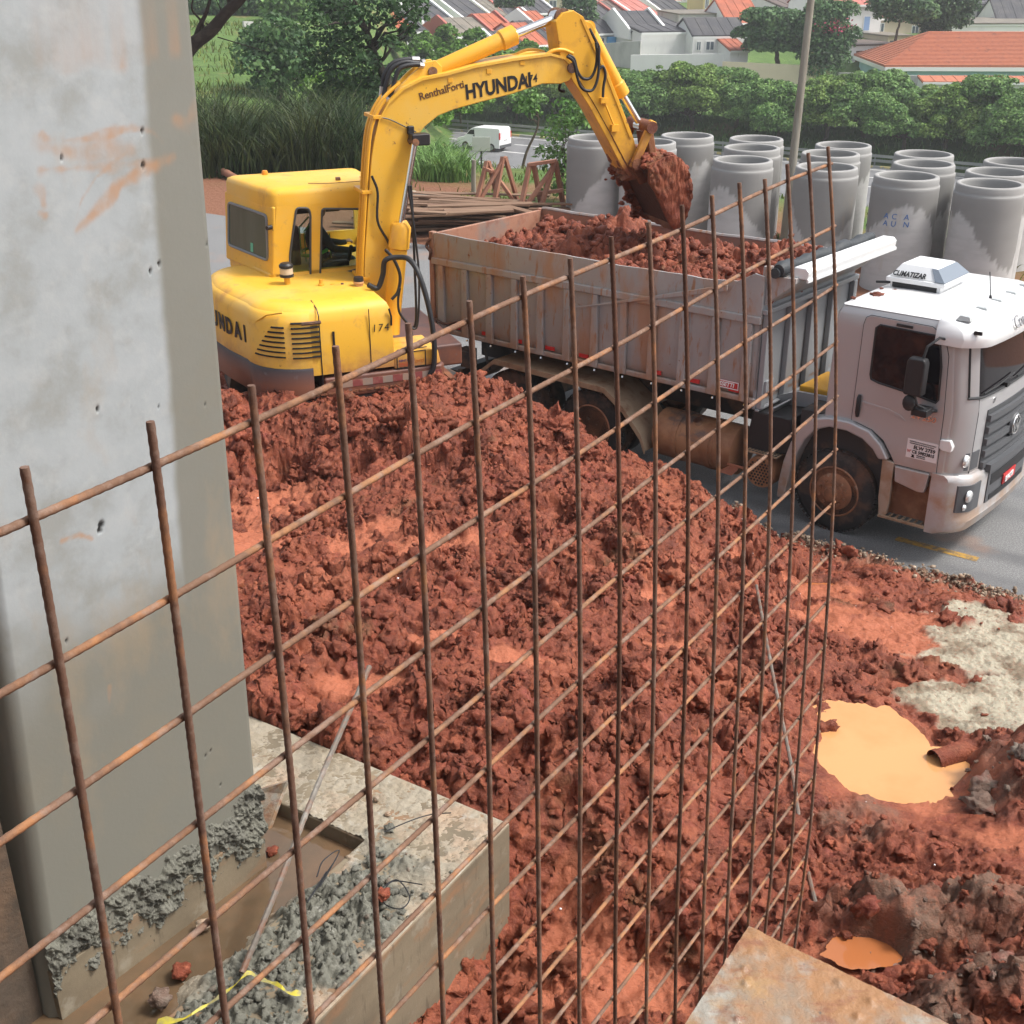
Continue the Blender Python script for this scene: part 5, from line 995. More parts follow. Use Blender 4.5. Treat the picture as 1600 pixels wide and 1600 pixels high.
b = MB(); b.box(XB, XFr, CLf-.05, CLf, 2.55, 2.75); b.box(XB-.25, XB-.1, CLf-.05, CLf, 2.55, 3.36); b.box(-.25, -.15, CLf-.05, CLf, 2.75, 3.36); b.box(XFr-.08, XFr, CLf-.05, CLf, 2.75, 3.36); b.box(XB, XFr, CLf-.05, CLf, 3.27, 3.36); b.build('door_side', MT['yellow'], EX)
b = MB(); b.box(XFr-.06, XFr, CR, CLf, 2.4, 2.65); b.box(XFr-.06, XFr, CR+.01, CR+.07, 2.65, 3.36); b.build('cab_front', MT['yellow'], EX)
# rear wall, leaning a little, with the green rear window
def rx(z, y=CR): return XB-.06*(3.36-z)/.8-SKEW*(y-CR)
yA, yB = CR+.13, CLf-.13; zt_, zb_ = 3.24, 2.70
rw = rnd([(yB, zt_), (yA, zt_-.0), (yA-.02, zb_), (yB+.02, zb_)], .06)
bm = MB()
outer = [(CR+.0, 3.36), (CLf, 3.36), (CLf, 2.50), (CR, 2.50)]
b = MB(); b.add([(rx(z, y)+t, y, z) for t in (0, .05) for y, z in outer], [(0,1,2,3),(7,6,5,4),(0,4,5,1),(1,5,6,2),(2,6,7,3),(3,7,4,0)]); rwall = b.build('cab_rear', MT['yellow'], EX, bevel=.03, seg=3)
b = MB(); n_ = len(rw); b.add([(rx(z, y)-.006, y, z) for y, z in rw] + [(rx(z, y)+.02, y, z) for y, z in rw], [tuple(range(n_)), tuple(range(2*n_-1, n_-1, -1))] + [(i, i+n_, (i+1) % n_+n_, (i+1) % n_) for i in range(n_)]); rg = b.build('rear_window', MT['rearglass'], rwall)
b = MB(); b.tube([(rx(z, y)-.008, y, z) for y, z in rw+[rw[0]]], .017, 6); b.build('window_seal', mat('grey_seal', (.18, .19, .2), .5), rg, smooth=40)
b = MB(); b.add([(rx(z, y)-.009, y, z) for y, z in ((.98,2.73),(.91,2.73),(.91,2.84),(.98,2.84))], [(0,1,2,3)]); b.build('window_sticker', flat('green_sticker', (.10, .42, .28), .5), rg)
b = MB(); b.cyl((XB-.03, CR+.02, 3.12), (XB-.09, CR-.02, 3.12), .03, .025, 12); b.build('rear_lamp', MT['black'], EX); b = MB(); b.lathe([(0, .06), (.03, .055), (.04, .03), (.04, 0)], 14, (XB+.15, CLf-.2, 3.56)); b.build('roof_lamp', mat('amber_lamp', (.7, .25, .02), .3), EX, smooth=40)
b = MB(); b.tube(spline([(XB+.5, CR+.2, 3.575), (XB+.8, CR+.1, 3.575), (XFr-.1, CR+.15, 3.575), (XFr-.2, CR+.4, 3.575)], 5), .005, 5); b.box(-.1, -.05, CR+.3, CR+.36, 3.56, 3.60); b.build('roof_cable', MT['rust'], roof)
# dark side mirror arm seen left of the cab
b = MB(); b.box(-.75, .1, 1.42, 1.62, 3.05, 3.22); b.build('cab_step_guard', MT['black'], EX, bevel=.02)
# ---- seat and operator
b = MB(); b.box(-.62, -.12, .72, 1.18, 2.25, 2.45); b.box(-.74, -.60, .74, 1.16, 2.40, 3.05); b.box(-.74, -.62, .84, 1.06, 3.06, 3.26); b.build('seat', flat('dark_seat', (.03, .032, .034), .8), EX, bevel=.05, seg=3)
b = MB(); b.box(-.55, -.05, .50, .62, 2.35, 2.62); b.cyl((-.05, .56, 2.6), (.0, .56, 2.8), .025); b.build('console', MT['black'], EX, bevel=.02)
def figure(name, verts, edges, radii, m, parent=None, root=0, sub=2):
    me = bpy.data.meshes.new(name); me.from_pydata(verts, edges, []); o = bpy.data.objects.new(name, me); COL.objects.link(o); o.parent = parent
    o.modifiers.new('skin', 'SKIN'); 
    if not me.skin_vertices: 
        bm = bmesh.new(); bm.from_mesh(me); bm.verts.layers.skin.verify(); bm.to_mesh(me); bm.free()
    for i, r in enumerate(radii): me.skin_vertices[0].data[i].radius = r if isinstance(r, tuple) else (r, r)
    me.skin_vertices[0].data[root].use_root = True; s_ = o.modifiers.new('sub', 'SUBSURF'); s_.levels = sub; s_.render_levels = sub
    me.materials.append(m); return o
OP = thing('person', 'operator in a dark jacket with a green safety vest seated in the excavator cab', 'person', EXO+_F*-.38+_L*.95+np.array([0, 0, 2.46]), EXA)
V = [(0,0,.08),(.0,0,.28),(.02,0,.46),(.05,0,.58),(.07,0,.70),(.09,0,.80),  (.03,.19,.50),(.17,.26,.28),(.40,.22,.24),(.48,.20,.25), (.03,-.19,.50),(.17,-.26,.28),(.40,-.24,.24),(.48,-.24,.25), (.12,.10,.08),(.46,.12,.10),(.50,.12,-.30),(.62,.12,-.34),(.12,-.10,.08),(.46,-.12,.10),(.50,-.12,-.30),(.62,-.12,-.34)]
E_ = [(0,1),(1,2),(2,3),(3,4),(4,5),(2,6),(6,7),(7,8),(8,9),(2,10),(10,11),(11,12),(12,13),(0,14),(14,15),(15,16),(16,17),(0,18),(18,19),(19,20),(20,21)]
R = [(.16,.13),(.15,.12),(.17,.12),(.055,.055),(.085,.095),(.08,.09),.075,.052,.04,.035,.075,.052,.04,.035,.09,.07,.055,.045,.09,.07,.055,.045]
MT['jacket'] = mat('dark_jacket', (.022, .032, .035), .8, bump=[(12, .4, .02)])
figure('body', V, E_, R, MT['jacket'], OP)
b = MB(); b.lathe([(0,.13),(.05,.125),(.085,.09),(.1,.03),(.098,-.03),(.085,-.08),(.06,-.12),(.03,-.135),(0,-.138)], 18, (.08, 0, .76)); b.tube([(.165,0,.775),(.20,0,.745),(.175,0,.73)], [.012,.018,.012], 8)
for s_ in (-1, 1): b.lathe([(0,.012),(.014,0),(0,-.012)], 8, (.166, s_*.034, .785)); b.lathe([(0,.03),(.018,.01),(.018,-.02),(0,-.035)], 8, (.075, s_*.1, .755))
b.tube([(.155,-.028,.70),(.168,0,.698),(.155,.028,.70)], .007, 6); b.build('head', mat('skin', (.30, .16, .10), .55), OP, smooth=60)
b = MB(); b.lathe([(0,.155),(.06,.148),(.098,.105),(.108,.05),(.104,.03)], 18, (.072, 0, .76)); b.prism([(.12,-.08),(.24,-.06),(.25,0),(.24,.06),(.12,.08)], .79, .80, 'z'); b.build('cap', flat('dark_cap', (.03, .03, .035), .8), OP, smooth=50)
b = MB()
for y in (-.13, .13): b.loft([[(-.15,y-.035,.12),(-.15,y+.035,.12)],[(-.15,y-.035,.5),(-.15,y+.035,.5)],[(-.02,y-.035,.62),(-.02,y+.035,.62)],[(.17,y-.035,.45),(.17,y+.035,.45)],[(.17,y-.035,.12),(.17,y+.035,.12)]], closed=False)
b.tube([(.18*math.cos(a), .20*math.sin(a), .22+.04*math.cos(a)) for a in np.linspace(0, 6.28, 24)], .022, 6, flat=1); b.build('vest_stripes', flat('lime_vest', (.16, .48, .06), .6), OP)
for s_ in (-1, 1):
    for k in range(4): b = MB(); yy = s_*(.22 if s_ > 0 else .24)+(k-1.5)*.018; b.tube([(.47, yy, .262), (.52, yy, .268), (.545, yy, .25), (.54, yy, .225)], [.010,.010,.009,.007], 7); b.build('finger', bpy.data.materials['skin'], OP, smooth=60)
    b = MB(); b.tube([(.46, s_*.19, .255), (.50, s_*.175, .262), (.53, s_*.18, .255)], [.012,.011,.008], 7); b.build('thumb', bpy.data.materials['skin'], OP, smooth=60)
# ---- boom
BW = .20
top_ = [(585,215),(592,185),(607,158),(630,136),(660,121),(700,113),(740,102),(800,91),(860,83),(880,88),(893,100),(897,112),(890,126),(876,131)]
low_ = [(848,131),(800,147),(750,160),(710,171),(685,181),(664,198),(651,215),(645,232),(636,280),(627,330),(618,380),(610,430),(603,480),(600,505),(585,512),(573,500),(568,470),(570,400),(575,320),(580,250)]
bo = xz(top_+low_, -BW)
b = MB(); b.prism(bo, -BW, BW); boom = b.build('boom', MT['yellow'], EX, bevel=.012)
b = MB()
for s_ in (-1, 1): pp = xz(top_, -BW); b.prism(pp[:-3] + [(x+.0, z-.03) for x, z in pp[:-3][::-1]], s_*(BW+.012)-.012, s_*(BW+.012)+.012)
b.build('boom_flange', MT['yellow'], boom)
gus = xz([(612,148),(640,118),(664,97),(680,94),(690,104),(690,122),(650,130)], -.09)
for y in (-.11, .07): b = MB(); b.prism(gus, y, y+.04); b.build('cylinder_bracket', MT['yellow'], boom, bevel=.008)
pin = ex(676, 112, -.12)
b = MB(); b.cyl((pin[0], -.135, pin[2]), (pin[0], -.11, pin[2]), .055, n=16); q = ex(893, 106, -BW); b.cyl((q[0], -BW-.03, q[2]), (q[0], -BW, q[2]), .06, n=16); b.build('pivot_pins', MT['rust'], boom)['kind'] = 'stuff'
fnt = lambda px, py, px2, py2, y: (ex(px, py, y), ex(px2, py2, y))
a_, c_ = fnt(656, 157, 720, 138, -BW-.003); lettering('hirer_name', 'RenthalForti', .118, flat('brown_print', (.10, .04, .02), .5), boom, frame((a_[0], -BW-.003, a_[2]), (c_[0]-a_[0], 0, c_[2]-a_[2]), (0, 0, 1)), .002, 0, .96, bold=.0012)
a_, c_ = fnt(728, 155, 818, 137, -BW-.003); lettering('maker_name', 'HYUNDAI', .225, MT['blackprint'], boom, frame((a_[0], -BW-.003, a_[2]), (c_[0]-a_[0], 0, c_[2]-a_[2]), (0, 0, 1)), .002, .05, .84, bold=.008)
a_, c_ = fnt(819, 132, 842, 127, -BW-.003); lettering('fleet_number', '174', .13, MT['blackprint'], boom, frame((a_[0], -BW-.003, a_[2]), (c_[0]-a_[0], 0, c_[2]-a_[2]), (0, 0, 1)), .002, .15, .9, bold=.001)
# pipes along the boom's back
off_ = xz([(588,490),(577,400),(582,300),(590,215),(598,184),(613,155),(636,133),(662,119)], 0.)
for k, y in enumerate((-.19, -.15, -.11, -.04, .08, .14)):
    r = .021; ofs = .05+.012*(k % 2)
    pts = [(577-ofs*0, 0)]; P_ = []
    base_ = xz([(572,470),(573,400),(578,310),(584,222),(592,187),(607,160),(630,138)][: 7 if k not in (1, 3) else 6], 0.) if k > 3 else xz([(572,470),(573,400),(578,310),(584,222),(592,187),(607,160),(630,138)][: 7 if k % 2 else 6], -BW)
    c0 = np.array([.9, 3.9]); P_ = []
    for x, z in base_: d = np.array([x, z])-np.array([.75, min(z, 4.0)]); d = d/np.linalg.norm(d); P_.append((x+d[0]*ofs, y, z+d[1]*ofs))
    b = MB(); b.tube(spline(P_, 4), r, 7); b.build('boom_pipe', MT['cylyellow'], boom, smooth=50)
b = MB()
for (px, py) in ((574,435),(577,300),(594,183)):
    q = ex(px, py, -BW); b.box(q[0]-.09, q[0]+.03, -BW-.02, .17, q[2]-.02, q[2]+.02)
b.build('pipe_clamps', MT['cylyellow'], boom, bevel=.005)['kind'] = 'stuff'
def on(l, y): return [tuple(ex(px, py, y_)) for (px, py), y_ in zip(l, y if hasattr(y, '__len__') else [y]*len(l))]
for l, y in (([(612,168),(640,148),(680,132),(730,119),(790,105),(840,94),(862,80),(880,78),(895,84)], -.17), ([(690,116),(740,104),(790,92),(818,80),(835,78),(850,82)], .12), ([(690,121),(740,108),(790,96),(820,84),(842,82)], .02)):
    b = MB(); b.tube(spline(on(l, y), 5), .022, 8); b.build('top_pipe', MT['cylyellow'], boom, smooth=50)
b = MB()
for px, py in ((700,124),(760,110),(812,97)): q = ex(px, py, -.12); b.box(q[0]-.03, q[0]+.03, -.21, .05, q[2]-.03, q[2]+.025)
b.build('top_clamps', MT['cylyellow'], boom, bevel=.004)['kind'] = 'stuff'
MT['fitting'] = flat('steel_fitting', (.55, .53, .5), .35, .8)
for l, y in (([(598,157),(601,142),(607,118),(616,104),(634,97),(654,99),(664,96)], -.05), ([(605,160),(612,145),(618,122),(626,106),(648,101),(662,103)], -.12), ([(596,152),(600,120),(612,100),(632,93),(655,93)], .03)):
    P_ = spline(on(l, y), 6); b = MB(); b.tube(P_, .027, 8); h_ = b.build('hose', MT['hose'], EX, smooth=50)
    b = MB(); b.tube([P_[0], P_[3]], .034, 8); b.tube([P_[-1], P_[-4]], .034, 8); b.build('hose_ends', MT['fitting'], h_, smooth=40)['kind'] = 'stuff'
b = MB(); b.tube(spline(on([(593,183),(610,187),(635,199),(650,206)], -.215), 5), .007, 5); b.build('lamp_cable', MT['black'], boom)
q = ex(652, 216, -.26); b = MB(); b.box(q[0]-.10, q[0]+.12, -.38, -.22, q[2]-.07, q[2]+.06); b.box(q[0]-.11, q[0]-.03, -.26, -.2, q[2]+.04, q[2]+.14); wl_ = b.build('work_lamp', MT['black'], EX, bevel=.015)
b = MB(); b.box(q[0]+.12, q[0]+.125, -.36, -.24, q[2]-.05, q[2]+.04); b.build('lens', MT['lens'], wl_)
# lift cylinders either side of the boom
for y in (-.36, .36):
    t0, t1, t2 = ex(648, 222, -.36), ex(626, 355, -.36), ex(610, 520, -.36)
    b = MB(); b.tube([(t1[0], y, t1[2]-.0), (t0[0], y, t0[2])], .036, 14); rd = b.build('lift_rod', MT['rod'], EX, smooth=40)
    b = MB(); b.tube([(t2[0], y, t2[2]), (t1[0]*.15+t2[0]*.85, y, t1[2]*.15+t2[2]*.85), (t1[0]*.8+t2[0]*.2, y, t1[2]*.8+t2[2]*.2), (t1[0]*.81+t2[0]*.19, y, t1[2]*.81+t2[2]*.19), (t1[0], y, t1[2]), (t1[0]-.01, y, t1[2]+.06)], [.115,.105,.105,.125,.125,.09], 20); b.build('lift_cylinder', MT['cylyellow'], EX, smooth=35)
b = MB(); b.cyl((ex(648,222,-.36)[0], -.41, ex(648,222,-.36)[2]), (ex(648,222,-.36)[0], .41, ex(648,222,-.36)[2]), .04); b.build('lift_pin', MT['rust'], EX)
# hoses at the boom foot and down the front right corner
for l, y, r in (([(575,445),(590,450),(598,430),(602,407),(622,402),(640,406),(655,430),(670,480),(678,530),(678,570),(672,585)], [-.6,-.6,-.62,-.66,-.7,-.8,-.95,-1.05,-1.1,-1.1,-1.08], .032), ([(602,390),(615,405),(625,430),(622,455),(612,468)], -.55, .02), ([(642,290),(645,340),(648,420),(650,500),(640,515)], -.5, .016), ([(638,290),(650,380),(655,440),(652,508),(640,512)], -.55, .014), ([(625,450),(622,470),(625,490),(640,510),(644,525)], -.75, .015), ([(581,275),(590,300),(590,345),(605,375),(615,395)], -.24, .016)):
    b = MB(); b.tube(spline(on(l, y), 6), r, 8); b.build('hose', MT['hose'], EX, smooth=50)
# ---- stick
AW = .17
near = [(868,34),(880,20),(896,16),(912,26),(930,68),(950,112),(975,175),(990,215),(1001,255),(998,272),(984,276),(972,262),(945,210),(920,165),(897,130),(884,108),(876,90),(872,60)]
st_ = xz(near, -AW); b = MB(); b.prism(st_, -AW, AW); stick = b.build('stick', MT['yelloworn'], EX, bevel=.01)
# mud caked on the underside of the stick
und = xz([(893,122),(915,157),(942,205),(970,258),(984,276)], 0); V = []; b = MB(); rr = []
for i in range(40):
    t = i/39*(len(und)-1); k = min(int(t), len(und)-2); f_ = t-k; x, z = und[k][0]*(1-f_)+und[k+1][0]*f_, und[k][1]*(1-f_)+und[k+1][1]*f_; th = .006+.075*sst(.35, 1., i/39)*(1+.5*math.sin(i*2.3)*math.sin(i*.9)) + .01*rs.rand()
    rr.append([(x+.02, y, z) if j in (0, 8) else (x-.83*th*(.55+.9*rs.rand())-.005, y, z-.5*th*(.5+rs.rand())) for j, y in enumerate(np.linspace(-AW-.01, AW+.02, 9))])
b.loft(rr, closed=False); b.build('caked_mud', MT['armmud'], stick)
b = MB()
pp = xz([(912,28),(930,70),(950,114),(974,176),(988,214)], -AW-.012); b.prism(pp+[(x-.035, z-.01) for x, z in pp[::-1]], -AW-.012, -AW); b.build('stick_edge', MT['yelloworn'], stick)
q = ex(874, 26, 0); b = MB()
for y in (-.12, .08): b.lathe([(.045, 0), (.10, 0), (.10, .05), (.045, .05)], 20, (q[0], y, q[2]), 'y', closed=True); 
b.cyl((q[0], -.16, q[2]), (q[0], .16, q[2]), .045); b.build('stick_head_pin', MT['rust'], stick, smooth=40)
def cylinder(nm, p0, p1, p2, rb, rr_, y, rod='rod', neck=1.2):
    p0, p1, p2 = [Vector((p[0], y, p[2])) for p in (p0, p1, p2)]; d = p1-p0
    b = MB(); b.tube([p0, p0+d*.06, p0+d*.8, p0+d*.82, p1-d*.02, p1], [rb*.8, rb, rb, rb*neck, rb*neck, rb*.8], 20); b.tube([p0+Vector((0, -.07, 0)), p0+Vector((0, .07, 0))], rb*.95, 14); c = b.build(nm+'_cylinder', MT['cylyellow'], EX, smooth=38)
    b = MB(); b.tube([p1, p2], rr_, 14); b.tube([p2+Vector((0, -.08, 0)), p2+Vector((0, .08, 0))], rr_*1.7, 14); b.build(nm+'_rod', MT[rod], EX, smooth=40); return c
cylinder('stick', ex(676, 112, 0), ex(806, 53, 0), ex(871, 27, 0), .098, .05, 0)
cylinder('bucket', ex(918, 42, 0), ex(974, 150, 0), ex(1001, 196, 0), .078, .042, 0)
b = MB(); b.prism(xz([(905,28),(925,36),(932,50),(922,62),(912,50)], -.1), -.1, .1); b.build('cylinder_lug', MT['yelloworn'], stick, bevel=.01)
for l, y in (([(888,86),(897,92),(902,110),(910,122),(922,122),(930,108),(933,85),(931,66)], -.23), ([(886,88),(896,96),(902,120),(908,136),(918,142),(928,138),(935,115),(936,75)], -.27), ([(936,108),(942,104),(946,116),(943,135),(942,152)], -.22), ([(876,128),(874,140),(882,143)], .2), ([(921,45),(930,62),(936,75),(935,90)], -.14)):
    b = MB(); b.tube(spline(on(l, y), 6), .018, 8); b.build('hose', MT['hose'], EX, smooth=50)
b = MB(); b.tube(on([(943,156),(960,198)], -.20), .012, 6); q1, q2 = ex(944, 157, -.2), ex(961, 200, -.2); b.box(q1[0]-.05, q1[0]+.05, -.22, -.17, q1[2]-.03, q1[2]+.03); b.box(q2[0]-.05, q2[0]+.05, -.22, -.17, q2[2]-.04, q2[2]+.04); b.build('stick_pipe', MT['cylyellow'], stick)
# ---- linkage and bucket
def link(nm, a, c, y0, y1, w, m):
    b = MB(); p, q = ex(*a, 0), ex(*c, 0); d = np.array([q[0]-p[0], q[2]-p[2]]); d /= np.linalg.norm(d); n = np.array([-d[1], d[0]])
    P_ = [(p[0]-d[0]*w+n[0]*w*.7, p[2]-d[1]*w+n[1]*w*.7), (p[0]-d[0]*w-n[0]*w*.7, p[2]-d[1]*w-n[1]*w*.7), (q[0]+d[0]*w-n[0]*w*.7, q[2]+d[1]*w-n[1]*w*.7), (q[0]+d[0]*w+n[0]*w*.7, q[2]+d[1]*w+n[1]*w*.7)]
    b.prism(P_, y0, y1); b.build(nm, MT[m], EX, bevel=.02)
link('side_link', (979, 250), (1003, 194), -.27, -.20, .075, 'yelloworn'); link('side_link', (979, 250), (1003, 194), .20, .27, .075, 'armmud')
link('bucket_link', (1006, 196), (1013, 244), -.15, .15, .075, 'armmud')
b = MB(); q = ex(1002, 195, 0); b.cyl((q[0], -.30, q[2]), (q[0], .30, q[2]), .075, n=14); q = ex(980, 252, 0); b.cyl((q[0], -.29, q[2]), (q[0], .29, q[2]), .07, n=14); b.build('link_pins', MT['armmud'], EX, smooth=40)['kind'] = 'stuff'
# bucket: curved shell between two side plates, mud inside
BY = .48
shell = [(1012,262),(1025,252),(1043,243),(1060,246),(1072,262),(1078,285),(1077,312),(1070,340),(1060,364)]
mouth = [(1046,352),(1034,328),(1022,300),(1012,286)]
sh = xz(shell, -BY); mo = xz(mouth, -BY)
cxz = np.mean(np.array(sh+mo), 0)
b = MB(); n_ = 9; ys_ = np.linspace(-BY, BY, 14); shs = [tuple(p) for p in spline([(x, 0, z) for x, z in sh], 4)]
outr = [[(x+.008*rs.randn(), y, z+.008*rs.randn()) for x, _, z in shs] for y in ys_]; inr = [[(x+(cxz[0]-x)*.12, y, z+(cxz[1]-z)*.12) for x, _, z in shs] for y in ys_]
b.loft([o_ + i_[::-1] for o_, i_ in zip(outr, inr)]); bk = b.build('bucket', MT['armmud'], EX, smooth=60)
b = MB()
poly = [(p[0], p[2]) for p in shs] + mo
for y0, y1 in ((-BY-.03, -BY+.01), (BY-.01, BY+.03)): b = MB(); b.prism(poly, y0, y1); b.build('bucket_side', MT['clod'], bk, bevel=.012)
# mud plastered over the near side plate and inside
bm = bmesh.new(); vs = [bm.verts.new((x, -BY-.03, z)) for x, z in poly]; bm.faces.new(vs); bmesh.ops.triangulate(bm, faces=bm.faces); 
for _ in range(4): bmesh.ops.subdivide_edges(bm, edges=bm.edges[:], cuts=1, use_grid_fill=True)
PV = np.array([v_.co[:] for v_ in bm.verts]); bdv = np.array([v_.is_boundary for v_ in bm.verts])
wk, ck = worley(PV[:, 0]*8, PV[:, 2]*8, 5); wk2, _ = worley(PV[:, 0]*20, PV[:, 2]*20, 6); hgt = .05*(.55-wk)*(.4+ck)+.03*(.5-wk2)+.03; hgt[bdv] *= .2
for v_, h_ in zip(bm.verts, hgt): v_.co.y -= max(h_, 0)
me = bpy.data.meshes.new('plastered_mud'); bm.to_mesh(me); bm.free(); me.materials.append(MT['clod']); me.polygons.foreach_set('use_smooth', [True]*len(me.polygons)); o = bpy.data.objects.new('plastered_mud', me); COL.objects.link(o); o.parent = bk
b = MB(); b.prism([(x+(cxz[0]-x)*.16, z+(cxz[1]-z)*.16) for x, z in [(p[0], p[2]) for p in shs]], -BY+.04, BY-.04); b.build('bucket_inside', mat('dark_wet_mud', (.05, .017, .012), .6, bump=[(20, .8, .03)]), bk)
for y in (-.2, .16): b = MB(); b.prism(xz([(1000,262),(1008,244),(1022,240),(1032,250),(1040,250),(1012,275),(990,285),(978,262),(985,250)], 0), y, y+.05); b.build('bucket_ear', MT['armmud'], bk, bevel=.012)
P_ = []; S_ = []
for k in range(260):
    t = rs.rand(); i = int(t*(len(shs)-1)); x, _, z = shs[i]; s_ = .012+.04*rs.rand()**2; y = rs.uniform(-BY, BY); P_.append(EXO*[1,1,0]+_F*x+_L*y+np.array([0, 0, z])); S_.append(s_)
for k in range(120):
    x, z = mo[rs.randint(4)]; s_ = .015+.035*rs.rand()**2; P_.append(EXO*[1,1,0]+_F*(x+.03*rs.randn())+_L*(BY+.02*rs.randn())+np.array([0, 0, z+.05*rs.randn()])); S_.append(s_)
for k in range(90):
    p = ex(1015+rs.uniform(-12, 30), 262-rs.uniform(0, 16), rs.uniform(-.3, .3)); s_ = .012+.035*rs.rand()**2; P_.append(EXO*[1,1,0]+_F*p[0]+_L*p[1]+np.array([0, 0, p[2]])); S_.append(s_)
o = scatter('stuck_clods', np.array(P_), np.array(S_), 2, MT['clod'], 91, .4); o.parent = bk; o.matrix_parent_inverse = (Matrix.Translation(EXO) @ Matrix.Rotation(EXA, 4, 'Z')).inverted()
# ---- tracks (mostly behind the mud)
for y in (-.85, .85):
    b = MB(); pr = [(-1.30+.36*math.cos(a), 1.12+.34*math.sin(a)) for a in np.linspace(math.pi/2, 3*math.pi/2, 9)] + [(.72+.36*math.cos(a), 1.12+.34*math.sin(a)) for a in np.linspace(-math.pi/2, math.pi/2, 9)]
    b.prism(pr, y-.2, y+.2); tr = b.build('track', MT['chassis'], EX)
    for k in range(23):
        x = -1.35+k*.093; b = MB(); b.box(x, x+.075, y-.23, y+.23, 1.455, 1.475); b.build('track_pad', MT['armmud'], tr)
b = MB(); b.cyl((0, 0, 1.0), (0, 0, 1.42), .45, n=24); b.build('swing_bearing', MT['chassis'], EX)
# ------------------------------------------------------------------ concrete pipes stored on end beyond the road
MT['pipe'] = mat('pipe_concrete', (.50, .495, .485), .8, layers=[((.40, .395, .385), 1.4, .45, .65, .7, (1, 1, 3)), ((.20, .195, .185), 'damp', 0, 1, .9, (1,1,1), 'attr', None), ((.36, .28, .2), 1.2, .62, .74, .4, (1.5, 1.5, .4))], bump=[(30, .15, .006)])
def pipe_mesh(seed, D=1.28, Hh=2.3):
    r = D/2; zs = np.r_[np.linspace(0, Hh-.17, 46), Hh-.165, Hh-.16, Hh-.12, Hh-.03, Hh-.008, Hh, Hh, Hh-.01, Hh-.05, 0]
    rr = np.r_[np.full(46, r), r-.004, r-.02, r-.022, r-.024, r-.034, r-.05, r-.10, r-.112, r-.115, r-.115]
    th = np.linspace(0, 2*np.pi, 97); T, Z = np.meshgrid(th, zs); Rr = np.repeat(rr[:, None], 97, 1)
    lv = 1.35+.28*np.sin(T+seed)+.30*np.cos(2*T+seed*2.1)+.16*pnoise(T*3.2, T*0+seed, seed)+.10*pnoise(T*9, T*0+seed, seed+3)
    inner = np.arange(len(zs))[:, None] >= 53
    damp = np.where(inner, .75, .12+.82*sst(-.035, .035, Z-lv)*(1-.25*sst(1.9, 2.3, Z)))
    k = np.abs(np.mod(th, 2*np.pi)-2*np.pi) < 1e-6
    o = grid_mesh('concrete_pipe', Rr*np.cos(T), Rr*np.sin(T), Z, MT['pipe'], {'damp': damp}); return o
PIPES = [(929,214,'pale grey concrete pipe on end, farthest left of the stored pipes'),(1014,221,'concrete pipe on end hidden behind the excavator bucket linkage'),(1074,211,'concrete pipe on end just right of the muddy bucket'),
 (1161,249,'short-looking concrete pipe at the front of its row, left of the leaning pole'),(1175,230,'concrete pipe on end in the middle of the row left of the pole'),(1182,216,'concrete pipe at the back of the row left of the pole'),
 (1292,260,'concrete pipe at the front of the row right of the leaning pole'),(1298,239,'concrete pipe in the middle of the row right of the pole'),(1318,226,'concrete pipe at the back of the row right of the pole'),
 (1417,274,'concrete pipe with blue scrawled letters, above the tarp housing'),(1444,255,'concrete pipe right behind the one with blue letters'),(1444,240,'rearmost concrete pipe of the row with the blue letters'),
 (1548,286,'big concrete pipe with jagged damp mark behind the truck cab'),(1560,268,'concrete pipe second from the front behind the truck cab'),(1586,252,'concrete pipe at the back of the rightmost row')]
protos = {}; pipe_at = {}
for i, (px, py, lab) in enumerate(PIPES):
    p = atz(px, py, 2.15); k = i % 5
    if k not in protos: o = protos[k] = pipe_mesh(k*3+1)
    else: o = protos[k].copy(); COL.objects.link(o)
    o.location = (p[0], p[1], -.15); o.rotation_euler = (0, 0, (i*1.7) % 6.28); tag(o, lab, 'concrete pipe', 'concrete pipes stored on end beyond the road'); pipe_at[i] = (p, o)
p, o = pipe_at[9]; blue = flat('blue_chalk', (.06, .16, .42), .7)
c0 = atz(1376, 344, 1.35); dirv = Vector((-p[0]*.5-.28, -p[1], 0)).normalized()
ang = math.atan2(dirv.y, dirv.x)-.42
for k, (ch, row) in enumerate((('A', 0), ('C', 0), ('A', 0), ('A', 1), ('U', 1), ('N', 1))):
    a = ang+((k % 3)-(0 if k % 3 < 2 else -.5))*.24-.25; n_ = Vector((math.cos(a), math.sin(a), 0)); t_ = Vector((-n_.y, n_.x, 0)); q = Vector((p[0], p[1], 1.42-row*.14))+n_*.644
    l = lettering('chalk_letter', ch, .15, blue, None, frame(q, t_, (0, 0, 1)), .001, .1); M_ = l.matrix_local.copy(); l.parent = o; l.matrix_parent_inverse = (Matrix.Translation(o.location) @ Matrix.Rotation(o.rotation_euler.z, 4, 'Z')).inverted()
# leaning utility pole
q0, q1 = atz(1222, 404, -.05), aty(1270, -25, 26.9); q0[1] = 26.6
q0 = aty(1222, 404, 26.6); d = q1-q0; q0 = q0-d*((q0[2]+.3)/d[2])
MT['pole'] = mat('pole_wood', (.26, .235, .19), .85, layers=[((.17, .14, .11), 2, .45, .65, .8, (3, 3, .3)), ((.33, .32, .27), 3, .5, .7, .6, (3, 3, .3))], bump=[(8, .5, .02, (4, 4, .3))])
b = MB(); b.tube([q0+d*t for t in np.linspace(0, 1.25, 14)], np.linspace(.095, .07, 14), 14); tag(b.build('utility_pole', MT['pole'], smooth=60), 'tall thin weathered pole leaning in front of the stored concrete pipes', 'pole')
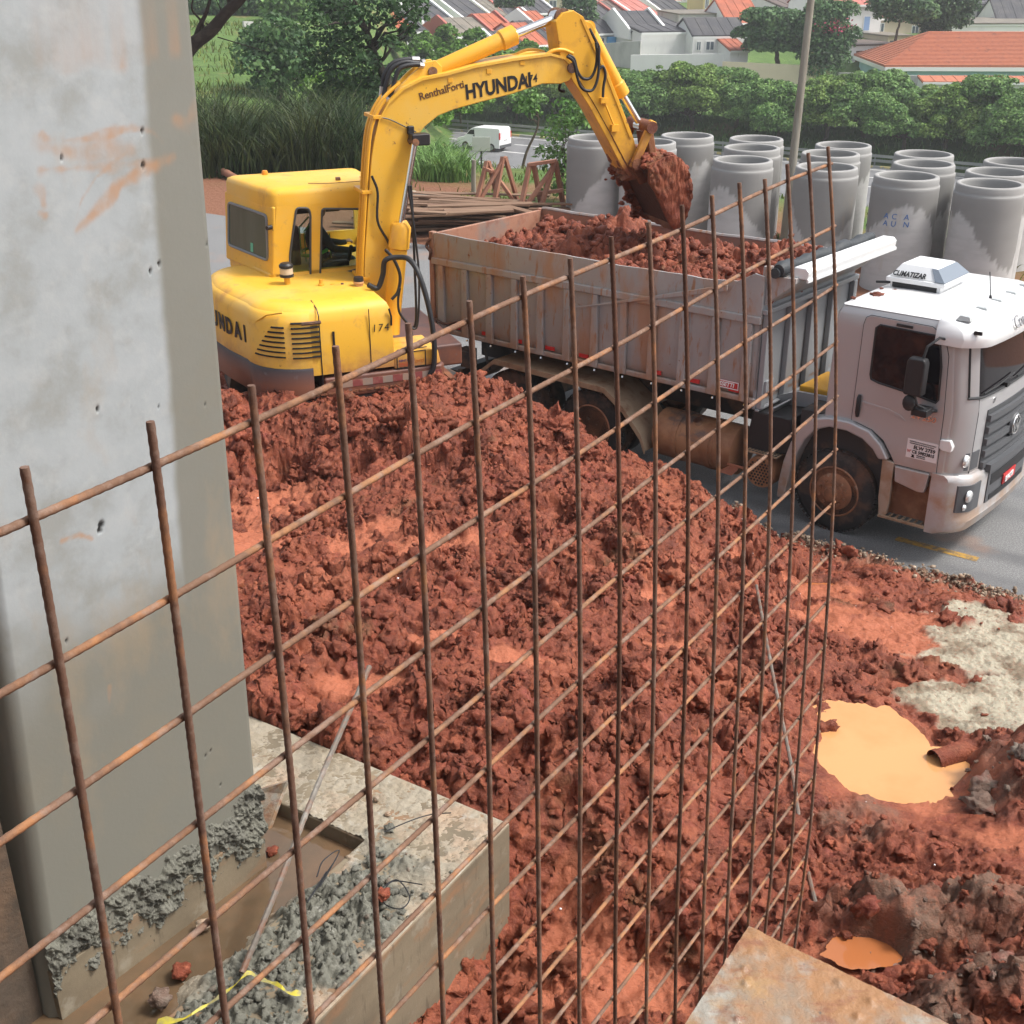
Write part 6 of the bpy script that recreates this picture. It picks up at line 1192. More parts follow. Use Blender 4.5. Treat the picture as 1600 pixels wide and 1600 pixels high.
# boards, plastic pipe, trestles, post, sign
MT['plank'] = mat('weathered_plank', (.18, .105, .065), .85, layers=[((.27, .18, .115), 3, .45, .65, .7, (.3, 3, 3)), ((.15, .075, .045), 2, .5, .7, .8, (.4, 2, 2))], bump=[(20, .4, .008, (.2, 3, 3))])
MT['trestle'] = mat('reddish_timber', (.30, .135, .085), .8, layers=[((.42, .22, .14), 2.5, .45, .65, .7), ((.18, .08, .05), 5, .5, .7, .7)])
pc = atz(745, 352, .1)
def boardat(x, y, z, L, w, h, yaw, pitch): 
    b = MB(); b.box(-L/2, L/2, -w/2, w/2, -h/2, h/2); o = b.build('plank', MT['plank'], bevel=0); o.location = (x, y, z); o.rotation_euler = (rs.randn()*.06, pitch, yaw); return o
for k in range(64):
    lay = k // 8; z = .06+lay*.085+.02*rs.rand(); L = rs.uniform(2.4, 4.6); yaw = -.10+rs.randn()*.16
    o = boardat(pc[0]-.6+rs.randn()*.55+lay*.05, pc[1]+.2+(k % 8-3.5)*.20+rs.randn()*.06, z, L, rs.uniform(.10, .25), rs.uniform(.02, .045), yaw, rs.randn()*.018)
    tag(o, 'weathered brown board lying in the plank pile behind the dump truck', 'plank', 'boards in the plank pile behind the truck')
for px0, py0, px1, py1, w, lab in [(668,322,832,318,.30,'long dark board lying topmost on the plank pile'),(640,330,700,333,.22,'short board poking out left of the plank pile'),(695,331,800,326,.55,'wide pale sheet of plywood lying on the plank pile'),(790,322,852,338,.2,'board end pointing at the truck box from the plank pile')]:
    a, c = atz(px0, py0, .78), atz(px1, py1, .80); b = MB(); b.obox(a, c, w, .04); tag(b.build('plank', MT['plank']), lab, 'plank')
a, c = atz(612, 299, .22), atz(758, 319, .16); b = MB(); b.tube([a, a*.5+c*.5+np.array([0, 0, .02]), c], .085, 16); tag(b.build('plastic_pipe', mat('cream_plastic_pipe', (.72, .66, .55), .4, layers=[((.5, .38, .25), 2, .5, .7, .6)]), smooth=50), 'long cream plastic pipe lying behind the plank pile', 'pipe')
def trestle(lab, legs, beams):
    t = thing('trestle', lab, 'trestle', atz(*legs[0][1], 0.0)*[1, 1, 0]); inv = Matrix.Translation(t.location).inverted()
    for nm, l in (('leg', legs), ('beam', beams)):
        for l_ in l:
            b = MB(); b.obox(Vector(l_[0] if len(l_[0]) == 3 else l_[0])-t.location, Vector(l_[1])-t.location, .10, .06); b.build(nm, MT['trestle'], t)
def yy(px, py, Y): return aty(px, py, Y)
for lab, Y, L in (('brown timber trestle with two pointed frames beside the road sign', 30.2, [('leg',761,252,744,317),('leg',763,252,780,318),('leg',786,245,772,318),('leg',789,245,810,318),('leg',788,247,748,316),('beam',766,262,806,317),('beam',756,262,770,268)]),
                  ('brown timber trestle with a flat top beam and crossboard', 29.6, [('leg',828,256,815,318),('leg',834,257,847,328),('leg',866,253,846,322),('leg',868,252,881,326),('leg',864,262,826,316),('beam',826,257,870,251),('beam',838,302,880,297)])):
    t = thing('trestle', lab, 'trestle', (*aty(L[0][1], L[0][4], Y)[:2], 0.))
    for k, (nm, x0, y0, x1, y1) in enumerate(L):
        dY = .25*((k % 2)*2-1) if nm == 'leg' else -.1; p_, q_ = aty(x0, y0, Y), aty(x1, y1, Y+dY); q_ = q_ if nm == 'beam' else np.array([q_[0], q_[1], max(q_[2], -.1)])
        b = MB(); b.obox(Vector(p_)-t.location, Vector(q_)-t.location, .11 if nm == 'leg' else .16, .07); b.build(nm, MT['trestle'], t)
def tz(x, y): return float(terrain_z(x, y))
p = aty(740, 292, 34); b = MB(); b.tube([(p[0], p[1], tz(p[0], p[1])-.2), (p[0], p[1], p[2]+.3), (p[0]+.02, p[1], aty(738, 250, 34)[2])], [.07, .065, .06], 8); tag(b.build('fence_post', MT['pole'], smooth=50), 'old wooden fence post standing on the grass by the trestles', 'post')
p = aty(752, 236, 39); s_ = thing('road_sign', 'small pale road sign seen from behind on a thin dark pole', 'sign', (p[0], p[1], tz(p[0], p[1])))
zg = tz(p[0], p[1]); z0, z1 = aty(752, 236, 39)[2]-zg, aty(752, 214, 39)[2]-zg
b = MB(); b.box(-.28, .28, -.015, .015, z0, z1); b.build('sign_plate', flat('sign_back', (.50, .52, .47), .5, .2), s_, bevel=.005); b = MB(); b.tube([(0, .03, -.2), (0, .03, z1-.05)], .03, 8); b.build('sign_pole', MT['chassis'], s_)
# guard rails of the highway
MT['rail'] = flat('galvanised_rail', (.34, .35, .35), .45, .5)
for lab, n0, t0, t1, step in (('long grey guard rail along the near edge of the highway', 70.0, -80, 70, 4), ('long grey guard rail along the far edge of the highway', 92.0, -90, 70, 4)):
    g = thing('guard_rail', lab, 'guard rail', (*xy_(n0, 0), HWZ)); g0 = np.array([*xy_(n0, 0), HWZ])
    for z in (.38, .72):
        b = MB(); 
        for dz in (0,): b.obox(np.array([*xy_(n0, t0), HWZ+z])-g0, np.array([*xy_(n0, t1), HWZ+z])-g0, .06, .20)
        b.build('rail', MT['rail'], g)
    for t_ in range(t0, t1, step):
        q = np.array([*xy_(n0+.1, t_), HWZ])-g0; b = MB(); b.box(q[0]-.05, q[0]+.05, q[1]-.05, q[1]+.05, -.3, .82); b.build('post', MT['rail'], g)
# white van and a silver car on the highway
HY = math.atan2(.53, -.85)
def vehicle(name, lab, cat, px, py, L, W, prof, paint, winx, yaw, tail=True):
    p = atz(px, py, HWZ+.01); v_ = thing(name, lab, cat, p, yaw)
    b = MB(); b.loft([[(x, y, z) for x, z in prof] for y in (-W/2+.12, )] + []) if False else None
    P = prof; c = (0, .8); b = MB()
    rings = []
    for y, k in ((-W/2, .96), (-W/2+.06, 1.), (W/2-.06, 1.), (W/2, .96)): rings.append([(x*(.985 if k < 1 else 1), y*(1-.10*max(0, z-.95)/.9), z-(.04 if k < 1 and z > 1 else 0)) for x, z in P])
    b.loft(rings); b.build('body', paint, v_, smooth=40, bevel=.02)
    for s_ in (-1, 1):
        for x in (-L*.30, L*.31):
            b = MB(); b.cyl((x, s_*(W/2-.16), .31), (x, s_*(W/2+.01), .31), .31, n=20); w = b.build('wheel', MT['rubber'], v_, smooth=40); b = MB(); b.cyl((x, s_*(W/2-.02), .31), (x, s_*(W/2+.015), .31), .18, n=14); b.build('rim', MT['rail'], w)
        for a in winx:
            b = MB(); b.prism(a, s_*(W/2-.02-.02), s_*(W/2+.004-.03)); b.build('side_window', MT['glassdark'], v_)
    return v_
prof = [(-1.95,.28),(2.0,.28),(2.06,.55),(1.98,.86),(1.35,1.02),(.80,1.58),(.45,1.74),(-1.80,1.80),(-1.95,1.70),(-1.98,.9)]
vw = mat('white_van_paint', (.80, .80, .80), .35)
van = vehicle('van', 'small white panel van driving away on the highway', 'van', 757, 233, 4., 1.72, prof, vw, [[(1.25,1.04),(.78,1.52),(.42,1.56),(.38,1.04)]], HY)
b = MB(); b.box(-1.995, -1.96, -.60, .60, 1.12, 1.60); b.build('rear_window', MT['white'], van, bevel=.02)
for s_ in (-1, 1): b = MB(); b.box(-1.99, -1.9, s_*.80-.07, s_*.80+.07, .95, 1.45); b.build('tail_light', MT['redprint'], van, bevel=.02)
b = MB(); b.box(-2.02, -1.95, -.8, .8, .30, .52); b.build('bumper', MT['bumpergrey'], van); b = MB(); b.box(-2.0, -1.97, -.25, .25, .80, .92); b.build('number_plate', flat('plate_grey', (.5, .5, .5)), van)
b = MB(); b.prism([(1.36,1.03),(.82,1.58),(.78,1.56),(1.31,1.02)], -.70, .70); b.build('windscreen', MT['glassdark'], van)
prof = [(-2.0,.25),(2.0,.25),(2.05,.6),(1.9,.78),(1.0,.92),(.35,1.38),(-.95,1.42),(-1.7,1.0),(-2.0,.92)]
car = vehicle('car', 'silver car half hidden behind the guard rail and trestle', 'car', 768, 300, 4.1, 1.66, prof, mat('car_silver', (.33, .37, .40), .3, .5), [[(.85,.95),(.34,1.31),(-.9,1.34),(-1.45,1.0)]], HY+math.pi)
b = MB(); b.prism([(1.0,.935),(.37,1.385),(.33,1.37),(.95,.92)], -.68, .68); b.build('windscreen', flat('pale_glass', (.35, .45, .5), .08), car)

# ------------------------------------------------------------------ plants
def leafquads(C, N, leaf, rng, up=.5, asp=.62):
    """leaf-sized faces: centres C, rough outward normals N"""
    n = len(C); nn = N+rng.randn(n, 3)*.75+np.array([0, 0, up]); nn /= np.linalg.norm(nn, axis=1)[:, None]
    a = np.cross(nn, rng.randn(n, 3)); a /= np.linalg.norm(a, axis=1)[:, None]; b_ = np.cross(nn, a); s = leaf*(.55+.9*rng.rand(n))[:, None]
    V = np.stack([C-a*s*.5, C-b_*s*.5*asp+nn*s*.08, C+a*s*.5, C+b_*s*.5*asp+nn*s*.08], 1).reshape(-1, 3); return V, np.arange(n*4).reshape(-1, 4)
def crown_pts(cl, dens, rng, flat_=.78):
    C = []; N = []
    for x, y, z, r in cl:
        n = int(dens*r*r); d = rng.randn(n, 3); d /= np.linalg.norm(d, axis=1)[:, None]; d[:, 2] = np.where(d[:, 2] < -.35, -d[:, 2], d[:, 2]); rad = r*(.55+.5*rng.rand(n)**.6)
        C.append(np.array([x, y, z])+d*rad[:, None]*np.array([1, 1, flat_])); N.append(d)
    return np.concatenate(C), np.concatenate(N)
def leafmat(nm, c, c2, v=(.55, 1.5)):
    m = mat(nm, c, .55, layers=[(c2, .55, .40, .62, .9), ((c2[0]*1.35, c2[1]*1.2, c2[2]), 2.2, .5, .7, .6)], island=v, spec=.3); t = m.node_tree; b = t.nodes['Principled BSDF']
    tr = t.nodes.new('ShaderNodeBsdfTranslucent'); ad = t.nodes.new('ShaderNodeMixShader'); ad.inputs[0].default_value = .25
    src = b.inputs['Base Color'].links[0].from_socket; t.links.new(src, tr.inputs['Color']); out = t.nodes['Material Output']; t.links.new(b.outputs[0], ad.inputs[1]); t.links.new(tr.outputs[0], ad.inputs[2]); t.links.new(ad.outputs[0], out.inputs['Surface']); return m
LM = {'mid': leafmat('green_leaves', (.085, .180, .045), (.18, .30, .09), (.5, 1.5)), 'mid2': leafmat('fresh_leaves', (.10, .185, .035), (.20, .30, .075), (.5, 1.5)), 'dark': leafmat('dark_leaves', (.028, .066, .024), (.055, .11, .036)), 'light': leafmat('light_leaves', (.075, .17, .022), (.12, .23, .035)),
      'blue': leafmat('blue_green_leaves', (.05, .11, .045), (.10, .18, .065)), 'reed': leafmat('reed_blades', (.020, .044, .016), (.062, .078, .028), (.4, 1.8)), 'grass': leafmat('grass_blades', (.075, .125, .02), (.16, .17, .045), (.5, 1.5)), 'pink': leafmat('pink_blossom', (.42, .06, .12), (.5, .1, .15))}
MT['bark'] = mat('bark', (.085, .062, .045), .9, layers=[((.15, .12, .09), 6, .45, .65, .7)], bump=[(18, .7, .03, (1, 1, .4))]); MT['barkdark'] = mat('dark_bark', (.030, .022, .017), .9, layers=[((.075, .06, .045), 7, .5, .7, .6)], bump=[(18, .7, .03)])
def limb(b, p, q, r0, r1, rng, n=6, wob=.12):
    p, q = np.array(p, float), np.array(q, float); L = np.linalg.norm(q-p); P = [p+(q-p)*t+(rng.randn(3)*wob*L*.25*math.sin(math.pi*t)) for t in np.linspace(0, 1, n)]
    b.tube(P, np.linspace(r0, r1, n), 7)
def make_tree(name, lab, cat, Ht, W, trunk, leaf, dens, lm, seed, group=None, nclump=34, bark='bark', flat_=.75, th=.35, lobes=None):
    rng = np.random.RandomState(seed); t = thing(name, lab, cat, (0, 0, 0), 0, group)
    cl = lobes or []
    if not lobes:
        for k in range(nclump):
            a = rng.rand()*6.28; u_ = math.sqrt(rng.rand()); h = rng.rand(); x, y = W*.5*u_*math.cos(a)*.85, W*.5*u_*math.sin(a)*.85
            z = trunk + (Ht-trunk)*(.02+.88*math.sqrt(max(0, 1-.72*u_*u_))*(.12+.88*h)); cl.append((x, y, z, W*rng.uniform(.075, .17)))
            if k % 2 == 0: cl.append((x*1.12+rng.randn()*.2, y*1.12, z+W*rng.uniform(.05, .13), W*rng.uniform(.025, .05)))
    C, N = crown_pts(cl, dens, rng, flat_); V, F = leafquads(C, N, leaf, rng); o = join_mesh('crown', V, F, lm); o.parent = t
    b = MB(); top = np.array([rng.randn()*.2, rng.randn()*.2, trunk]); limb(b, (0, 0, -.3), top, th*.5, th*.36, rng, 7)
    for k in range(0, len(cl), 3 if not lobes else 1):
        x, y, z, r = cl[k]; limb(b, top-np.array([0, 0, rng.rand()*.3*trunk]), (x, y, z), th*.20, th*.05, rng, 6, .3)
    o = o = b.build('trunk', MT[bark], t, smooth=60, fix=False); return t
def place(t, px, Y, z=None, rot=0, sc=1., lab=None, group=None, first=False, py=None):
    o = t if first else copy_tree(t); p = aty(px, 200, Y); zz = tz(p[0], Y) if z is None else z; 
    if py is not None: zz = aty(px, py, Y)[2]
    o.location = (p[0], Y, zz); o.rotation_euler = (0, 0, rot); o.scale = (sc,)*3 if not hasattr(sc, '__len__') else sc
    if lab: o['label'] = lab
    if group: o['group'] = group
    return o
GT = 'row of trees along the far side of the highway'
A = make_tree('roadside_tree', 'x', 'tree', 4.7, 8.2, 1.2, .21, 1000, LM['mid'], 101, GT, 60)
B = make_tree('roadside_tree', 'x', 'tree', 4.9, 7.2, 1.2, .21, 1000, LM['mid2'], 102, GT, 54)
Cc = make_tree('roadside_tree', 'x', 'tree', 4.4, 6.6, 1.3, .21, 1000, LM['mid'], 103, GT, 50)
used = set()
ROW = [(1000,104,A,1.0,'bushy green roadside tree directly right of the excavator stick'),(1085,101,B,1.08,'roadside tree whose dark forked trunk stands above the third concrete pipe'),(1148,99,Cc,1.02,'roadside tree above the pipes left of the leaning pole'),(1215,97,A,.98,'roadside tree with thin leaning trunk just left of the pole'),
 (1290,95.5,B,1.0,'roadside tree just right of the leaning pole'),(1352,94,Cc,1.12,'roadside tree below the left end of the red hip roof'),(1415,92.5,A,.95,'roadside tree below the middle of the red hip roof'),(1478,91,B,.98,'roadside tree above the rearmost pipes on the right'),(1540,89.5,Cc,1.12,'roadside tree above the rightmost pipe row'),(1602,88,A,1.0,'roadside tree cut off by the right edge'),
 (944,106,Cc,.95,'roadside tree mostly hidden behind the excavator stick'),(868,109,B,.85,'roadside tree seen under the boom near the stick'),(806,112,A,.72,'roadside tree under the lettered part of the boom'),(738,115,Cc,.85,'roadside tree under the middle of the boom'),(680,118,B,.8,'roadside tree under the boom bend')]
for k, (px, Y, t, s_, lab) in enumerate(ROW):
    first = id(t) not in used; used.add(id(t)); n_, t_n = 94.2, 0
    # stand it on the verge: slide along the sight line until it reaches the row
    x = (px-800)/FPX*(Y*_c+12*_s); 
    for _ in range(20): 
        n0, t0 = nt_(x, Y); Y = Y+(94.6+(k % 3)*.8-n0)/.95; x = (px-800)/FPX*(Y*_c+13*_s)
    place(t, px, Y, rot=k*1.3, sc=s_*Y/104*1.04, lab=lab, group=GT, first=first); (t if first else None)
    o = t if first else [q for q in COL.objects if q.get('label') == lab][0]; o.location.x = x; o.location.z = tz(x, Y)
    for j, oo in enumerate([o]): oo.scale = (s_*1.02, s_*1.02, s_*.98)
# second, denser hedge of bushes behind the row
GB = 'bushes on the bank below the houses'
Bu = make_tree('bush', 'x', 'bush', 2.6, 4.2, .3, .34, 420, LM['light'], 110, GB, 22, th=.15)
for k, (px, py, Y, s_, lab) in enumerate([(640,88,108,1.0,'bright bush at the foot of the red-roofed house on the left'),(690,92,109,1.1,'bright bush below the brick-fronted house'),(735,98,110,1.1,'bush under the long stick cylinder'),(785,112,111,1.1,'bush behind the upper boom, below white walls'),(835,110,112,1.0,'bush above the boom tip'),(668,118,104,1.1,'lower bush behind the boom bend'),(720,128,103,1.1,'lower bush behind the top pipes of the boom'),(655,205,62,.8,'bush on the slope right behind the work lamp'),(690,190,66,.8,'bush on the slope under the hirer name'),(640,185,70,.9,'dark bush hidden at the inner bend of the boom'),(720,185,78,.9,'bush at the end of the slope, left of the white van')]):
    place(Bu, px, Y, rot=k*1.1, sc=s_, lab=lab, first=(k == 0), py=py)
# special trees among the houses
def lob(px, py, Y, r, dy=0): p = aty(px, py, Y+dy); return (p[0], p[1], p[2], r)
def clump_tree(name, lab, base, lobes, leaf, dens, lm, seed, th=.3, bark='bark', flat_=.7, path=None, cat='tree'):
    bx = aty(*base); rng = np.random.RandomState(seed); t = thing(name, lab, cat, bx)
    cl = [(x-bx[0], y-bx[1], z-bx[2], r) for x, y, z, r in lobes]; C, N = crown_pts(cl, dens, rng, flat_); V, F = leafquads(C, N, leaf, rng); o = join_mesh('crown', V, F, lm); o.parent = t
    b = MB()
    if path:
        P = spline([np.array(aty(*q))-bx for q in path], 5); b.tube(P, np.linspace(th*.5, th*.22, len(P)), 9); Pn = np.array(P)
    else:
        top = np.mean([c[:3] for c in cl], 0); top[2] *= .55; limb(b, (0, 0, -.5), top, th*.5, th*.3, rng, 7, .1); Pn = np.array([top])
    for x, y, z, r in cl:
        q = np.array([x, y, z]); k = np.argmin(np.linalg.norm(Pn-q-np.array([0, 0, -.6*abs(z)*.2]), axis=1)); limb(b, Pn[k], q, th*.16, th*.05, rng, 6, .25)
    b.build('trunk', MT[bark], t, smooth=60, fix=False); return t
clump_tree('spreading_tree', 'dark flat-topped spreading tree in front of the white house left of the pole', (1215, 100, 112), [lob(1185+rs.randn()*3, 27, 112, 1.5), lob(1205, 30, 112, 1.9), lob(1228, 33, 112, 1.9), lob(1248, 37, 112, 1.7), lob(1170, 54, 112, 1.5), lob(1192, 50, 112, 1.8), lob(1220, 52, 112, 2.1), lob(1245, 58, 112, 2.0), lob(1195, 72, 112, 1.9), lob(1222, 72, 112, 2.0), lob(1250, 75, 112, 1.6), lob(1206, 42, 112, 1.8), lob(1235, 45, 112, 1.8)], .34, 330, LM['blue'], 120, .5, flat_=.5)
clump_tree('round_tree', 'round dark tree with pink blossom right behind the pole', (1288, 118, 110), [lob(1285, 20, 110, 1.6), lob(1305, 22, 110, 1.4), lob(1322, 18, 110, 1.2), lob(1275, 38, 110, 1.8), lob(1298, 45, 110, 1.7), lob(1328, 55, 110, 1.1), lob(1270, 60, 110, 1.7), lob(1295, 68, 110, 1.8), lob(1315, 66, 110, 1.2), lob(1278, 85, 110, 1.8), lob(1300, 92, 110, 1.6), lob(1285, 108, 110, 1.8)], .32, 330, LM['blue'], 121, .4)
p = aty(1302, 42, 108.5); rng = np.random.RandomState(4); Cq = p+rng.randn(160, 3)*[.7, .5, .3]; V, F = leafquads(Cq, rng.randn(160, 3), .2, rng); join_mesh('blossom', V, F, LM['pink'])['kind'] = 'stuff'
clump_tree('street_tree', 'tall grey-green street tree with thin trunks above the red hip roof', (1398, 62, 122), [lob(1385, 8, 122, 1.9), lob(1405, 12, 122, 2.2), lob(1425, 10, 122, 2.0), lob(1440, 22, 122, 1.7), lob(1392, 22, 122, 1.6), lob(1412, 26, 122, 1.8), lob(1400, -5, 122, 2.2)], .34, 330, LM['blue'], 122, .3)
clump_tree('street_tree', 'darker street tree beside the white parapet building', (1468, 60, 124), [lob(1460, 10, 124, 2.2), lob(1480, 14, 124, 2.2), lob(1498, 8, 124, 2.0), lob(1455, 32, 124, 1.8), lob(1475, 35, 124, 2.0), lob(1490, 30, 124, 1.8), lob(1470, -8, 124, 2.2), lob(1462, 50, 124, 1.4)], .34, 330, LM['dark'], 123, .3)
clump_tree('street_tree', 'small tree showing left of the stick head, above dark roofs', (905, 40, 128), [lob(905, 2, 128, 1.6), lob(912, 14, 128, 1.3), lob(895, 10, 128, 1.2), lob(922, 28, 128, 1.0)], .3, 330, LM['blue'], 124, .25)
clump_tree('street_tree', 'small dark tree crown hanging over the roofs at the top middle', (805, 30, 140), [lob(795, 4, 140, 1.6), lob(812, 2, 140, 1.5), lob(788, 8, 140, 1.0), lob(820, 6, 140, 1.1)], .3, 330, LM['dark'], 125, .25)
# nearer trees, left and behind the boom
clump_tree('dark_tree', 'tall dark tree with bent bare trunk behind the boom', (618, 250, 45), [lob(x, y, 45, r, rs.randn()*.8) for x, y, r in [(508,20,.75),(535,8,.8),(560,30,.6),(590,12,.7),(622,18,.75),(645,12,.6),(600,40,.45),(630,36,.5),(490,40,.6),(522,52,.75),(548,68,.7),(505,78,.8),(535,92,.85),(565,100,.7),(500,112,.8),(540,125,.85),(575,130,.8),(610,120,.6),(590,150,.8),(630,140,.55),(520,150,.8),(556,160,.9),(640,48,.4),(655,28,.4),(610,68,.4)]], .17, 520, LM['dark'], 130, .42, 'barkdark', .7, [(618,250,45),(612,170,45),(603,125,45),(588,95,45),(576,60,45),(562,25,45),(548,-10,45)])
clump_tree('bushy_tree', 'pale bushy tree on the green slope left of the dark tree', (432, 165, 62), [lob(x, y, 62, r, rs.randn()) for x, y, r in [(405,62,1.0),(430,50,1.1),(455,62,1.0),(390,82,.9),(420,85,1.2),(450,90,1.2),(470,80,.9),(400,108,1.0),(432,112,1.2),(462,115,1.1),(480,110,.8),(420,132,1.0),(452,138,1.0)]], .24, 380, LM['blue'], 131, .3)
clump_tree('bush', 'yellow-green bush behind the tall reeds', (525, 200, 47), [lob(x, y, 47, r) for x, y, r in [(500,135,.7),(522,128,.7),(545,140,.7),(508,158,.7),(535,162,.8),(560,170,.7),(495,175,.6),(548,190,.8),(520,185,.7)]], .17, 460, LM['light'], 132, .15, cat='bush')
for lab, base, lb, lm_, sd in [('dark tree at the top left behind the fence wall', (360, 60, 105), [(335,5,2.4),(360,12,2.2),(385,3,2.4),(410,15,2.0),(345,28,1.8),(425,0,2.2)], 'blue', 140), ('bright green tree at the top left beside the fence wall', (452, 50, 98), [(440,8,1.5),(458,4,1.6),(472,18,1.3),(445,25,1.3),(465,30,1.1),(430,20,1.2)], 'mid', 141), ('dark thicket right of the fence wall', (490, 50, 100), [(482,5,2.),(500,20,2.2),(515,0,2.2),(495,40,2.),(520,40,1.8)], 'dark', 142)]:
    clump_tree('slope_tree', lab, base, [lob(x, y, base[2], r) for x, y, r in lb], .36, 300, LM[lm_], sd, .3)
clump_tree('young_tree', 'slim young tree with bare crooked stem in front of the highway', (806, 318, 42), [lob(x, y, 42, r) for x, y, r in [(805,158,.35),(822,150,.4),(838,160,.4),(815,172,.38),(832,178,.35),(826,165,.4)]], .13, 620, LM['mid'], 150, .13, 'bark', .8, [(806,318,42),(812,285,42),(822,240,42),(838,205,42),(842,185,42)])
clump_tree('leafy_bush', 'leafy light-green bush growing left of the first concrete pipe', (880, 330, 33), [lob(x, y, 33, r, rs.randn()*.4) for x, y, r in [(882,168,.34),(898,178,.38),(872,190,.34),(890,200,.4),(905,195,.34),(865,212,.34),(882,222,.42),(850,240,.32),(870,245,.42),(890,250,.42),(858,262,.34),(878,275,.42),(868,295,.4),(885,300,.42),(905,225,.3)]], .12, 700, LM['mid'], 151, .12, cat='bush')
p_ = [(255,330,24),(262,200,24),(280,110,24),(300,72,24),(330,48,24),(352,22,24),(375,0,24),(400,-30,24)]
bt = clump_tree('overhanging_tree', 'big dark bare branch leaning out from behind the pillar at the top', (255, 330, 24), [lob(x, y, 24, r) for x, y, r in [(400,-60,.7),(440,-80,.7),(360,-90,.8),(330,-70,.6),(300,-110,.8)]], .14, 420, LM['dark'], 160, .34, 'barkdark', .7, p_)
b = MB(); bx = np.array(bt.location)
for pts, r0 in (([(303,72,24),(310,45,24),(322,20,24),(332,-15,24)], .06), ([(303,68,24),(318,40,24),(300,15,24),(304,-10,24)], .03), ([(340,58,24),(380,70,24),(415,80,24)], .012), ([(322,36,24),(330,40,24),(345,20,24),(338,0,24)], .02), ([(350,28,24),(356,8,24),(352,-10,24)], .02)):
    P = spline([np.array(aty(*q))-bx for q in pts], 4); b.tube(P, np.linspace(r0, r0*.4, len(P)), 7)
b.build('side_branches', MT['barkdark'], bt, smooth=60)['kind'] = 'stuff'
# reeds and grass
def blades(name, bases, hts, w, bend, lm, seed, kind='stuff', lab=None, cat=None):
    rng = np.random.RandomState(seed); n = len(bases); V = np.zeros((n, 10, 3)); a = rng.rand(n)*6.28; dx, dy = np.cos(a), np.sin(a); pa = rng.rand(n)*6.28
    for k in range(5):
        t = k/4; out = bend*hts*(t**2.2)*(.4+rng.rand(n)*0+.6*_h(np.arange(n), np.arange(n)*0, seed)); zz_ = hts*(t-.28*t**3*bend*1.2); ww = w*(1-t**1.5)*.5+.002
        for s_, j in ((-1, 0), (1, 1)): V[:, k*2+j] = bases+np.stack([dx*out+s_*ww*np.cos(pa), dy*out+s_*ww*np.sin(pa), zz_], 1)
    f = np.array([[k*2, k*2+1, k*2+3, k*2+2] for k in range(4)]); F = (f[None]+np.arange(n)[:, None, None]*10).reshape(-1, 4)
    o = join_mesh(name, V.reshape(-1, 3), F, lm); o['kind'] = kind if kind else None
    return o
n = 5200; px = rs.uniform(300, 575, n); Y = rs.uniform(36.5, 43, n); bs = np.array([[*aty(x, 250, y)[:2], 0] for x, y in zip(px, Y)]); bs[:, 2] = terrain_z(bs[:, 0], bs[:, 1])-.05
hh = (1.3+1.1*rs.rand(n))*(.8+.5*sst(-.3, .4, pnoise(bs[:, 0]*.6, bs[:, 1]*.6, 5)))
blades('tall_reeds', bs, hh, .055, .62, LM['reed'], 170)
n = 1500; px = rs.normal(690, 20, n); Y = rs.uniform(36, 39.5, n); bs = np.array([[*aty(x, 270, y)[:2], 0] for x, y in zip(px, Y)]); bs[:, 2] = terrain_z(bs[:, 0], bs[:, 1])-.05
o = blades('leafy_clump', bs, .5+.8*rs.rand(n), .05, .8, LM['mid'], 171); 
n = 26000; nn = rs.uniform(23.5, 42, n); tt = rs.uniform(-48, 14, n); x, y = xy_(nn, tt); k = (pnoise(x*.35, y*.35, 2)+.35*rs.randn(n)*.5 < .12) & (x > -17) & (nn > 25.5+1.5*pnoise(x*.3, y*.3, 9)); x, y = x[k], y[k]
blades('grass', np.stack([x, y, terrain_z(x, y)-.02], 1), .10+.22*rs.rand(len(x)), .035, .8, LM['grass'], 172)
n = 14000; x = rs.uniform(-30, -6, n); y = rs.uniform(46, 96, n); k = (np.abs(x/y+.24) < .085) & (pnoise(x*.22, y*.22, 21)+.25*rs.randn(n) > -.05); x, y = x[k], y[k]
blades('slope_grass', np.stack([x, y, terrain_z(x, y)-.03], 1), .18+.45*rs.rand(len(x)), .07, .8, LM['grass'], 174)
n = 9000; nn = rs.uniform(92.5, 100, n); tt = rs.uniform(-80, 45, n); x, y = xy_(nn, tt)
blades('verge_grass', np.stack([x, y, terrain_z(x, y)-.05], 1), .25+.5*rs.rand(n), .09, .8, LM['mid'], 173)
b = MB(); P = spline([aty(338, 214, 37)+[0, 0, .1], aty(365, 222, 36)+[0, 0, .1], aty(420, 236, 35.5)+[0, 0, 0], aty(495, 254, 34.5)], 4); P = [np.array([p[0], p[1], tz(p[0], p[1])+.12+.05*math.sin(i)]) for i, p in enumerate(P)]; b.tube(P, np.linspace(.12, .07, len(P)), 8)
tag(b.build('fallen_log', MT['trestle'], smooth=60), 'reddish fallen log lying at the foot of the tall reeds', 'log')
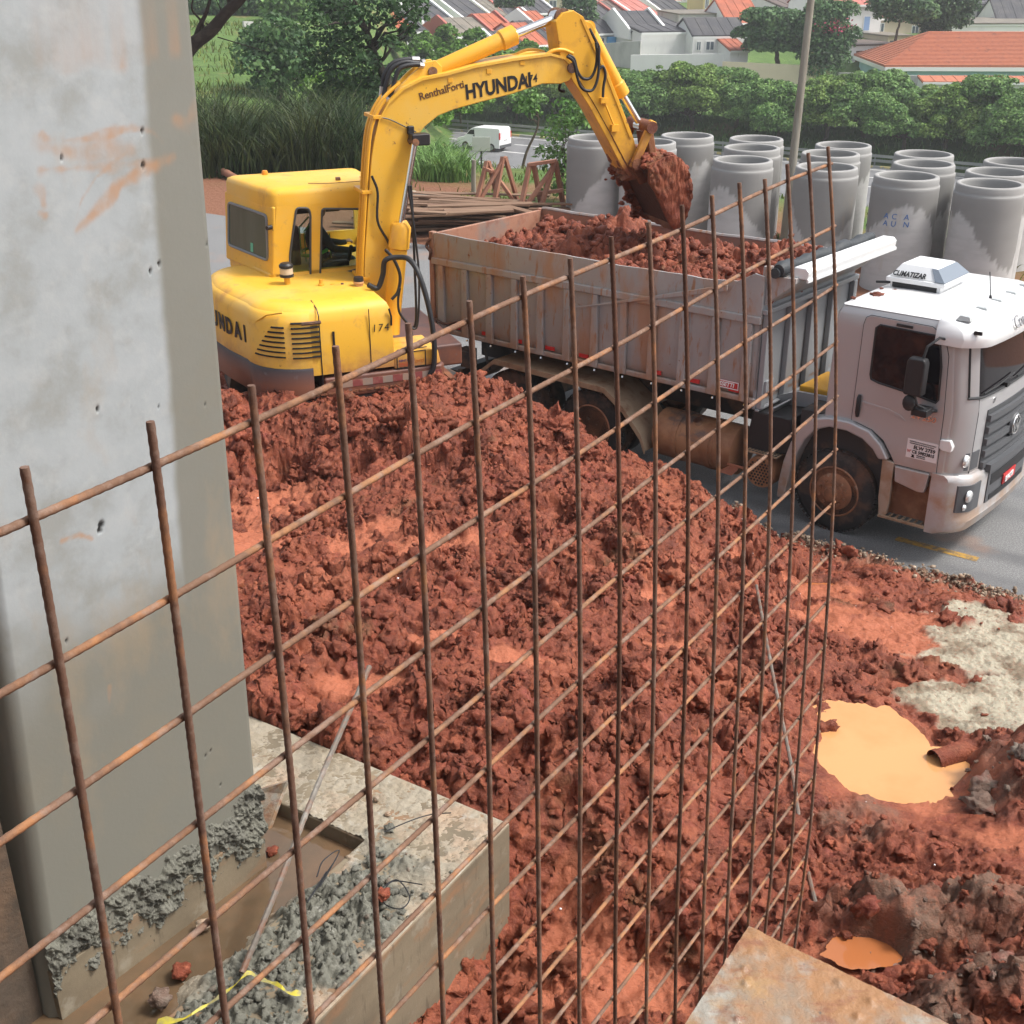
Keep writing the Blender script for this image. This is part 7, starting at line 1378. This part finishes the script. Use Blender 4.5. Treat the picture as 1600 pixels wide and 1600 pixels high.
# ------------------------------------------------------------------ houses on the far hillside
def wallmat(nm, c, dirt=.5): return mat(nm, c, .85, layers=[(tuple(k*.72 for k in c), .8, .5, .72, dirt, (1, 1, .4)), ((.2, .19, .18), 2.2, .64, .74, dirt, (1, 1, .25))])
WM = {'white': wallmat('white_wall', (.78, .77, .75), .3), 'cream': wallmat('cream_wall', (.72, .62, .45), .3), 'grey': wallmat('stained_grey_wall', (.48, .47, .45), .9), 'beige': wallmat('beige_wall', (.62, .52, .40), .4), 'yellow': wallmat('yellow_wall', (.74, .60, .28), .3), 'blue': wallmat('light_blue_wall', (.36, .58, .60), .3), 'ochre': wallmat('ochre_wall', (.66, .40, .16), .3), 'palegreen': wallmat('pale_grey_green_wall', (.60, .63, .57), .4)}
RM = {}
for nm, c, c2 in (('dark', (.060, .060, .066), (.095, .09, .088)), ('red', (.40, .115, .060), (.27, .085, .05)), ('tan', (.20, .175, .14), (.13, .12, .10)), ('pink', (.46, .17, .14), (.36, .12, .09)), ('brown', (.11, .085, .075), (.16, .12, .1))):
    RM[nm] = mat(nm+'_roofing', c, .8, layers=[(c2, .7, .42, .62, .8), (tuple(k*.55 for k in c), 3.5, .58, .72, .6), (tuple(min(1, k*1.5) for k in c), 9, .62, .75, .5)], bump=[(1.2, .5, .1, (6, .3, .3))])
RM['tile'] = mat('orange_roof_tile', (.42, .145, .075), .8, layers=[((.32, .10, .06), 3, .45, .65, .7), ((.13, .05, .04), 1.1, .62, .70, .8, (.6, 1, 1))])
MT['brick'] = mat('red_brick', (.33, .10, .065), .85, layers=[((.26, .08, .05), 8, .45, .65, .7)]); MT['garage'] = flat('brown_garage_door', (.20, .085, .07), .6); MT['darkdoor'] = flat('dark_gate', (.055, .062, .07), .5); MT['wooddoor'] = flat('wood_door', (.16, .075, .035), .6); MT['pane'] = flat('window_pane', (.10, .13, .16), .1); MT['bluepane'] = flat('blue_shutter', (.25, .38, .62), .5); MT['trim'] = flat('white_trim', (.80, .80, .78), .6); MT['bluetarp'] = flat('blue_tarp', (.10, .36, .68), .5); MT['copingred'] = flat('red_coping', (.42, .13, .10), .7)
def house(label, L, R, eave, base, Y, d=9., rise=1.3, yaw=30, wall='white', roof='dark', feat=(), par='', hip=False, flatr=False, down=3., over=.25, cat='house', single=False):
    yw = R_(yaw); p = aty(L, base, Y); k = lambda w: 800+FPX*(p[0]+w*math.cos(yw))/((Y+w*math.sin(yw))*_c-(p[2]-CAM_H)*_s)
    lo_, hi_ = .1, 80.
    for _ in range(40):
        m_ = (lo_+hi_)/2; lo_, hi_ = (m_, hi_) if k(m_) < R else (lo_, m_)
    w = lo_; h = aty(L, eave, Y)[2]-p[2]; t = thing('building' if cat == 'building' else 'house', label, cat, p, yw)
    b = MB()
    if flatr or hip: b.box(0, w, 0, d, -down, h)
    elif single: b.prism([(0, -down), (d, -down), (d, h+rise), (0, h)], 0, w, 'x')
    else: b.prism([(0, -down), (d, -down), (d, h), (d/2, h+rise), (0, h)], 0, w, 'x')
    b.build('wall', WM[wall], t)
    th = .14; b = MB()
    if hip:
        o = .5; q = min(d, w)*.42; b.loft([[(-o, -o, h), (w+o, -o, h), (w+o, d+o, h), (-o, d+o, h)], [(-o, -o, h+.12), (w+o, -o, h+.12), (w+o, d+o, h+.12), (-o, d+o, h+.12)], [(q, d/2-.05, h+rise), (w-q, d/2-.05, h+rise), (w-q, d/2+.05, h+rise), (q, d/2+.05, h+rise)]])
        rf = b.build('roof', RM[roof], t)
        b = MB(); o = .55
        for a in ((-o, w+o, -o, -o+.12), (-o, w+o, d+o-.12, d+o), (-o, -o+.12, -o, d+o), (w+o-.12, w+o, -o, d+o)): b.box(*a, h-.32, h-.003)
        b.build('fascia', MT['trim'], t)['kind'] = 'stuff'
        n = 26; b = MB()
        for i in range(n):                              # tile courses: stepped rows climbing the front and end slopes
            f0, f1 = i/n, (i+1)/n; x0, x1 = -.5+(q+.5)*f0, w+.5-(q+.5)*f0; y0, y1 = -.5+(d/2+.45)*f0, -.5+(d/2+.45)*f1; z0, z1 = h+.12+(rise-.12)*f0, h+.12+(rise-.12)*f1
            xa, xb = -.5+(q+.5)*f1, w+.5-(q+.5)*f1
            b.add([(x0, y0, z0+.07), (x1, y0, z0+.07), (xb, y1, z1+.01), (xa, y1, z1+.01), (x0, y0, z0), (x1, y0, z0)], [(0, 1, 2, 3), (4, 5, 1, 0)])
            ye = d/2-(d/2+.45)*(1-f0); b.add([(x0, y0, z0+.07), (xa, y1, z1+.01), (xa, d-y1, z1+.01), (x0, d-y0, z0+.07), (x0, y0, z0), (x0, d-y0, z0)], [(0, 1, 2, 3), (0, 3, 5, 4)])
        b.build('tile_courses', RM[roof], rf, fix=False)['kind'] = 'stuff'
    elif flatr:
        b.box(-.12, w+.12, -.12, d+.12, h, h+.12); b.build('roof', RM[roof], t)
    else:
        o = over; s_ = rise/(d/2) if not single else rise/d
        if single: b.prism([(-o, h-o*s_+.02), (d, h+rise+.02), (d, h+rise+.02+th), (-o, h-o*s_+.02+th)], -.1, w+.1, 'x')
        else: b.prism([(-o, h-o*s_+.02), (d/2, h+rise+.02), (d+o, h-o*s_+.02), (d+o, h-o*s_+th+.02), (d/2, h+rise+th+.02), (-o, h-o*s_+th+.02)], -.1, w+.1, 'x')
        rf = b.build('roof', RM[roof], t)
        b = MB(); nr = max(3, int(w/.9))
        for i in range(nr+1):
            x = w*i/nr; yb = d if single else d/2; b.obox((x, -o, h-o*s_+.02+th+.01), (x, yb, h+rise+.02+th+.01), .07, .05)
        b.build('roof_ribs', RM[roof], rf)['kind'] = 'stuff'
        for sd_, xx in (('l', -.16), ('r', w+.16)):
            if sd_ in par.lower():
                b = MB(); mm = 'copingred' if sd_.upper() in par else 'trim'; ye = d if single else d/2
                b.prism([(-.1, h-.6), (-.1, h+.32), (ye, h+rise+.42)] + ([] if single else [(d+.1, h+.32)]) + [(d+.1, h-.6)], xx-.12, xx+.12, 'x'); b.build('party_wall', MT[mm], t)
    b = MB(); b.box(-.05, w+.05, -.32, -.26, h-.12, h+.06) if not (hip or flatr) else None
    if b.v: b.build('gutter', MT['trim'], t)
    for f in feat:
        kind, u0, u1, v0, v1 = f[:5]; face = f[5] if len(f) > 5 else 'f'
        X0, X1, Z0, Z1 = (u0*w, u1*w, v0*h, v1*h) if face == 'f' else (u0*d, u1*d, v0*h, v1*h)
        def bx(nm, x0, x1, y0, y1, z0, z1, m, par_):
            b = MB()
            if face == 'f': b.box(x0, x1, y0, y1, z0, z1)
            else: b.box(-y1 if face == 'l' else w+y0, -y0 if face == 'l' else w+y1, x0, x1, z0, z1)
            if face == 'f': b.v = [(x, -y, z) for x, y, z in b.v]
            return b.build(nm, m, par_)
        if kind == 'win':
            fr_ = bx('window', X0-.08, X1+.08, -.05, .05, Z0-.08, Z1+.08, MT['trim'], t); bx('pane', X0, X1, .051, .06, Z0, Z1, MT['pane'], fr_); bx('mullion', (X0+X1)/2-.03, (X0+X1)/2+.03, .061, .075, Z0, Z1, MT['trim'], fr_)
        elif kind == 'shut':
            fr_ = bx('window', X0-.08, X1+.08, -.05, .04, Z0-.08, Z1+.08, MT['trim'], t); bx('pane', X0, X1, .041, .05, Z0, Z1, MT['bluepane'], fr_)
        elif kind in ('garage', 'darkdoor', 'wooddoor'):
            dr = bx('garage_door' if kind == 'garage' else 'door', X0, X1, -.05, .04, Z0, Z1, MT[kind], t)
            for i in range(1, 5): z = Z0+(Z1-Z0)*i/5; bx('door_panel', X0+.05, X1-.05, .041, .055, z-(Z1-Z0)*.16, z-.03, MT[kind], dr)
        elif kind == 'brickwork': bx('brick_front', X0, X1, -.05, .06, Z0, Z1, MT['brick'], t)
        elif kind == 'porch':
            bx('porch_beam', X0, X1, -.05, 1.2, Z1-.15, Z1, MT['trim'], t)
        elif kind == 'tarp': bx('blue_tarp', X0, X1, .02, .3, Z0, Z1, MT['bluetarp'], t)
        elif kind == 'band': bx('wall_band', X0, X1, .0, .08, Z0, Z1, MT['trim'], t)
    return t
W_ = 'win'
house('house with a red front roof behind the dark tree at far left', 602, 647, 53, 68, 117, 7, 1.5, 30, 'white', 'red', [('darkdoor', .35, .75, -.3, .7)])
house('low dark-roofed house between the red front roof and the brick-fronted house', 632, 668, 51, 68, 121, 10, 1.5, 32, 'white', 'dark', [(W_, .15, .35, .2, .8), (W_, .6, .85, .2, .8)], 'l')
house('dark-roofed house with a red brick front and white shutters', 664, 711, 39, 69, 127, 11, 1.6, 30, 'cream', 'dark', [('brickwork', .48, .93, .05, .97), (W_, .62, .78, .3, .8), ('darkdoor', .1, .3, .25, .8)], 'lr')
house('dark-roofed house with a brown garage door and one window', 726, 770, 32, 58, 134, 12, 1.7, 30, 'cream', 'dark', [('garage', .06, .45, -.05, .72), (W_, .62, .82, .3, .78)], 'l')
house('tan-roofed house right of the brown garage', 772, 796, 29, 48, 141, 11, 1.6, 30, 'cream', 'tan', [(W_, .3, .7, .3, .8)], 'l')
house('dark-roofed house with a red-edged wall above the stick cylinder', 790, 815, 26, 45, 148, 12, 2.4, 30, 'white', 'dark', [(W_, .3, .7, .3, .8)], 'LR')
house('steep dark roof at the top of the picture left of the stick head', 824, 866, 22, 40, 150, 12, 2.0, 30, 'cream', 'dark', [(W_, .2, .4, .3, .8), (W_, .6, .8, .3, .8)], 'lr')
house('white house with red-coped gable walls just above the stick cylinder', 716, 768, 56, 84, 119, 8, 1.2, 28, 'white', 'tan', [('wooddoor', .55, .7, .1, .8)], 'LR')
house('house with a faded red roof right of the coped gable', 768, 803, 52, 72, 124, 8, 1.4, 30, 'white', 'red', [(W_, .3, .6, .3, .8)], 'R')
house('low dark roof with white walls under the stick cylinder rod', 790, 826, 80, 100, 116, 8, 1.3, 30, 'white', 'dark', [(W_, .1, .3, .3, .8), (W_, .55, .85, .3, .8)], 'l')
house('long red-brown roof with a small white balcony above the boom tip', 822, 858, 72, 92, 119, 9, 1.6, 30, 'white', 'red', [(W_, .2, .5, .3, .9), (W_, .65, .85, .3, .8)])
house('dark roof squeezed between two red roofs left of the stick', 838, 866, 67, 84, 124, 9, 1.6, 30, 'white', 'dark', [(W_, .4, .7, .3, .8)])
house('bright red roof just left of the stick head', 846, 872, 50, 66, 130, 9, 1.6, 30, 'white', 'red', [(W_, .4, .7, .3, .8)], 'l')
house('dark-roofed house with pale party wall right of the stick head', 920, 965, 54, 76, 124, 10, 1.7, 30, 'white', 'dark', [(W_, .35, .5, .1, .7), ('tarp', .6, .95, .35, .8)], 'l')
house('dark-roofed house stepping up behind the pale party wall', 944, 984, 46, 70, 131, 12, 1.9, 30, 'white', 'dark', [(W_, .3, .5, .3, .8), ('tarp', .55, .9, .05, .4)], 'lR')
house('house with a narrow brown roof left of the salmon roof', 976, 998, 38, 60, 137, 12, 1.9, 30, 'cream', 'brown', [(W_, .3, .7, .3, .8)], 'R')
house('house with a salmon-red roof and white gable boards', 1002, 1041, 33, 56, 143, 12, 1.8, 30, 'cream', 'pink', [(W_, .3, .7, .3, .8)], 'l')
house('broad charcoal roof with pale ridges at the top centre right', 1043, 1086, 28, 50, 150, 14, 2.4, 30, 'white', 'dark', [(W_, .3, .7, .3, .8)], 'l')
house('white house with a low gable end and a grey wall patch', 985, 1036, 51, 92, 121, 10, 1.5, 14, 'white', 'dark', [('band', .0, .0, .0, .0), ('wooddoor', .02, .06, .3, .5)], 'lr')
house('long plain white house with a flat dark roof', 1000, 1082, 52, 96, 118.5, 9, .8, 14, 'white', 'dark', [(W_, .86, .9, .55, .72)], '', single=True, over=.02)
house('white house with two barred windows above the roadside trees', 1081, 1166, 58, 92, 117, 7, 1.3, 8, 'white', 'dark', [(W_, .08, .14, .42, .78), (W_, .25, .38, .42, .78), (W_, .74, .77, .5, .7)], '', over=.02)
house('old streaky grey wall of a house below the yellow building', 1060, 1136, 23, 48, 135, 8, .4, 10, 'grey', 'tan', [], '', flatr=True)
house('house with an orange roof at the left of the spreading tree', 1136, 1190, 37, 58, 132, 9, 2.0, 10, 'white', 'red', [(W_, .3, .36, .3, .8), (W_, .5, .56, .3, .8), (W_, .7, .76, .3, .8)], '')
house('yellow building with dark windows at the top right of centre', 1098, 1152, -14, 24, 152, 8, 1.5, 6, 'yellow', 'red', [(W_, .27, .58, .32, .85), (W_, .06, .14, .3, .85), ('wooddoor', .68, .72, .0, .9), ('darkdoor', .4, .58, -.3, .3)], cat='building')
house('tall blank pale building beside the yellow one', 1152, 1243, -22, 26, 156, 12, 1., 6, 'palegreen', 'tan', [], flatr=True, cat='building')
house('white building with a slanting parapet left of the pole', 1222, 1292, 14, 48, 140, 10, 1.2, 12, 'white', 'brown', [(W_, .75, .82, .3, .6)], single=True, over=.02)
house('white two-storey house with a pink roof right of the pole', 1284, 1372, 9, 72, 131, 9, 2.2, 12, 'white', 'pink', [('shut', .70, .80, .38, .72), (W_, .15, .25, .4, .7)], '')
house('beige walled house behind the garage', 1358, 1448, 30, 78, 134, 9, 1.4, 14, 'beige', 'pink', [(W_, .1, .2, .55, .85), (W_, .7, .8, .4, .75)], '')
house('white garage with a brown door and dark gates left of the red hip roof', 1326, 1400, 72, 120, 123, 6, .5, 20, 'white', 'brown', [('wooddoor', .10, .22, .0, .84), ('darkdoor', .36, .92, .0, .84)], flatr=True)
house('low dark-gated shed right above the garage', 1384, 1420, 57, 90, 128, 6, .4, 20, 'beige', 'tan', [('darkdoor', .1, .8, .0, .8)], flatr=True)
house('light blue bungalow with a broad orange hip roof at the right', 1386, 1740, 104, 128, 111, 11., 2.5, -2, 'blue', 'tile', [('band', .0, .01, .9, 1.)], hip=True)
house('long white parapet building behind the red hip roof', 1464, 1640, 38, 80, 131, 10, .4, 2, 'white', 'tan', [('band', 0, 1, .93, 1.0), (W_, .3, .36, .5, .62), (W_, .72, .78, .5, .62)], flatr=True, cat='building')
house('grey house with a dark roof and veranda posts at the top right corner', 1520, 1600, 3, 38, 148, 10, 2.0, -4, 'grey', 'dark', [('darkdoor', .05, .2, .0, .8), ('darkdoor', .3, .6, .1, .8), (W_, .7, .8, .3, .8)], over=.8)
house('house with a dark slanting roof and red edge at the right border', 1556, 1650, 34, 50, 139, 9, 2.0, -6, 'white', 'dark', [], 'R')
house('low orange roof at the bottom of the red hip roof, above the trees', 1440, 1640, 129, 142, 104, 1.6, .25, -3, 'white', 'tile', [], single=True)
house('small orange roof peeping over the trees below the two barred windows', 1140, 1168, 80, 96, 113, 5, .7, 6, 'white', 'red', [], single=True)
house('cream terrace with a red roof along the top edge of the picture', 925, 1062, 2, 26, 166, 10, 2.2, 6, 'cream', 'pink', [('shut', .06, .12, .3, .75), (W_, .3, .36, .3, .75), (W_, .6, .66, .3, .75), (W_, .85, .9, .3, .75)], cat='building')
house('pale terrace cut off by the top edge left of the stick head', 690, 900, -6, 22, 172, 10, 2.0, 8, 'cream', 'pink', [(W_, .2, .25, .2, .7), (W_, .5, .55, .2, .7), (W_, .8, .85, .2, .7)], cat='building')
house('white walled house at the top edge left of the dark roofs', 596, 690, -4, 30, 160, 10, 2.0, 8, 'white', 'tan', [(W_, .5, .58, .2, .7)], cat='building')
house('distant white block at the top edge behind the charcoal roof', 1040, 1102, -8, 18, 178, 10, 1.6, 4, 'white', 'brown', [(W_, .2, .3, .2, .6), (W_, .6, .7, .2, .6)], cat='building')
house('white house behind the street trees at the top right', 1430, 1530, -8, 40, 150, 9, 1.6, 0, 'cream', 'brown', [(W_, .2, .28, .3, .7)])
house('distant cream building at the top edge right of the pink roof', 1330, 1440, -20, 22, 165, 9, 1.6, 0, 'cream', 'pink', [(W_, .2, .28, .3, .7), (W_, .6, .68, .3, .7)], cat='building')
# garden walls in front of the houses
def gwall(lab, x0, yb0, yt0, x1, yb1, yt1, Y0, Y1, m='white'):
    p, q = aty(x0, yb0, Y0), aty(x1, yb1, Y1); zt0, zt1 = aty(x0, yt0, Y0)[2], aty(x1, yt1, Y1)[2]; b = MB(); dn = 2.5; e = np.array([-(q-p)[1], (q-p)[0], 0]); e = e/np.linalg.norm(e)*.18
    v_ = [(*p[:2], p[2]-dn), (*q[:2], q[2]-dn), (*q[:2], zt1), (*p[:2], zt0)]; b.add(v_+[(x+e[0], y+e[1], z) for x, y, z in v_], [(0,1,2,3),(7,6,5,4),(0,4,5,1),(1,5,6,2),(2,6,7,3),(3,7,4,0)]); return tag(b.build('garden_wall', WM[m]), lab, 'wall')
gwall('white garden wall with red coping climbing below the brown garage', 668, 71, 68, 752, 72, 48, 116, 120)
gwall('pale wall at the foot of the garage and hip-roofed house', 1306, 122, 113, 1500, 132, 121, 109, 105, 'grey')
gwall('white wall below the boom tip between the bushes', 742, 98, 82, 822, 104, 90, 113, 114)
gwall('grey rendered wall below the dark roofs right of the stick', 938, 88, 68, 1000, 90, 64, 119, 117, 'grey')
gwall('long grey wall on the slope at the top left', 382, 52, 33, 500, 54, 38, 92, 96, 'grey')
# roof-top bits, aerials
p = aty(1048, 44, 140); b = MB(); b.lathe([(0, .75), (.3, .7), (.62, .5), (.68, 0), (0, 0)], 16, tuple(p)); tag(b.build('water_tank', flat('dark_tank', (.10, .11, .12), .5), smooth=40), 'dark round water tank on the flat roof below the charcoal roof', 'water tank')
gwall('white retaining wall behind the hip-roofed house at the right edge', 1585, 108, 52, 1700, 108, 52, 122, 122)

gwall('long white boundary wall behind the roadside trees right of the stick', 985, 104, 86, 1130, 108, 84, 114, 113)
gwall('pale low wall under the spreading tree left of the pole', 1128, 112, 96, 1300, 118, 104, 111, 109, 'cream')

# ------------------------------------------------------------------ light rain haze over the valley
HZB = bpy.data.materials.new('haze_air'); HZB.use_nodes = True; _t = HZB.node_tree; _t.nodes.clear()
_v = _t.nodes.new('ShaderNodeVolumePrincipled'); _v.inputs['Density'].default_value = .0007; _v.inputs['Color'].default_value = (.93, .95, .97, 1); _v.inputs['Anisotropy'].default_value = .2
_o = _t.nodes.new('ShaderNodeOutputMaterial'); _t.links.new(_v.outputs[0], _o.inputs['Volume'])
b = MB(); b.box(-420, 520, -260, 620, -12, 24); hz = b.build('haze', HZB); hz['kind'] = 'stuff'
